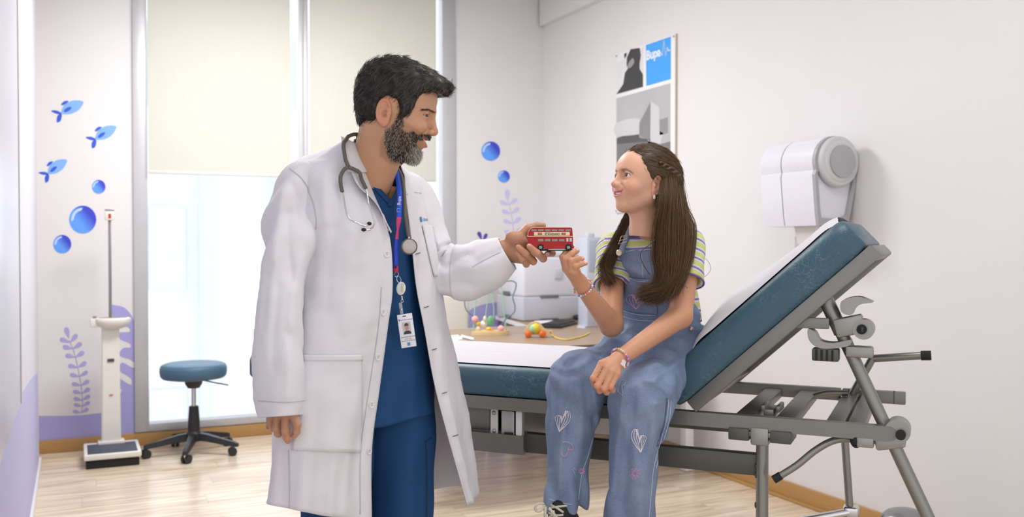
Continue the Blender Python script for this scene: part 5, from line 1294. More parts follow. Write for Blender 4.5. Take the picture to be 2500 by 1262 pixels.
def sleeve(cs, n, seg, nm, wr, seed, folds=(), up=(0, 1, 0)):
    c = np.array([[*pc(q[0], q[1], q[2]), q[3]*q[2]/FPX, q[4]] for q in cs]); c = cr_curve(c, n)
    R = ring_tube([(q[:3], q[3], q[4]) for q in c], seg, up); ctr = c[:, None, :3]; rad = R-ctr; L_ = np.linalg.norm(rad, axis=-1, keepdims=True); t = np.linspace(0, 1, n)[:, None]; a = np.linspace(0, 2*math.pi, seg, endpoint=False)[None, :]
    w = wr(t, a)+.0022*vnoise(R.reshape(-1, 3), 9, seed).reshape(R.shape[:2])+.001*vnoise(R.reshape(-1, 3), 22, seed+1).reshape(R.shape[:2])
    R = R+rad/L_*w[..., None]
    R = press_folds(R.reshape(-1, 3), (rad/L_).reshape(-1, 3), folds).reshape(R.shape)
    return R, solid(link(nm, cam2w(R.reshape(-1, 3)), gridfaces(n, seg, True), M_coat, coat, 60), .003, 0)
RS, _ = sleeve([(760, 420, 2.46, 14, .03), (738, 428, 2.44, 34, .052), (724, 470, 2.425, 50, .066), (714, 530, 2.40, 59, .072), (706, 600, 2.365, 58, .072), (693, 680, 2.33, 54, .07), (684, 760, 2.295, 54, .069), (681, 840, 2.27, 57, .066), (683, 920, 2.25, 60, .062), (686, 985, 2.24, 57, .056), (687, 1016, 2.235, 53, .052)], 90, 56, 'sleeve',
   lambda t, a: .008*np.sin(t*30+2.4*np.cos(a+.6))*np.exp(-((t-.36)/.16)**2)+.007*np.sin(4*a+t*7)*np.exp(-((t-.3)/.2)**2)+.006*np.sin(3*a+1.0+t*4)*sstep(t, .4, 1), 3, [(-.008, 9, [(712, 450), (735, 500), (748, 560)]), (.007, 10, [(690, 470), (674, 560), (668, 640)]), (-.008, 10, [(706, 520), (704, 610), (716, 690)]), (.008, 11, [(738, 630), (718, 710), (712, 800)]), (-.006, 10, [(680, 700), (670, 800), (668, 900)]), (.006, 12, [(700, 830), (704, 900), (702, 970)]), (-.005, 9, [(655, 640), (650, 720), (642, 800)])])
LS, _ = sleeve([(985, 432, 2.69, 14, .03), (1003, 448, 2.70, 30, .05), (1020, 492, 2.715, 42, .06), (1034, 560, 2.715, 50, .066), (1048, 615, 2.71, 56, .07), (1072, 652, 2.70, 62, .072), (1112, 662, 2.69, 63, .07), (1150, 658, 2.68, 65, .07), (1195, 642, 2.67, 60, .064), (1238, 618, 2.665, 42, .05)], 90, 56, 'sleeve',
   lambda t, a: .010*np.sin(t*60+2.4*np.cos(a))*np.exp(-((t-.52)/.09)**2)+.006*np.sin(3*a+t*14)*np.exp(-((t-.72)/.12)**2)+.005*np.sin(5*a+t*6)*np.exp(-((t-.3)/.15)**2), 7, [(-.012, 7, [(1078, 645), (1062, 602), (1053, 560)]), (-.009, 7, [(1088, 652), (1120, 632), (1150, 622)]), (-.008, 8, [(1082, 700), (1120, 688), (1150, 694)]), (.008, 8, [(1092, 618), (1118, 610), (1142, 606)]), (.007, 9, [(1086, 670), (1120, 660), (1150, 655)]), (.006, 8, [(1045, 500), (1056, 560), (1072, 610)]), (-.006, 9, [(1165, 640), (1195, 626), (1225, 612)])])
# turned cuff on the outstretched sleeve
cuffc = LS[60:].copy(); ctr = cuffc.mean(1, keepdims=True); cuffc = ctr+(cuffc-ctr)*1.035
solid(link('cuff', cam2w(cuffc.reshape(-1, 3)), gridfaces(30, 56, True), M_coat, coat, 60), .003, 0)
CS = Surf([(cuffc.reshape(-1, 3), gridfaces(30, 56, True)), (Gc.reshape(-1, 3), fG), (RS.reshape(-1, 3), gridfaces(90, 56, True)), (LS.reshape(-1, 3), gridfaces(90, 56, True))])
CB = Surf([(Gc.reshape(-1, 3), fG)])
# scrub top and trousers
zs = [1.50, 1.45, 1.38, 1.28, 1.15, 1.0, .9, .80]
sec = {1.50: (.07, .07, -.02), 1.45: (.11, .09, -.01), 1.38: (.145, .112, 0), 1.28: (.165, .120, 0), 1.15: (.18, .122, .0), 1.0: (.192, .125, .0), .9: (.202, .13, 0), .80: (.208, .134, 0)}
rw = [[Bm(sec[zz][0]*math.sin(q), sec[zz][1]*math.cos(q)+sec[zz][2], zz+(.0 if zz > .85 else .012*math.sin(q))) for q in np.linspace(0, 2*math.pi, 24, endpoint=False)] for zz in zs]
Gs = loft(rw, 160, 110, True); aa, tv_ = np.meshgrid(np.linspace(0, 2*math.pi, 160, endpoint=False), np.linspace(0, 1, 110)); cc = Gs.mean(1, keepdims=True); rd = Gs-cc; rd /= np.linalg.norm(rd, axis=-1, keepdims=True)
Gs = Gs+rd*(.004*np.sin(7*aa+3*tv_)*sstep(tv_, .3, 1)+.003*vnoise(Gs.reshape(-1, 3), 7, 2).reshape(aa.shape))[..., None]
Gs = press_folds(Gs.reshape(-1, 3), rd.reshape(-1, 3), [(.006, 12, [(985, 620), (1000, 720), (1006, 850), (1008, 1050)]), (-.006, 12, [(1026, 720), (1030, 880), (1036, 1030)]), (-.005, 14, [(950, 880), (940, 960), (930, 1050)]), (.004, 10, [(960, 520), (985, 545), (1005, 590)])]).reshape(Gs.shape)
fS = gridfaces(110, 160, True); pu, pv = proj(Gs.reshape(-1, 3)); vneck = [(860, 340), (893, 420), (905, 442), (953, 497), (972, 462), (976, 430), (985, 380), (940, 300)]
fc = Gs.reshape(-1, 3)[fS].mean(1); cu, cv = proj(fc); keep = ~(inpoly(cu, cv, vneck) & (fc[:, 1] < 2.62))
scrub = solid(link('scrub_top', cam2w(Gs.reshape(-1, 3)), fS[keep], M_navy, MAN, 60), .003, 0)
SS = Surf([(Gs.reshape(-1, 3), fS)])
def ribbon(S, pts, w, off, nm, m_, par, n=6, cols=None, fall=None, th=.0012):
    """flat band laid on a surface along picture points"""
    ps = smooth_poly(pts, n, False); L_ = []; 
    for i, p in enumerate(ps):
        t = ps[min(i+1, len(ps)-1)]-ps[max(i-1, 0)]; nn = np.array([-t[1], t[0]]); nn /= np.linalg.norm(nn)+1e-9; ww = w if np.isscalar(w) else np.interp(i/(len(ps)-1), np.linspace(0, 1, len(w)), w)
        L_.append([np.array(S.hit(*(p+nn*ww*s_), off, fall)[0]) for s_ in (-.5, -.17, .17, .5)])
    g = np.array(L_); return solid(link(nm, cam2w(g.reshape(-1, 3)), gridfaces(len(g), 4), m_, par, 60), th, 1), g
ribbon(SS, [(888, 418), (903, 442), (930, 474), (954, 499)], 11, .004, 'neckband', M_navy, scrub)
ribbon(SS, [(948, 505), (958, 488), (968, 466), (975, 436)], 10, .005, 'neckband', M_navy, scrub)
def leg(s_):
    cs = [(Bm(.095*s_, 0, .93), .105, .11), (Bm(.1*s_, .01, .75), .098, .10), (Bm(.103*s_, .012, .55), .088, .09), (Bm(.105*s_, .005, .3), .08, .082), (Bm(.106*s_, 0, .1), .078, .08), (Bm(.106*s_, 0, .05), .078, .08)]
    c = cr_curve(np.array([[*q[0], q[1], q[2]] for q in cs]), 60); R = ring_tube([(q[:3], q[3], q[4]) for q in c], 48); ctr = c[:, None, :3]; rd = R-ctr
    w = .004*vnoise(R.reshape(-1, 3), 6, 20+s_).reshape(60, 48)+.004*np.sin(np.linspace(0, 2*math.pi, 48, endpoint=False)*5+np.linspace(0, 5, 60)[:, None])
    R = R+rd/np.linalg.norm(rd, axis=-1, keepdims=True)*w[..., None]; return R
LG = [leg(-1), leg(1)]; LV, LF = join_nets([(LG[0].reshape(-1, 3), gridfaces(60, 48, True)), (LG[1].reshape(-1, 3), gridfaces(60, 48, True))])
trousers = solid(link('trousers', cam2w(LV), LF, M_navy, MAN, 60), .003, 0)
PS = Surf([(LV, LF)])
ribbon(PS, [(1038, 1075), (1040, 1130), (1041, 1200), (1040, 1262)], 3, .0015, 'pocket_seam', mat('navy_seam', (10, 44, 74), .8, noise=.03), trousers)
ribbon(PS, [(1036, 1078), (1052, 1068)], 3, .0015, 'pocket_seam', MATS['navy_seam'], trousers)
for s_ in (-1, 1):
    mb = MB(); mb.ball((0, 0, 0), (.05, .13, .045)); v = np.array(mb.v); v[:, 2] = np.maximum(v[:, 2], -.03)
    w = np.stack([v[:, 0]*LL[0]+v[:, 1]*FW[0], v[:, 0]*LL[1]+v[:, 1]*FW[1], v[:, 2]], 1)+Bm(.11*s_, .05, .03); link('shoe', cam2w(w), mb.f, mat('shoe_white', (214, 214, 212), .6, noise=.02), MAN, 180)
# collar, lapels, pockets, seams, buttons
def patch_on(S, quad, nu, nv, off, nm, m_, par, th=.0015, wob=0.):
    """four picture corners (tl, tr, br, bl) laid on a surface"""
    q = [np.array(p, float) for p in quad]; g = np.zeros((nv, nu, 3))
    for i in range(nv):
        for j in range(nu):
            s_, t_ = j/(nu-1), i/(nv-1); p = (q[0]*(1-s_)+q[1]*s_)*(1-t_)+(q[3]*(1-s_)+q[2]*s_)*t_; g[i, j] = S.hit(p[0], p[1], off)[0]
    return solid(link(nm, cam2w(g.reshape(-1, 3)), gridfaces(nv, nu), m_, par, 60), th, 1)
pk = patch_on(CB, [(743, 868), (881, 866), (879, 1105), (714, 1098)], 20, 24, .004, 'hip_pocket', M_coat, coat, .003)
patch_on(CB, [(743, 867), (881, 865), (881, 880), (743, 882)], 20, 4, .0062, 'pocket_hem', M_coat, pk)
ck = patch_on(CB, [(1027, 549), (1052, 551), (1072, 676), (1056, 674)], 8, 20, .004, 'chest_pocket', M_coat, coat, .003)
def poly_on(S, pts, off, nm, m_, par, th=.002):
    """outline in the picture filled and laid on a surface"""
    pts = np.array(smooth_poly(pts, 3)); lo, hi = pts.min(0), pts.max(0); n = 26
    gx, gy = np.meshgrid(np.linspace(lo[0], hi[0], n), np.linspace(lo[1], hi[1], n)); vs = []; idx = {}; fs = []
    v = [np.array(S.hit(a, b_, off)[0]) for a, b_ in zip(gx.ravel(), gy.ravel())]; f = gridfaces(n, n); cxx = gx.ravel()[f].mean(1); cyy = gy.ravel()[f].mean(1)
    return solid(link(nm, cam2w(np.array(v)), f[inpoly(cxx, cyy, pts)], m_, par, 60), th, 1)
def strip_between(S, A, B, off, nm, m_, par, th=.002, nc=8, nr=30, fall=None):
    """surface patch between two picture curves"""
    a = cr_curve(np.array(A, float), nr); b_ = cr_curve(np.array(B, float), nr); g = np.zeros((nr, nc, 3))
    for i in range(nr):
        for j in range(nc):
            p = a[i]+(b_[i]-a[i])*j/(nc-1); g[i, j] = S.hit(p[0], p[1], off if np.isscalar(off) else off[0]+(off[1]-off[0])*j/(nc-1), fall)[0]
    return solid(link(nm, cam2w(g.reshape(-1, 3)), gridfaces(nr, nc), m_, par, 60), th, 1)
strip_between(CB, [(862, 362), (876, 392), (892, 428), (912, 478), (934, 530), (950, 572)], [(846, 352), (848, 400), (856, 440), (872, 470), (900, 500), (946, 570)], (.006, .018), 'lapel', M_coat, coat)
strip_between(CB, [(868, 368), (880, 396), (893, 426)], [(838, 352), (838, 396), (842, 430)], (.012, .024), 'collar', M_coat, coat)
M_seam = mat('coat_seam', (196, 192, 200), .8, noise=.03)
def seam(S, pts, w=1.6, par=None, m_=None, off=.0026, nm='seam'): ribbon(S, pts, w, off, nm, m_ or M_seam, par or coat, th=.0006)
seam(CS, [(708, 412), (738, 440), (762, 485), (772, 530), (772, 560)]); seam(CB, [(930, 700), (922, 800), (908, 900), (893, 1000), (880, 1105), (878, 1255)], 1.4)
seam(CB, [(706, 1098), (708, 1180), (707, 1248)], 1.4); seam(CS, [(632, 978), (690, 982), (742, 978)], 1.4)
seam(CS, [(1152, 652), (1190, 632), (1222, 616)], 1.4)
seam(CB, [(1040, 455), (1030, 470), (1010, 470)], 1.4)
M_btn = mat('coat_button', (232, 229, 230), .35, noise=.02, coat=.2)
for (u, v) in ((943, 620), (934, 762), (922, 872), (906, 988), (900, 1101)):
    h, n = CB.hit(u, v, .001); z_ = n; xx = Vector((1, 0, 0)); xx = (xx-z_*xx.dot(z_)).normalized(); yy = z_.cross(xx)
    Mx = basis(cw(h), cw(xx)-cw((0, 0, 0)), cw(yy)-cw((0, 0, 0)))
    bt_ = MB().lathe([(0, 0), (.0075, 0), (.0088, .0012), (.009, .0026), (.0078, .0034), (.0068, .0028), (0, .0026)], (0, 0, 0), 24, M=Mx).build('button', M_btn, coat, 40)
    for a_, b_ in ((-1, -1), (-1, 1), (1, -1), (1, 1)): MB().lathe([(0, .0026), (.0011, .0026), (.0011, .003), (0, .003)], (a_*.0021, b_*.0021, 0), 8, M=Mx).build('button_hole', mat('button_hole', (120, 116, 118), .6, noise=.05), bt_)
for (u, v) in ((1017, 619), (1038, 750), (1058, 853), (1083, 959), (1110, 1063)):
    seam(CB, [(u-6, v+2), (u+6, v-2)], 1.8, None, mat('buttonhole', (96, 92, 96), .8, noise=.05), .0035, 'buttonhole')
# embroidery on the chest
M_emb = mat('embroidery_blue', (70, 146, 202), .7, noise=.06, nscale=300)
patch_on(CB, [(1023, 530), (1027, 529), (1029, 541), (1025, 542)], 4, 6, .0025, 'embroidered_mark', M_emb, coat, .0008)
vs, fs = text_mesh('Clínicas B', 10, .0, 'LEFT', bold=.25)
tvv = [CB.hit(1031+q.x*.42, 537-q.y*.95-(q.x*.03), .003)[0] for q in vs]
link('embroidered_lettering', cam2w(np.array(tvv)), fs, M_emb, coat, 0, fix=False)

# ---- stethoscope
M_stt = mat('stethoscope_tube', (96, 92, 82), .45, noise=.03); 
ST = thing('stethoscope', 'grey stethoscope hanging round the neck over the white coat', 'stethoscope', tuple(cw(pc(880, 480, 2.42))))
def tubeon(S, pts, r, nm, m_, par, off=None, n=5, seg=10, flat_=None, fall=None):
    if isinstance(off, list):
        pl = smooth_poly(pts, n, False); ps = [S.hit(p[0], p[1], off[0]+(off[1]-off[0])*i/(len(pl)-1), fall)[0] for i, p in enumerate(pl)]
    else: ps = S.path(pts, n, (off if off is not None else r*.9), fall=fall)
    return MB().tube([cw(p) for p in ps], r, seg).build(nm, m_, par, 180)
tubeon(CB, [(868, 344), (852, 352), (842, 372), (838, 400), (841, 424)], .0052, 'tubing', M_stt, ST, .034)
back = [pc(868, 344, 2.52), pc(885, 338, 2.56), pc(915, 345, 2.6), pc(950, 378, 2.605), pc(966, 405, 2.57)]
MB().tube([cw(p) for p in smooth_poly(back, 5, False)], .0052, 10).build('tubing', M_stt, ST, 180)
tubeon(CB, [(841, 424), (830, 430), (824, 442), (826, 458), (832, 474)], .0050, 'tubing', M_stt, ST, [.034, .012])
tubeon(CB, [(841, 424), (856, 428), (866, 438), (872, 456), (880, 474)], .0050, 'tubing', M_stt, ST, [.034, .026])
tubeon(CB, [(832, 472), (838, 500), (848, 532), (862, 550), (880, 555), (890, 553)], .0021, 'metal_tube', M_chrome, ST, [.012, .020])
tubeon(CB, [(880, 472), (888, 505), (896, 532), (900, 550), (893, 562), (882, 564)], .0021, 'metal_tube', M_chrome, ST, [.026, .022])
for (u, v, o_) in ((893, 551, .020), (876, 563, .022)):
    h, n = CB.hit(u, v, o_); MB().ball(tuple(cw(h)), (.0062, .0062, .0048), 14, 10).build('ear_tip', M_dark, ST, 180)
SCC = Surf([(Gs.reshape(-1, 3), fS), (Gc.reshape(-1, 3), fG)])
rp_ = [pc(966, 405, 2.545), pc(980, 432, 2.51), pc(986, 470, 2.475), pc(989, 520, 2.45), pc(995, 560, 2.44), pc(998, 578, 2.436)]
MB().tube([cw(p) for p in smooth_poly(rp_, 5, False)], .0054, 10).build('tubing', M_stt, ST, 180)
cp = pc(999, 602, 2.43); nz_ = Vector((.25, -1, .1)).normalized(); xx = Vector((1, 0, 0)); xx = (xx-nz_*xx.dot(nz_)).normalized(); yy = nz_.cross(xx); o0 = cw((0, 0, 0))
Mx = basis(cw(cp), cw(xx)-o0, cw(yy)-o0)
MB().tube([cw(pc(998, 576, 2.436)), cw(pc(999, 588, 2.433))], .003, 10).build('stem', M_chrome, ST)
MB().lathe([(0, -.006), (.012, -.006), (.019, -.002), (.0212, .001), (.0212, .004), (.019, .0055), (.0182, .0045)], (0, 0, 0), 40, M=Mx).build('chest_piece', M_stt, ST, 50)
MB().lathe([(0, .0040), (.0178, .0040), (.0182, .0046), (.0176, .0052), (0, .0052)], (0, 0, 0), 40, M=Mx).build('diaphragm', mat('diaphragm', (186, 178, 176), .35, .2, noise=.03), ST, 50)

# ---- lanyard and badge
LY = thing('lanyard_badge', 'blue lanyard with white identity badge on the navy scrub top', 'lanyard', tuple(cw(pc(985, 700, 2.46))))
m = bpy.data.materials.new('lanyard_print'); m.use_nodes = True; nt = m.node_tree; b = nt.nodes['Principled BSDF']; b.inputs['Roughness'].default_value = .6
an = nt.nodes.new('ShaderNodeAttribute'); an.attribute_name = 'along'; rp = nt.nodes.new('ShaderNodeValToRGB'); rp.color_ramp.interpolation = 'CONSTANT'
el = rp.color_ramp.elements; el[0].color = (*srgb(38, 84, 214), 1); el[1].position = .5; el[1].color = (*srgb(206, 62, 120), 1); e3 = el.new(.72); e3.color = (*srgb(44, 70, 206), 1)
nt.links.new(an.outputs['Fac'], rp.inputs[0]); nt.links.new(rp.outputs[0], b.inputs['Base Color']); M_lan = m
lp = [pc(965, 400, 2.545), pc(972, 440, 2.49), pc(976, 480, 2.45), pc(974, 530, 2.438), pc(970, 570, 2.436), pc(967, 610, 2.436), pc(966, 655, 2.44)]
cl = cr_curve(np.array(lp), 50); wv = np.interp(np.linspace(0, 1, 50), [0, .3, .55, .62, .8, 1], [.011, .013, .012, .005, .011, .012])
g = np.zeros((50, 3, 3))
for i in range(50):
    for j in range(3): g[i, j] = cl[i]+np.array([(j-1)*.5*wv[i], (j-1)*.002, 0])
M_along = np.repeat(np.linspace(0, 1, 50), 3)
solid(link('strap', cam2w(g.reshape(-1, 3)), gridfaces(50, 3), M_lan, LY, 60, cols={'along': M_along}), .001, 1)
np_ = [(866, 358), (876, 388), (890, 422), (902, 446)]
o_, _ = ribbon(SS, np_, 4, .009, 'strap', mat('lanyard_blue', (38, 84, 214), .6, noise=.03), LY)
vs, fs = text_mesh('Bupa', .012, .0, 'CENTER', bold=.0001)
Mt = basis(cw(pc(975, 490, 2.4415)), cw((0.08, 0, 1))-o0, cw((-1, 0, .08))-o0); MB().add([(q.x, q.y, .0022) for q in vs], fs, Mt).build('strap_lettering', mat('lanyard_white', (226, 232, 246), .6, noise=.02), LY, smooth=0)
bx_ = [(-.004, -.004), (.004, -.004), (.004, .004), (-.004, .004)]
Mt2 = basis(cw(pc(973, 513, 2.436)), cw((1, 0, 0))-o0, cw((0, 0, 1))-o0); MB().tube([Mt2 @ Vector((a, b_, 0)) for a, b_ in bx_+bx_[:1]], .0004, 5).build('strap_logo', MATS['lanyard_white'], LY)
MB().box((0, 0, 0), (.012, .004, .016), basis(cw(pc(967, 657, 2.437)), cw((1, 0, 0))-o0, cw((0, 1, 0))-o0), .001).build('clasp_band', mat('lanyard_pink', (196, 44, 100), .6, noise=.03), LY)
MB().ball(tuple(cw(pc(966, 652, 2.433))), (.0028, .002, .0028), 10, 8).build('rivet', M_dark, LY)
rg = [pc(968+5*math.cos(a), 670+6*math.sin(a), 2.437) for a in np.linspace(0, 2*math.pi, 16)]; MB().tube([cw(p) for p in rg], .0008, 6).build('split_ring', M_chrome, LY)
MB().tube([cw(p) for p in smooth_poly([pc(970, 672, 2.437), pc(969, 684, 2.437), pc(975, 690, 2.436), pc(979, 683, 2.436), pc(974, 674, 2.437)], 5, False)], .001, 6).build('hook', M_chrome, LY)
Mr = basis(cw(pc(979, 704, 2.437)), cw((1, .15, -.12))-o0, cw((.12, 0, 1))-o0)
MB().lathe([(0, -.004), (.0095, -.004), (.012, -.002), (.012, .002), (.0095, .004), (0, .004)], (0, 0, 0), 28, M=Mr @ Matrix.Diagonal((1, 1.45, 1, 1))).build('badge_reel', mat('reel_white', (226, 224, 218), .3, noise=.02), LY, 50)
MB().box((.003, .003, .005), (.006, .022, .003), Mr, .001).build('reel_clip', mat('reel_clip', (206, 198, 180), .35, noise=.02), LY)
MB().tube([cw(p) for p in (pc(981, 722, 2.437), pc(982, 732, 2.437))], .0018, 8).build('reel_neck', MATS['reel_white'], LY)
MB().tube([cw(pc(982+3*math.cos(a), 735+3*math.sin(a), 2.437)) for a in np.linspace(0, 2*math.pi, 12)], .0008, 6).build('reel_ring', M_chrome, LY)
Mb = basis(cw(pc(993, 807, 2.440)), cw((1, .18, .14))-o0, cw((-.14, 0, 1))-o0); mp_ = 2.44/FPX
MB().box((-6*mp_, 56*mp_, 0), (8*mp_, 28*mp_, .001), Mb, .0003).build('badge_strap', mat('badge_strap', (150, 160, 168), .3, noise=.05), LY)
MB().ball(tuple(Mb @ Vector((-6*mp_, 52*mp_, .001))), (.003, .003, .003), 10, 8).build('badge_snap', M_chrome, LY)
bd_ = MB().box((0, 0, 0), (37*mp_, 82*mp_, .0016), Mb, .0006).build('badge_card', mat('badge_white', (232, 230, 238), .3, noise=.01), LY)
def bq(nm, x0, y0, x1, y1, m_, dz=.0012): MB().box(((x0+x1)/2*mp_, (y0+y1)/2*mp_, dz), (abs(x1-x0)*mp_, abs(y1-y0)*mp_, .0005), Mb).build(nm, m_, bd_, smooth=0)
bq('photo_print', -9, -9, 11, 21, mat('badge_photo', (196, 192, 194), .4, noise=.03)); 
link('photo_head', [Mb @ Vector((1*mp_+5*mp_*math.cos(a), 9*mp_+8*mp_*math.sin(a), .0018)) for a in np.linspace(0, 2*math.pi, 16, endpoint=False)], [tuple(range(16))], mat('badge_face', (190, 140, 116), .5, noise=.05), bd_, 0)
link('photo_hair', [Mb @ Vector((1*mp_+5.4*mp_*math.cos(a), 12*mp_+6.5*mp_*math.sin(a), .002)) for a in np.linspace(0, math.pi, 12)], [tuple(range(12))], mat('badge_hair', (66, 54, 46), .5, noise=.05), bd_, 0)
link('photo_shoulders', [Mb @ Vector((a*mp_, b_*mp_, .0019)) for a, b_ in ((-8, -8.5), (10.5, -8.5), (9, -3), (4, 0), (-2, 0), (-7, -3))], [tuple(range(6))], mat('badge_shirt', (50, 50, 56), .5, noise=.05), bd_, 0)
def btx(s_, size, x, y, m_, al='CENTER'):
    vs, fs = text_mesh(s_, size*mp_, .0, al, bold=.00003); MB().add([(q.x+x*mp_, q.y+y*mp_, .0014) for q in vs], fs, Mb).build('badge_lettering', m_, bd_, smooth=0)
M_ink = mat('badge_ink', (58, 70, 130), .5, noise=.02); M_ink2 = mat('badge_ink_grey', (120, 116, 128), .5, noise=.02)
btx('Bupa Clínica Santiago', 3.6, -13, 27, M_ink, 'LEFT'); btx('Leonardo de Luca', 4.6, 1, -15, M_ink); btx('DOCTOR', 3.8, 1, -20.5, M_ink2); btx('SERVICIOS GENERALES', 3.4, 1, -25, M_ink2)
bq('badge_logo', -3, -37, 4, -29, M_emb); bq('badge_logo', -16, 25, -14, 30, M_ink); bq('badge_slot', -5, 35, 3, 37, M_dark)
# ------------------------------------------------------------------ the girl on the couch
KG = dict(skull_c=(-.010, 0, .028), skull_r=(.086, .070, .074), fore_c=(.026, 0, .036), fore_r=(.056, .058, .048), face_c=(.030, 0, -.018), face_r=(.050, .054, .066),
  jaw_a=(.004, .042, -.046), jaw_b=(.054, .012, -.072), jaw_ra=.017, jaw_rb=.012, chin_c=(.061, 0, -.071), chin_r=(.014, .015, .013),
  cheek_c=(.057, .034, -.022), cheek_r=(.020, .020, .019), brow=(.077, .023), browk=.6, eye=(.0665, .029, .0095), er=.0122, open=(.0050, .0044),
  nose=((.081, 0, .008), (.0935, 0, -.0150), (.083, 0, -.0215)), nr=(.0050, .0076), ala=.0095, mouth=(.081, -.041), corner=(.028, .062, -.0315), lipk=.8, gap=.0042, foldk=.55,
  neck=[((-.02, 0, -.03), (-.022, 0, -.14), .036, .036), ((.0, 0, -.05), (-.012, 0, -.14), .03, .034)], ear=(-.002, .0645, -.006), earR=Rz(.3) @ Ry(-.1), es=.92)
GIRL = person_root('person', 'long haired girl in denim overalls sitting on the exam couch', 1600, 2.8)
GS = 1.08; GR = Rz(math.radians(202)) @ Ry(math.radians(-8)) @ Rx(math.radians(0))
GO = pc(1528.7, 427.5, 2.76)-(np.array([.076, .029, .0095])*GS) @ GR.T
def gxf(v): return (np.asarray(v)*GS) @ GR.T+GO
V, Fh = nets(head_sdf(KG), (-.11, -.1, -.15), (.115, .1, .135), .0019); V = relax(V, Fh, 1, .35)
x, y, z = V.T; ay = np.abs(y)
base = np.tile(np.array(srgb(224, 174, 146)), (len(V), 1))
base = blend(base, (226, 142, 124), .55*np.exp(-(((x-.06)/.022)**2+((ay-.043)/.018)**2+((z+.02)/.02)**2)))
base = blend(base, (220, 144, 124), .5*np.exp(-(((x-.098)/.010)**2+(y/.012)**2+((z+.015)/.012)**2)))
base = blend(base, (220, 142, 122), .45*sstep(ay, .064, .07)*sstep(z, -.035, -.03)*(1-sstep(z, .025, .04)))
lipm = on_lips(KG, ay, z, .0085)*(x > .05); base = blend(base, (204, 112, 112), .8*lipm)
bz = .0245-.35*(ay-.025)**2/.02+.0; brm = np.exp(-((z-bz)/.0030)**4)*sstep(ay, .008, .013)*(1-sstep(ay, .046, .052))*(x > .04); base = blend(base, (86, 62, 44), .62*brm)
# lashes/lid line
ex_, ey_, ez_ = KG['eye']; lidl = np.exp(-((np.sqrt((x-ex_)**2+(ay-ey_)**2+(z-ez_)**2)-KG['er']-.0012)/.0012)**2)*np.exp(-((z-(ez_+KG['open'][0]-.25*(ay-ey_)**2/.012))/.0016)**2); base = blend(base, (48, 34, 26), .9*np.clip(lidl*1.4, 0, 1))
# torso frame
ft = np.array([-.6, -.8, 0]); lt = np.array([.8, -.6, 0]); TR = np.stack([lt, ft, np.array([0, 0, 1])], 1)
Gp, Gcst, Gn = pc(1626, 850, 2.95), pc(1594, 655, 2.89), pc(1566, 566, 2.865)
sh_l, el_l, wr_l = pc(1684, 603, 2.80), pc(1660, 772, 2.70), pc(1514, 874, 2.52)
sh_r, el_r, wr_r = pc(1496, 612, 2.95), pc(1492, 792, 2.76), pc(1418, 694, 2.63)
def torso(p, g=0.):
    q = (p-Gp.astype(np.float32)) @ TR.astype(np.float32); ax = (Gcst-Gp) @ TR; q = q*np.array([1, 1.42, 1], np.float32); ax = ax*np.array([1, 1.42, 1])
    d = sd_caps(q, (0, 0, .0), ax, .125+g, .122+g)/1.2
    return d
def core_g(p):
    d = torso(p, -.012)
    d = smin(d, sd_caps(p, sh_r*.8+Gn*.2, sh_l*.8+Gn*.2, .04, .04), .04); d = smin(d, sd_caps(p, Gcst, gxf(np.array([[-.015, 0, -.10]]))[0], .05, .037), .045)
    for hp_, kn, an in ((Gp-.07*lt, pc(1408, 925, 2.70), pc(1374, 1240, 2.69)), (Gp+.07*lt, pc(1570, 965, 2.60), pc(1538, 1300, 2.60))):
        d = smin(d, sd_caps(p, hp_, kn, .07, .05), .03); d = smin(d, sd_caps(p, kn, an, .045, .03), .02)
    return d
Vc, Fc = nets(core_g, (-.0, 2.45, .40), (.85, 3.2, 1.42), .011); Vc = relax(Vc, Fc, 2)
def arm(p, sh, el, wr): return smin(sd_caps(p, sh, el, .038, .0335), sd_caps(p, el, wr, .0345, .0215), .015)
# left hand resting on the lap, fingers folded under
HL = dict(m=Q((1468, 887, 2.485), (1481, 899, 2.473), (1494, 908, 2.470), (1507, 913, 2.474)), p=Q((1448, 924, 2.462), (1458, 942, 2.452), (1475, 949, 2.452), (1491, 945, 2.460)), d_=Q((1451, 937, 2.482), (1464, 954, 2.476), (1481, 958, 2.478), (1496, 953, 2.484)), t=Q((1462, 938, 2.505), (1472, 950, 2.505), (1486, 954, 2.508), (1499, 950, 2.51)))
def handGL(p):
    d = arm(p, sh_l, el_l, wr_l); w = pc(1508, 878, 2.515)
    for i, mp in enumerate(HL['m']): d = smin(d, sd_caps(p, w, mp, .0185, .0095), .007)
    for i in range(4):
        s_ = (1, 1.04, 1, .88)[i]; d = smin(d, finger(p, [HL['m'][i], HL['p'][i], HL['d_'][i], HL['t'][i]], (.0086*s_, .0082*s_, .0076*s_, .0066*s_)), .0022)
    d = smin(d, finger(p, Q((1492, 884, 2.525), (1468, 905, 2.535), (1458, 925, 2.54)), (.013, .0105, .0085)), .006)
    return d
lo = np.minimum.reduce([sh_l, el_l, wr_l, *HL['t']])-.06; hi = np.maximum.reduce([sh_l, el_l, wr_l, *HL['m']])+.06; lo[1] -= .03; lo[2] -= .02
V2, F2 = nets(handGL, lo, hi, .0024); V2 = relax(V2, F2, 1, .35)
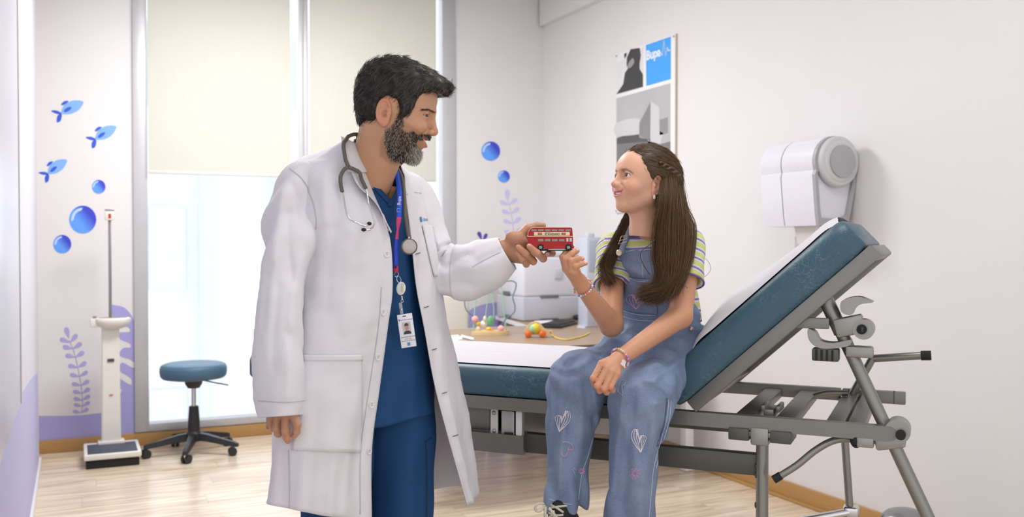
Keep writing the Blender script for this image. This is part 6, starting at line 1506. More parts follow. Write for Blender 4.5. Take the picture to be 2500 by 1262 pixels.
def handGR(p):
    d = arm(p, sh_r, el_r, wr_r); w = pc(1414, 686, 2.625)
    mc_ = Q((1381, 656, 2.60), (1388, 660, 2.588), (1396, 662, 2.580), (1405, 664, 2.582))
    pp = Q((1374, 628, 2.60), (1380, 632, 2.582), (1394, 637, 2.572), (1404, 650, 2.570))
    dd = Q((1382, 616, 2.605), (1396, 619, 2.583), (1409, 632, 2.574), (1419, 645, 2.572)); tt_ = Q((1394, 613, 2.612), (1409, 612, 2.588), (1422, 631, 2.580), (1430, 643, 2.578))
    for mp in mc_: d = smin(d, sd_caps(p, w, mp, .0175, .0108), .009)
    for i in range(4):
        s_ = (1, 1.02, .97, .88)[i]; d = smin(d, finger(p, [mc_[i], pp[i], dd[i], tt_[i]], (.0100*s_, .0093*s_, .0084*s_, .0070*s_)), .0022)
    d = smin(d, finger(p, Q((1410, 672, 2.635), (1402, 640, 2.65), (1396, 622, 2.645)), (.0125, .0105, .008)), .006)
    return d
lo = np.minimum.reduce([sh_r, el_r, wr_r, pc(1366, 605, 2.6)])-.05; lo[1] = 2.54; hi = np.maximum.reduce([sh_r, el_r, wr_r])+.05
V3, F3 = nets(handGR, lo, hi, .0022); V3 = relax(V3, F3, 1, .35)
gs = (208, 152, 120)
def gcol(V_, pts): 
    c = np.tile(np.array(srgb(*gs)), (len(V_), 1))
    for q in pts: c = blend(c, (220, 140, 118), .5*np.exp(-(np.linalg.norm(V_-q, axis=1)/.012)**2))
    return c
Vb, Fb = join_nets([(gxf(V), Fh), (Vc, Fc), (V2, F2), (V3, F3)])
colb = np.concatenate([base, np.tile(np.array(srgb(216, 164, 134)), (len(Vc), 1)), gcol(V2, HL['p']), gcol(V3, Q((1409, 612, 2.588), (1422, 631, 2.58), (1430, 643, 2.578)))])
body_g = link('body', cam2w(Vb), Fb, M_skin, GIRL, 180, fix=False, cols={'pigment': colb})
eyeballs(GIRL, gxf, KG, yaw=.12, pitch=.1, iris=(84, 58, 36))
lpm = np.array(KG['_lips'])
tv = [[(np.interp(abs(yy), lpm[:, 1], lpm[:, 0])-.0050, yy, np.interp(abs(yy), lpm[:, 1], lpm[:, 2])+zz) for yy in np.linspace(-.022, .022, 16)] for zz in (-.0008, .006)]
link('teeth', cam2w(gxf(np.array(tv).reshape(-1, 3))), gridfaces(2, 16), mat('teeth_white', (240, 232, 222), .25, noise=.02, coat=.3), GIRL, 60)
nt3 = Surf([(V3, F3)])
for (u, v, al) in ((1410, 609, (.8, 0, .4)), (1423, 629, (.9, 0, .2)), (1431, 641, (.8, 0, .4))):
    h, n = nt3.hit(u, v, .0002, 2.58); nail(h, n, al, .004, .0045, body_g, mat('nail_pink', (232, 178, 162), .25, coat=.3, noise=.02))
# ---- hair
def xb(zz): return np.interp(zz, [-.05, -.02, .0, .02, .04, .06, .08, .10], [-.016, -.006, .012, .034, .050, .062, .070, .075])
def hcap(p):
    d = sd_ell(p, (-.010, 0, .030), (.095, .077, .082)); d = smin(d, sd_ell(p, (-.03, 0, .0), (.072, .073, .08)), .02)
    d = smax(d, -sd_ell(p, (.024, 0, .036), (.054, .054, .045)), .002)
    f = p[..., 0]-xb(p[..., 2]); d = smax(d, f*.8, .012)
    d = smax(d, -.075-p[..., 2], .01)
    e = (np.abs(p[..., 1]) > .05) & (p[..., 2] < .03); d = np.where(e, np.maximum(d, .02-np.linalg.norm((np.stack([p[..., 0]+.000, p[..., 2]+.005], -1))/np.array([.7, 1.2]), axis=-1)), d)
    q = p.reshape(-1, 3); n = (vnoise(q*np.array([.5, 1, 1.4]), 40, 15)*.0011).reshape(d.shape)
    return d+n
Vh, Fhh = nets(hcap, (-.13, -.1, -.1), (.1, .1, .145), .0026); Vh = relax(Vh, Fhh, 1, .4)
HB = np.array(srgb(64, 46, 30))
hair_g = link('hair', cam2w(gxf(Vh)), Fhh, M_hair, GIRL, 180, fix=False, cols={'pigment': np.tile(np.array(srgb(62, 46, 29)), (len(Vh), 1))})
Nh = vnormals(Vh, Fhh)
if (Nh*(Vh-np.array([0, 0, .03]))).sum() < 0: Nh = -Nh
ok = np.where((np.linalg.norm((Vh-np.array([-.010, 0, .030]))/np.array([.095, .077, .082]), axis=1) > .97) & (Nh[:, 0]*0+1 > 0))[0]
rs = np.random.RandomState(11); pick = rs.choice(ok, 4200); rt = Vh[pick]; rn = Nh[pick]
low = 1-sstep(rt[:, 2], -.01, .03)
fd = np.stack([-.9*(1-low), 0*low, -.22-.8*low-.25*sstep(-rt[:, 0], .02, .08)], 1)+rs.normal(size=(len(rt), 3))*.09
def gdir(pp, t):
    f = fd-rn*(fd*rn).sum(1, keepdims=True); f /= np.linalg.norm(f, axis=1, keepdims=True)+1e-9; f = f+rn*(.02-.10*t); return f/np.linalg.norm(f, axis=1, keepdims=True)
Vs, fs_ = strands(rt, gdir, 5, rs.uniform(.014, .032, len(rt)), rs.uniform(.0002, .00042, len(rt)))
def brown(n): return np.array(srgb(88, 64, 38))[None]*rs.uniform(.45, 1.5, (n, 1))*np.where(rs.rand(n, 1) < .15, np.array([[1.7, 1.6, 1.4]]), 1)
strand_obj('hair_strands', cam2w(gxf(Vs)), fs_, 6*3, brown(len(rt)), hair_g, M_hair)
def locks(guides, n, jit, r, seed, nm, S=22):
    rs2 = np.random.RandomState(seed); g = np.array([cr_curve(np.array([pc(*q) for q in gd]), S) for gd in guides]); a = rs2.uniform(0, len(guides)-1.001, n); i = a.astype(int); f = (a-i)[:, None, None]
    P_ = g[i]*(1-f)+g[i+1]*f; t = np.linspace(0, 1, S)[None, :, None]
    off = rs2.normal(size=(n, 1, 3))*jit*(.35+.65*np.sin(math.pi*np.clip(t*.9+.1, 0, 1))); ph = rs2.uniform(0, 6.28, (n, 1, 1)); wav = .0022*np.sin(t*9+ph)*np.array([1, .6, 0]); clump = rs2.normal(size=(n, 1, 3))*.012*t**3
    cut = rs2.uniform(.80, 1, n)
    P_ = P_+off+wav+clump; P2 = np.stack([cr_curve(P_[k], S)[(np.linspace(0, cut[k], S)*(S-1)).astype(int)] for k in range(n)]) if False else P_
    Vs, fs_ = tube_bundle(P2, rs2.uniform(r*.6, r*1.2, n), .0002)
    return strand_obj(nm, cam2w(Vs), fs_, S*3, brown(n), hair_g, M_hair)
locks([[(1622, 412, 2.80), (1617, 480, 2.71), (1604, 555, 2.685), (1598, 620, 2.675), (1606, 668, 2.665), (1592, 700, 2.655), (1562, 712, 2.65)],
       [(1630, 400, 2.81), (1630, 475, 2.71), (1620, 555, 2.675), (1618, 630, 2.655), (1620, 680, 2.645), (1602, 712, 2.64), (1572, 724, 2.635)],
       [(1636, 395, 2.83), (1640, 480, 2.715), (1640, 565, 2.69), (1640, 640, 2.665), (1632, 690, 2.65), (1612, 718, 2.64), (1590, 728, 2.635)],
       [(1650, 400, 2.86), (1658, 490, 2.765), (1666, 560, 2.72), (1660, 640, 2.68), (1646, 690, 2.66), (1630, 714, 2.65), (1612, 726, 2.645)],
       [(1656, 415, 2.90), (1667, 500, 2.82), (1684, 555, 2.745), (1678, 622, 2.70), (1660, 680, 2.675), (1645, 702, 2.665), (1632, 716, 2.66)],
       [(1652, 440, 2.93), (1664, 510, 2.90), (1688, 558, 2.80), (1684, 615, 2.735), (1668, 670, 2.70), (1655, 695, 2.69), (1645, 705, 2.68)]], 4200, .0065, .00045, 21, 'long_hair')
locks([[(1540, 500, 2.95), (1520, 540, 2.92), (1500, 580, 2.86), (1482, 615, 2.83), (1469, 640, 2.825), (1470, 662, 2.82), (1488, 684, 2.80)],
       [(1546, 505, 2.95), (1530, 545, 2.92), (1512, 582, 2.86), (1496, 612, 2.82), (1482, 640, 2.815), (1478, 664, 2.81), (1490, 686, 2.80)],
       [(1552, 510, 2.95), (1540, 548, 2.92), (1526, 580, 2.86), (1512, 608, 2.83), (1500, 640, 2.82), (1490, 660, 2.82), (1492, 680, 2.81)]], 800, .0035, .00036, 22, 'long_hair')
# loose strands
for gd, r_ in (([(1600, 585, 2.66), (1585, 598, 2.655), (1569, 610, 2.65), (1564, 625, 2.65), (1570, 645, 2.65), (1586, 670, 2.65)], .0011), ([(1660, 640, 2.68), (1658, 680, 2.665), (1668, 695, 2.66), (1679, 703, 2.66)], .0006), ([(1722, 630, 2.75), (1733, 645, 2.75), (1734, 660, 2.75), (1725, 672, 2.75), (1718, 676, 2.75)], .0005)):
    MB().tube([cw(p) for p in cr_curve(np.array([pc(*q) for q in gd]), 24)], r_, 6).build('loose_strand', mat('hair_loose', (58, 42, 28), .45, noise=.05), hair_g, 180)
# braid: two strands twisting round the back of the head
bp_ = cr_curve(np.array([(.004, .073, .050), (-.02, .076, .044), (-.052, .069, .035), (-.08, .053, .026), (-.096, .032, .019), (-.103, .012, .015)]), 60)
for k in (0, math.pi):
    ph = np.linspace(0, 2*math.pi*4, 60)+k; rr = np.linspace(.0042, .0036, 60); off = np.stack([.3*np.cos(ph)*.0045, np.cos(ph)*.0035, np.sin(ph)*.0055], 1)
    MB().tube([cw(p) for p in gxf(bp_+off)], rr.tolist(), 10).build('braid', mat('braid_brown', (74, 54, 34), .42, noise=.3, nscale=260, bump=.4, bscale=400), hair_g, 180)
MB().ball(tuple(cw(gxf(np.array([[-.103, .012, .013]]))[0])), (.011, .011, .013), 14, 10).build('hair_tie', M_dark, hair_g, 180)
# earring
er_ = gxf(np.array([[.006, .0715, -.037]]))[0]; ER = MB()
for q in range(6): ER.ball(tuple(cw(er_+np.array([.0022*math.cos(q*1.05), -.001, -.006+.004*math.sin(q*1.05)]))), .0022, 10, 8)
ER.ball(tuple(cw(er_+np.array([0, -.0015, -.006]))), .0025, 10, 8); ER.ball(tuple(cw(er_+np.array([0, 0, .0005]))), .0018, 8, 6)
ER.build('earring', mat('pearl', (238, 230, 220), .2, noise=.02, coat=.5), GIRL, 180)

# ---- striped shirt
m = bpy.data.materials.new('striped_jersey'); m.use_nodes = True; nt = m.node_tree; b = nt.nodes['Principled BSDF']; b.inputs['Roughness'].default_value = .85
an = nt.nodes.new('ShaderNodeAttribute'); an.attribute_name = 'along'; md = nt.nodes.new('ShaderNodeMath'); md.operation = 'FRACT'; nt.links.new(an.outputs['Fac'], md.inputs[0])
rp = nt.nodes.new('ShaderNodeValToRGB'); rp.color_ramp.interpolation = 'CONSTANT'; el = rp.color_ramp.elements
el[0].position = 0; el[0].color = (*srgb(204, 208, 128), 1); el[1].position = .40; el[1].color = (*srgb(216, 214, 222), 1)
for p_, c_ in ((.56, (132, 122, 172)), (.76, (216, 214, 222)), (.92, (204, 208, 128))): e_ = el.new(p_); e_.color = (*srgb(*c_), 1)
nt.links.new(md.outputs[0], rp.inputs[0]); nt.links.new(rp.outputs[0], b.inputs['Base Color']); M_str = m
def shirt0(p):
    d = torso(p, .004); d = smin(d, sd_caps(p, sh_r*.86+Gn*.14, sh_l*.86+Gn*.14, .05, .05), .05); return smin(d, sd_caps(p, Gcst, Gn+np.array([0, 0, -.02]), .06, .05), .04)
def shirt(p):
    d = shirt0(p)
    d = smax(d, -sd_caps(p, Gn+np.array([0, 0, -.012]), Gn+np.array([-.02, -.02, .1]), .047, .07), .006)
    d = np.maximum(d, (1.035-p[..., 2]))
    q = p.reshape(-1, 3); return d+(vnoise(q, 8, 31)*.003).reshape(d.shape)
Vt, Ft = nets(shirt, (.1, 2.6, .9), (.72, 3.2, 1.42), .0045); Vt = relax(Vt, Ft, 1)
shirt_o = link('shirt', cam2w(Vt), Ft, M_str, GIRL, 180, fix=False, cols={'along': (Vt[:, 2]+.004*vnoise(Vt, 6, 2))/.031})
for nm, sh, el2, tc_, sd in (('l', sh_l, el_l, .50, 41), ('r', sh_r, el_r, .50, 42)):
    ax = el2-sh; Ln_ = np.linalg.norm(ax); ax = ax/Ln_; e_ = sh+ax*Ln_*tc_; st_ = sh-ax*.005+(Gn-sh)*.05
    def slv(p):
        d = sd_caps(p, st_, e_+ax*.04, .053, .0575); s_ = (p-e_.astype(np.float32)) @ ax.astype(np.float32)
        hol = sd_caps(p, e_+ax*.012, e_+ax*.08, .046, .046); d = smax(d, -hol, .003); d = smax(d, s_, .004)
        q = p.reshape(-1, 3); return d+(vnoise(q, 11, sd)*.0028).reshape(d.shape)
    lo = np.minimum(st_, e_)-.08; hi = np.maximum(st_, e_)+.08
    Va, Fa = nets(slv, lo, hi, .003); Va = relax(Va, Fa, 1)
    link('sleeve', cam2w(Va), Fa, M_str, shirt_o, 180, fix=False, cols={'along': (Va-e_) @ ax/.031+.5})
    c1_ = np.cross(ax, [0, 1, .01]); c1_ /= np.linalg.norm(c1_); c2_ = np.cross(ax, c1_)
    c_ = [e_+.0552*(np.cos(q)*c1_+np.sin(q)*c2_) for q in np.linspace(0, 2*math.pi, 40)]
    MB().tube([cw(p) for p in c_], .0028, 8).build('sleeve_hem', mat('hem_violet', (112, 102, 162), .85, noise=.05), shirt_o, 180)
nk = [Gn+np.array([math.cos(q)*.050-.006, math.sin(q)*.048-.008, -.012+.006*math.cos(q)]) for q in np.linspace(0, 2*math.pi, 40)]
MB().tube([cw(p) for p in nk], .0035, 8).build('neck_hem', MATS['hem_violet'], shirt_o, 180)
# ---- denim overalls
m = mat('denim', (112, 132, 172), .85, bump=.25, bscale=900); nt = m.node_tree; b = nt.nodes['Principled BSDF']
tc = nt.nodes.new('ShaderNodeTexCoord'); n1 = nt.nodes.new('ShaderNodeTexNoise'); n1.inputs['Scale'].default_value = 1000; n1.inputs['Detail'].default_value = 2
n2 = nt.nodes.new('ShaderNodeTexNoise'); n2.inputs['Scale'].default_value = 9; n2.inputs['Detail'].default_value = 4
nt.links.new(tc.outputs['Object'], n1.inputs['Vector']); nt.links.new(tc.outputs['Object'], n2.inputs['Vector'])
ra = nt.nodes.new('ShaderNodeValToRGB'); ra.color_ramp.elements[0].position = .32; ra.color_ramp.elements[1].position = .72; ra.color_ramp.elements[0].color = (*srgb(86, 104, 138), 1); ra.color_ramp.elements[1].color = (*srgb(146, 162, 192), 1)
nt.links.new(n1.outputs['Fac'], ra.inputs[0]); mx = nt.nodes.new('ShaderNodeMixRGB'); mx.blend_type = 'MIX'; mx.inputs[2].default_value = (*srgb(156, 171, 200), 1)
mr = nt.nodes.new('ShaderNodeMapRange'); mr.inputs[1].default_value = .45; mr.inputs[2].default_value = .75; mr.inputs[4].default_value = .55; nt.links.new(n2.outputs['Fac'], mr.inputs[0]); nt.links.new(mr.outputs[0], mx.inputs[0]); nt.links.new(ra.outputs[0], mx.inputs[1]); nt.links.new(mx.outputs[0], b.inputs['Base Color'])
M_denim = m
kR, kL = pc(1410, 935, 2.705), pc(1566, 968, 2.60)
aR, aL = pc(1374, 1243, 2.69), pc(1535, 1290, 2.60)
bib_poly = [(-.102, .438), (.102, .438), (.115, .30), (.14, .24), (.14, .15), (-.14, .15), (-.14, .24), (-.115, .30)]
bz0 = Gp[2]
def overalls(p):
    t_ = np.minimum(torso(p, .019), shirt0(p)-.0105); q = (p-Gp.astype(np.float32)) @ TR.astype(np.float32); lean = ((Gcst-Gp) @ TR)/((Gcst-Gp)[2])
    ll = q[..., 0]-q[..., 2]*lean[0]; ff = q[..., 1]-q[..., 2]*lean[1]
    bib = np.maximum(poly2d(ll, q[..., 2], [(a, c-.125) for a, c in bib_poly]), -ff-.0)
    low_ = q[..., 2]-.085-.02*np.clip(ff/.08, -1, 1)
    d = smax(t_, np.minimum(bib, low_), .005)
    hr, hl_ = Gp-.06*lt+np.array([0, 0, -.0]), Gp+.06*lt+np.array([0, 0, .0])
    d = smin(d, sd_ell(p, Gp+np.array([0, 0, .0]), (.135, .125, .085)), .03)
    d2 = smin(sd_caps(p, hr, kR, .088, .075), sd_caps(p, kR+np.array([0, 0, .005]), aR, .074, .062), .05)
    # wide trouser leg, flattened toward the viewer
    d3 = smin(sd_caps(p, hl_, kL, .09, .08), sd_caps(p, kL, aL, .080, .062), .05)
    d2 = smax(d2, -((p-aR.astype(np.float32)) @ np.array([-.1, 0, .9], np.float32)), .006)
    d = smin(d, d2, .03); d = smin(d, d3, .022)
    pf = p.reshape(-1, 3); s_ = pf[:, 2]
    n = vnoise(pf*np.array([1, 1, .4]), 5.5, 51)*.007+vnoise(pf*np.array([1, 1, .6]), 13, 52)*.0032
    n += .0075*np.sin((pf[:, 0]*.75+pf[:, 1]*.3)*120+s_*14)*(1-sstep(s_, .74, .86))*sstep(vnoise(pf, 2.5, 55), -.4, .4)          # long folds down the legs
    n += .005*np.sin(s_*95+pf[:, 0]*60)*np.exp(-((s_-(bz0+.06))/.05)**2)                                                  # gathers at the waist
    n += .007*np.sin((pf @ np.array([.5, -.3, .8]))*95)*np.exp(-(np.linalg.norm(pf-kR, axis=1)/.1)**2)+.007*np.sin((pf @ np.array([-.4, -.3, .9]))*95)*np.exp(-(np.linalg.norm(pf-kL, axis=1)/.1)**2)
    n = n*(1-.8*sstep(s_, bz0+.09, bz0+.14))
    return d+n.reshape(d.shape).astype(np.float32)
Vo, Fo = nets(overalls, (-.0, 2.42, .42), (.72, 3.15, 1.33), .0042); Vo = relax(Vo, Fo, 1, .4)
Vo = press_folds(Vo, vnormals(Vo, Fo), [(.010, 9, [(1398, 925), (1384, 1000), (1370, 1100), (1362, 1190)]), (-.010, 11, [(1428, 935), (1436, 1010), (1430, 1100), (1408, 1190)]), (.009, 9, [(1452, 960), (1464, 1050), (1450, 1110)]), (-.009, 9, [(1358, 960), (1352, 1050), (1345, 1140)]),
   (.010, 9, [(1522, 940), (1514, 1010), (1502, 1100), (1494, 1200)]), (-.010, 11, [(1546, 960), (1540, 1040), (1530, 1130), (1524, 1220)]), (.010, 9, [(1578, 928), (1615, 944), (1642, 972)]), (.009, 10, [(1600, 990), (1588, 1080), (1572, 1180)]), (-.009, 9, [(1622, 1010), (1608, 1090), (1592, 1170)]),
   (-.010, 10, [(1655, 868), (1610, 902), (1560, 916)]), (.008, 9, [(1690, 862), (1640, 894), (1600, 925)]), (.008, 7, [(1520, 802), (1560, 796), (1604, 816)]), (-.009, 7, [(1525, 816), (1575, 826), (1625, 812)]), (.008, 7, [(1535, 832), (1580, 842), (1630, 832)]), (-.008, 9, [(1440, 842), (1415, 872), (1380, 892)]), (.008, 9, [(1470, 838), (1440, 876), (1400, 905)]), (-.010, 9, [(1352, 905), (1375, 915), (1400, 912)]),
   (.007, 9, [(1520, 650), (1545, 660), (1568, 672)]), (-.008, 8, [(1518, 668), (1540, 676), (1560, 690)])])
over = link('overalls', cam2w(Vo), Fo, M_denim, GIRL, 180, fix=False)
OS = Surf([(Vo, Fo)])
M_stitch = mat('stitch', (190, 200, 222), .8, noise=.05); M_dkst = mat('denim_dark', (84, 100, 138), .85, noise=.1, nscale=300)
def st(pts, w=1.6, m_=M_stitch, nm='stitching', off=.001): ribbon(OS, pts, w, off, nm, m_, over, th=.0005)
st([(1632, 975), (1628, 1020), (1612, 1080), (1596, 1140), (1590, 1200), (1584, 1262)], 1.5); st([(1638, 978), (1634, 1022), (1618, 1082), (1602, 1142)], 1.5); st([(1628, 972), (1622, 1030), (1604, 1090)], 3, M_dkst)
st([(1448, 1068), (1436, 1110), (1420, 1160), (1412, 1220)], 1.4)
st([(1500, 625), (1540, 612), (1590, 606), (1640, 604)], 1.6); st([(1565, 600), (1568, 640), (1570, 680)], 1.4)
bibp = patch_on(OS, [(1532, 676), (1600, 684), (1606, 768), (1520, 758)], 16, 16, .003, 'bib_pocket', M_denim, over, .003)
st([(1532, 680), (1565, 685), (1600, 688)], 1.5, off=.0075); st([(1524, 756), (1560, 766), (1602, 768)], 1.5, off=.0075); st([(1515, 770), (1550, 780), (1600, 784)], 1.5)
st([(1340, 1218), (1358, 1224), (1380, 1229), (1396, 1231)], 1.6)
# straps, buckle and buttons
M_brass = mat('antique_brass', (196, 176, 160), .3, .85, noise=.05)
sp_ = [pc(1519, 622, 2.795), pc(1520, 605, 2.80), pc(1527, 590, 2.81), pc(1534, 572, 2.82), pc(1540, 556, 2.84), pc(1545, 545, 2.88)]
g = np.array([[p+np.array([(j-1)*.009, (j-1)*.004, 0]) for j in range(3)] for p in cr_curve(np.array(sp_), 20)])
solid(link('strap', cam2w(g.reshape(-1, 3)), gridfaces(20, 3), M_denim, over, 60), .003, 0)
h, n = OS.hit(1513, 617, .004)
MB().lathe([(0, 0), (.009, 0), (.0098, .002), (.0085, .004), (.004, .0034), (0, .004)], (0, 0, 0), 20, M=basis(cw(pc(1512, 617, 2.785)), cw((1, -.3, 0))-o0, cw((0, 0, 1))-o0)).build('button', M_brass, over, 50)
bk = [pc(1517, 577, 2.79), pc(1531, 574, 2.79), pc(1530, 590, 2.785), pc(1510, 596, 2.785), pc(1517, 577, 2.79)]
MB().tube([cw(p) for p in bk], .0013, 6).build('buckle', M_brass, over); MB().tube([cw(pc(1512, 588, 2.785)), cw(pc(1531, 582, 2.788))], .001, 6).build('buckle', M_brass, over)
h, n = OS.hit(1688, 802, .003, 2.8); MB().ball(tuple(cw(h)), (.0075, .005, .0075), 16, 10).build('button', M_brass, over, 180)
# embroidered hearts and flowers
M_e1 = mat('thread_pink_white', (236, 224, 230), .7, noise=.06, nscale=300); M_e2 = mat('thread_pink', (212, 164, 206), .7, noise=.06, nscale=300); M_e3 = mat('thread_pale', (176, 188, 220), .7, noise=.05)
def heart(cx, cy, s, rot, skew=1.):
    o = []
    for t_ in np.linspace(0, 2*math.pi, 28):
        hx = 16*math.sin(t_)**3/16*skew; hy = -(13*math.cos(t_)-5*math.cos(2*t_)-2*math.cos(3*t_)-math.cos(4*t_))/16
        if hx > 0: hy *= 1.0
        o.append((cx+s*(hx*math.cos(rot)-hy*math.sin(rot)), cy+s*(hx*math.sin(rot)+hy*math.cos(rot))))
    return o
def thread(pts, r, m_, nm='embroidery', off=.001):
    ps = OS.path(pts, 2, off); MB().tube([cw(p) for p in ps], r, 6).build(nm, m_, over, 180)
def scribble(cx, cy, w, h, rot, m_, lob, off=.001):
    for sgn in (-1, 1):
        for q in np.linspace(.35, 1, 3):
            pts = [(0, h*.5)]; a = sgn*w*.5*q; top = -h*.5*(1 if sgn == lob else .45)
            loop = smooth_poly([(0, h*.5), (a*.9, 0), (a*1.0, top*.6), (a*.55, top), (a*.15, top*.4), (0, h*.1)], 4, False)
            thread([(cx+p[0]*math.cos(rot)-p[1]*math.sin(rot), cy+p[0]*math.sin(rot)+p[1]*math.cos(rot)) for p in loop], .0009, m_, off=off)
scribble(1372, 1028, 34, 54, .22, M_e1, 1); scribble(1561, 1076, 34, 58, -.08, M_e1, -1); scribble(1556, 735, 42, 36, -.05, M_e2, -1, .008)
thread([(1374, 1080), (1384, 1078), (1396, 1085), (1399, 1096), (1390, 1098), (1384, 1092), (1388, 1100), (1380, 1113), (1373, 1112), (1370, 1104)], .0010, M_e2)
thread([(1408, 1168), (1400, 1150), (1402, 1142), (1407, 1150)], .0007, M_e3)
thread([(1510, 957), (1512, 944), (1518, 930), (1528, 931), (1524, 940), (1519, 942), (1520, 955), (1520, 965), (1510, 955), (1508, 945)], .0008, M_e3)
for (cx_, cy_, r_) in ((1550, 1156, 12), (1420, 1150, 7)):
    for q in range(9):
        a = 2*math.pi*q/9; thread([(cx_+r_*.3*math.cos(a), cy_+r_*.3*math.sin(a)), (cx_+r_*math.cos(a-.16), cy_+r_*math.sin(a-.16)), (cx_+r_*1.05*math.cos(a), cy_+r_*1.05*math.sin(a)), (cx_+r_*math.cos(a+.16), cy_+r_*math.sin(a+.16)), (cx_+r_*.3*math.cos(a), cy_+r_*.3*math.sin(a))], .0008, M_e2)
# trouser hem band
# ---- shoes
def shoe(c, nm='shoe'):
    fdv = np.array([-.55, -.80, -.22]); fdv /= np.linalg.norm(fdv); sv = np.cross(fdv, [0, 0, 1]); sv /= np.linalg.norm(sv); uv = np.cross(sv, fdv)
    def X(a, b_, c_): return c+fdv*a+sv*b_+uv*c_
    def upper(p):
        d = sd_caps(p, X(.0, 0, .0), X(.09, 0, -.03), .036, .031); d = smin(d, sd_caps(p, X(-.03, 0, -.02), X(0, 0, .03), .034, .034), .02); return np.maximum(d, -((p-X(0, 0, -.05).astype(np.float32)) @ uv.astype(np.float32)))
    Vu, Fu = nets(upper, c-.16, c+.12, .004); s_ = link(nm, cam2w(relax(Vu, Fu, 1)), Fu, mat('canvas_black', (34, 34, 38), .8, noise=.08, nscale=300), GIRL, 180, fix=False)
    MB().ring_loft([[cw(X(.03+.095*math.cos(q)*s2, .036*math.sin(q)*s2, z_)) for q in np.linspace(0, 2*math.pi, 28, endpoint=False)] for z_, s2 in ((-.072, 1), (-.05, 1.0), (-.045, .98))]).build('sole', mat('sole_white', (226, 224, 218), .6, noise=.02), s_)
    M_lace = mat('lace_cream', (206, 198, 178), .8, noise=.06, nscale=300)
    S_ = Surf([(Vu, Fu)])
    for i in range(4):
        a = .0+i*.022
        for sg in (-1, 1):
            ps = [np.array(S_.t.find_nearest(Vector(X(a+.02*k, sg*(.02-.04*k), .04-.012*i-.006*k)))[0])+uv*.002 for k in np.linspace(0, 1, 6)]
            MB().tube([cw(p) for p in ps], .0032, 8).build('lace', M_lace, s_, 180)
    return s_, X, M_lace
sho, X_, M_lace = shoe(pc(1372, 1268, 2.665))
lp = [pc(1328, 1230, 2.62), pc(1314, 1230, 2.61), pc(1306, 1240, 2.61), pc(1312, 1248, 2.61), pc(1322, 1245, 2.612), pc(1330, 1233, 2.62)]
MB().tube([cw(p) for p in smooth_poly(lp, 5, False)], .0036, 8).build('lace_loop', M_lace, sho, 180)
for a, b_ in (((1332, 1236), (1330, 1268)), ((1350, 1246), (1356, 1272)), ((1340, 1240), (1362, 1266))):
    MB().tube([cw(pc(*a, 2.615)), cw(pc(*b_, 2.605))], .0042, 8).build('lace', M_lace, sho, 180)
shoe(pc(1536, 1320, 2.575))
# ------------------------------------------------------------------ toy bus
BD = 2.615; mpp = BD/FPX; bc0 = pc(1343, 584, BD)
bw = cw(bc0); M_red = mat('bus_red', (176, 14, 22), .35, noise=.04, nscale=60, coat=.1, spec=.3); M_crm2 = mat('bus_cream', (236, 218, 178), .4, noise=.03); M_bwin = mat('bus_window', (150, 132, 126), .15, noise=.15, nscale=120)
BUS = thing('toy_bus', 'red double decker toy bus held between the doctor and the girl', 'toy bus', (bw.x, bw.y, bw.z-28.5*mpp), -YAW-math.radians(1))
MBx = Matrix.Translation((0, 0, 28.5*mpp)) 
HWD = .0235
def bp(u, v, y=-HWD): return Vector(((u-1343)*mpp, y, (584-v)*mpp))
def BB(mb, nm, m_, par=None, sm=35): return mb.build(nm, m_, par or BUS, sm, world=False)
outl = smooth_poly([(1289, 600), (1288, 578), (1290, 566), (1296, 558), (1304, 555.5)], 4, False)+[np.array(q) for q in [(1393, 555.5), (1396, 558), (1398, 582), (1398, 598), (1401, 602), (1400, 607), (1289, 607)]]
def bprism(pts, y0, y1): return [Vector((p.x, y0, p.z)) for p in [MBx @ bp(*q) for q in pts]], (0, y1-y0, 0)
BB(MB().prism(*bprism(outl, -HWD+.0008, HWD-.0008)), 'body', M_red, sm=40)
def pad2(nm, u0, v0, u1, v1, m_, y=-HWD, th=.0012, par=None):
    for yy in (y, -y): 
        o = BB(MB().box(MBx @ Vector((((u0+u1)/2-1343)*mpp, yy, (584-(v0+v1)/2)*mpp)), ((u1-u0)*mpp, th, (v1-v0)*mpp), bev=.0003), nm, m_, par)
    return o
def pad1(nm, u0, v0, u1, v1, m_, y=-HWD, th=.0012): return BB(MB().box(MBx @ Vector((((u0+u1)/2-1343)*mpp, y, (584-(v0+v1)/2)*mpp)), ((u1-u0)*mpp, th, (v1-v0)*mpp), bev=.0003), nm, m_)
pad2('cream_band', 1288, 576.4, 1398, 578, M_crm2)
BB(MB().tube([MBx @ bp(q[0], q[1], -HWD+.0006) for q in smooth_poly([(1288.3, 578), (1288.5, 572), (1290.5, 565), (1297, 557.5), (1305, 555.3)], 4, False)]+[MBx @ bp(1394, 555.3, -HWD+.0006)], .0006, 6), 'cream_trim', M_crm2)
for i in range(6): pad2('upper_window', 1297+i*16.4, 560, 1310.5+i*16.4, 564.8, M_bwin)
pad2('advert_panel', 1303.5, 566.6, 1390, 575.4, M_crm2)
for u in (1313, 1370):
    pad1('advert_plate', u, 568.4, u+10, 573.8, M_red, -HWD-.0006, .0008)
    for k in range(2): pad1('plate_line', u+1, 569.4+k*2.2, u+9, 570.4+k*2.2, mat('plate_line', (214, 150, 130), .5, noise=.1), -HWD-.0011, .0004)
vs, fs = text_mesh('STANDARD', 7.6*mpp, .0001, 'CENTER', bold=.00012, font_scale_x=.92)
BB(MB().add([MBx @ (bp(1348, 572, -HWD-.0009)+Vector((q.x, 0, q.y))) for q in vs], fs), 'advert_lettering', mat('advert_ink', (40, 60, 40), .5, noise=.05), sm=0)
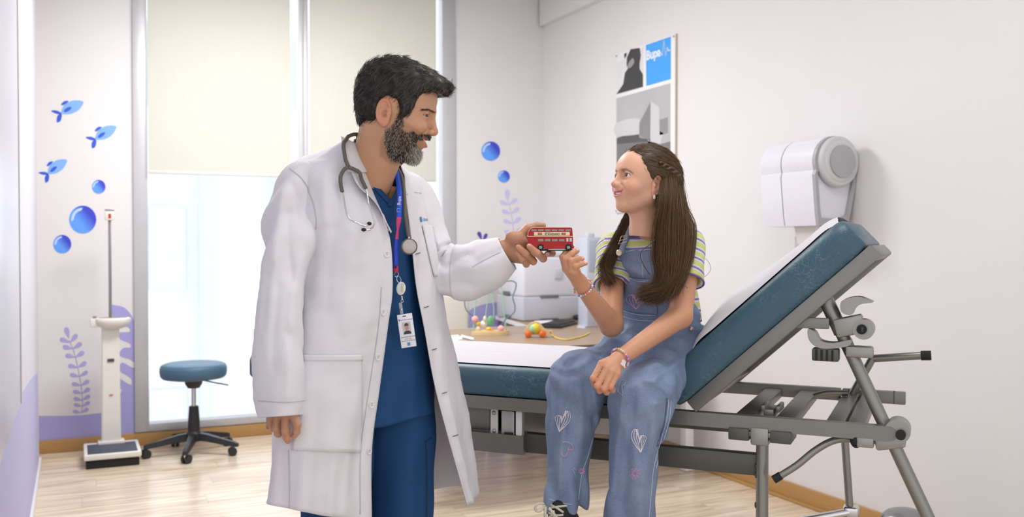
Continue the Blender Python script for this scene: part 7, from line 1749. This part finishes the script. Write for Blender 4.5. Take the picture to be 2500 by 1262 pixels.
vs, fs = text_mesh('THE EVENING', 2.2*mpp, .0001, 'CENTER'); BB(MB().add([MBx @ (bp(1337, 567.9, -HWD-.0009)+Vector((q.x, 0, q.y))) for q in vs], fs), 'advert_lettering', MATS['advert_ink'], sm=0)
for i in range(4): pad2('lower_window', 1313+i*17.0, 583.4, 1326.5+i*17.0, 589.4, M_bwin)
for u in (1381.5, 1389.5): pad2('cab_window', u, 581.4, u+5.5, 590, mat('bus_window_light', (206, 196, 190), .15, noise=.1))
vs, fs = text_mesh('LONDON TRANSPORT', 3.0*mpp, .0001, 'CENTER'); BB(MB().add([MBx @ (bp(1344, 594.4, -HWD-.0002)+Vector((q.x, 0, q.y))) for q in vs], fs), 'side_lettering', mat('side_ink', (206, 120, 96), .5, noise=.05), sm=0)
BB(MB().box(MBx @ Vector(((1344-1343)*mpp, 0, (584-610.0)*mpp)), (100*mpp, HWD*1.7, 4.2*mpp), bev=.0006), 'chassis', M_dark)
pad2('chrome_strip', 1338, 608.8, 1384, 610, M_chrome, -HWD*.86)
for u in (1319.5, 1387):
    for sg in (-1, 1):
        w_ = BB(MB().tube([MBx @ bp(u, 603.8, sg*(HWD-.006)), MBx @ bp(u, 603.8, sg*(HWD+.002))], 8*mpp, 28), 'wheel', M_dark)
        BB(MB().tube([MBx @ bp(u, 603.8, sg*(HWD+.001)), MBx @ bp(u, 603.8, sg*(HWD+.0025))], 4.3*mpp, 20), 'hub', mat('hub_dark', (60, 66, 60), .4, noise=.05), w_)
        for q in range(6):
            a = q*math.pi/3; BB(MB().tube([MBx @ bp(u+1.2*math.cos(a), 603.8+1.2*math.sin(a), sg*(HWD+.0028)), MBx @ bp(u+3.7*math.cos(a), 603.8+3.7*math.sin(a), sg*(HWD+.0028))], .0007, 5), 'spoke', M_white, w_)
# ------------------------------------------------------------------ bead bracelets
def bracelet(c, axis, r, lab, cols, n, rb, name='bracelet', flat_=1.0, up=(0, 0, 1)):
    ax = np.array(axis, float); ax /= np.linalg.norm(ax); u = np.cross(ax, up); u /= np.linalg.norm(u); v = np.cross(ax, u)
    t = thing(name, lab, 'bracelet', tuple(cw(c)), 0, 'bead bracelets')
    ring = [cw(c+u*r*math.cos(q)+v*r*flat_*math.sin(q)) for q in np.linspace(0, 2*math.pi, 48)]
    MB().tube(ring, .0007, 6).build('cord', mat('bracelet_cord', (120, 60, 90), .6, noise=.05), t, 180)
    for i in range(n):
        q = 2*math.pi*i/n; p = cw(c+u*r*math.cos(q)+v*r*flat_*math.sin(q)); m_ = cols[i % len(cols)]
        MB().ball(tuple(p), rb*(1 if i % 3 else .85), 12, 8).build('bead', m_, t, 180)
    return t, u, v
bmat = lambda i, c: mat('bead_%d' % i, c, .3, noise=.03, coat=.3)
bc_ = [bmat(0, (240, 180, 214)), bmat(1, (206, 84, 158)), bmat(2, (176, 160, 226)), bmat(3, (144, 120, 206)), bmat(4, (246, 190, 184)), bmat(5, (244, 176, 160)), bmat(6, (246, 214, 206)), bmat(7, (232, 226, 160)), bmat(8, (206, 214, 90)), bmat(9, (226, 120, 140)), bmat(10, (196, 226, 214))]
axl = wr_l-el_l
t, u_, v_ = bracelet(wr_l+(el_l-wr_l)*.0+np.array([-.0, 0, .0]), axl, .0272, 'pink and violet bead bracelet on the wrist resting in the lap', bc_, 26, .0034)
ch = pc(1521, 887, 2.478)
MB().prism([cw(ch+np.array([a, -.002, b_])) for a, b_ in ((-.003, .010), (.004, .010), (.008, .004), (.006, -.004), (.006, -.013), (.001, -.008), (-.004, -.004), (-.008, .0), (-.004, .003))], (cw((0, .003, 0))-o0)).build('charm', mat('charm_pearl', (232, 214, 224), .25, noise=.04, coat=.4), t, 30)
bc2 = [bmat(6, 0), bmat(2, 0), bmat(8, 0), bmat(9, 0), bmat(0, 0), bmat(10, 0), bmat(3, 0)]
axr = wr_r-el_r
bracelet(wr_r-(axr/np.linalg.norm(axr))*.016, axr, .0285, 'small mixed bead bracelet on the raised wrist', bc2, 26, .0036)
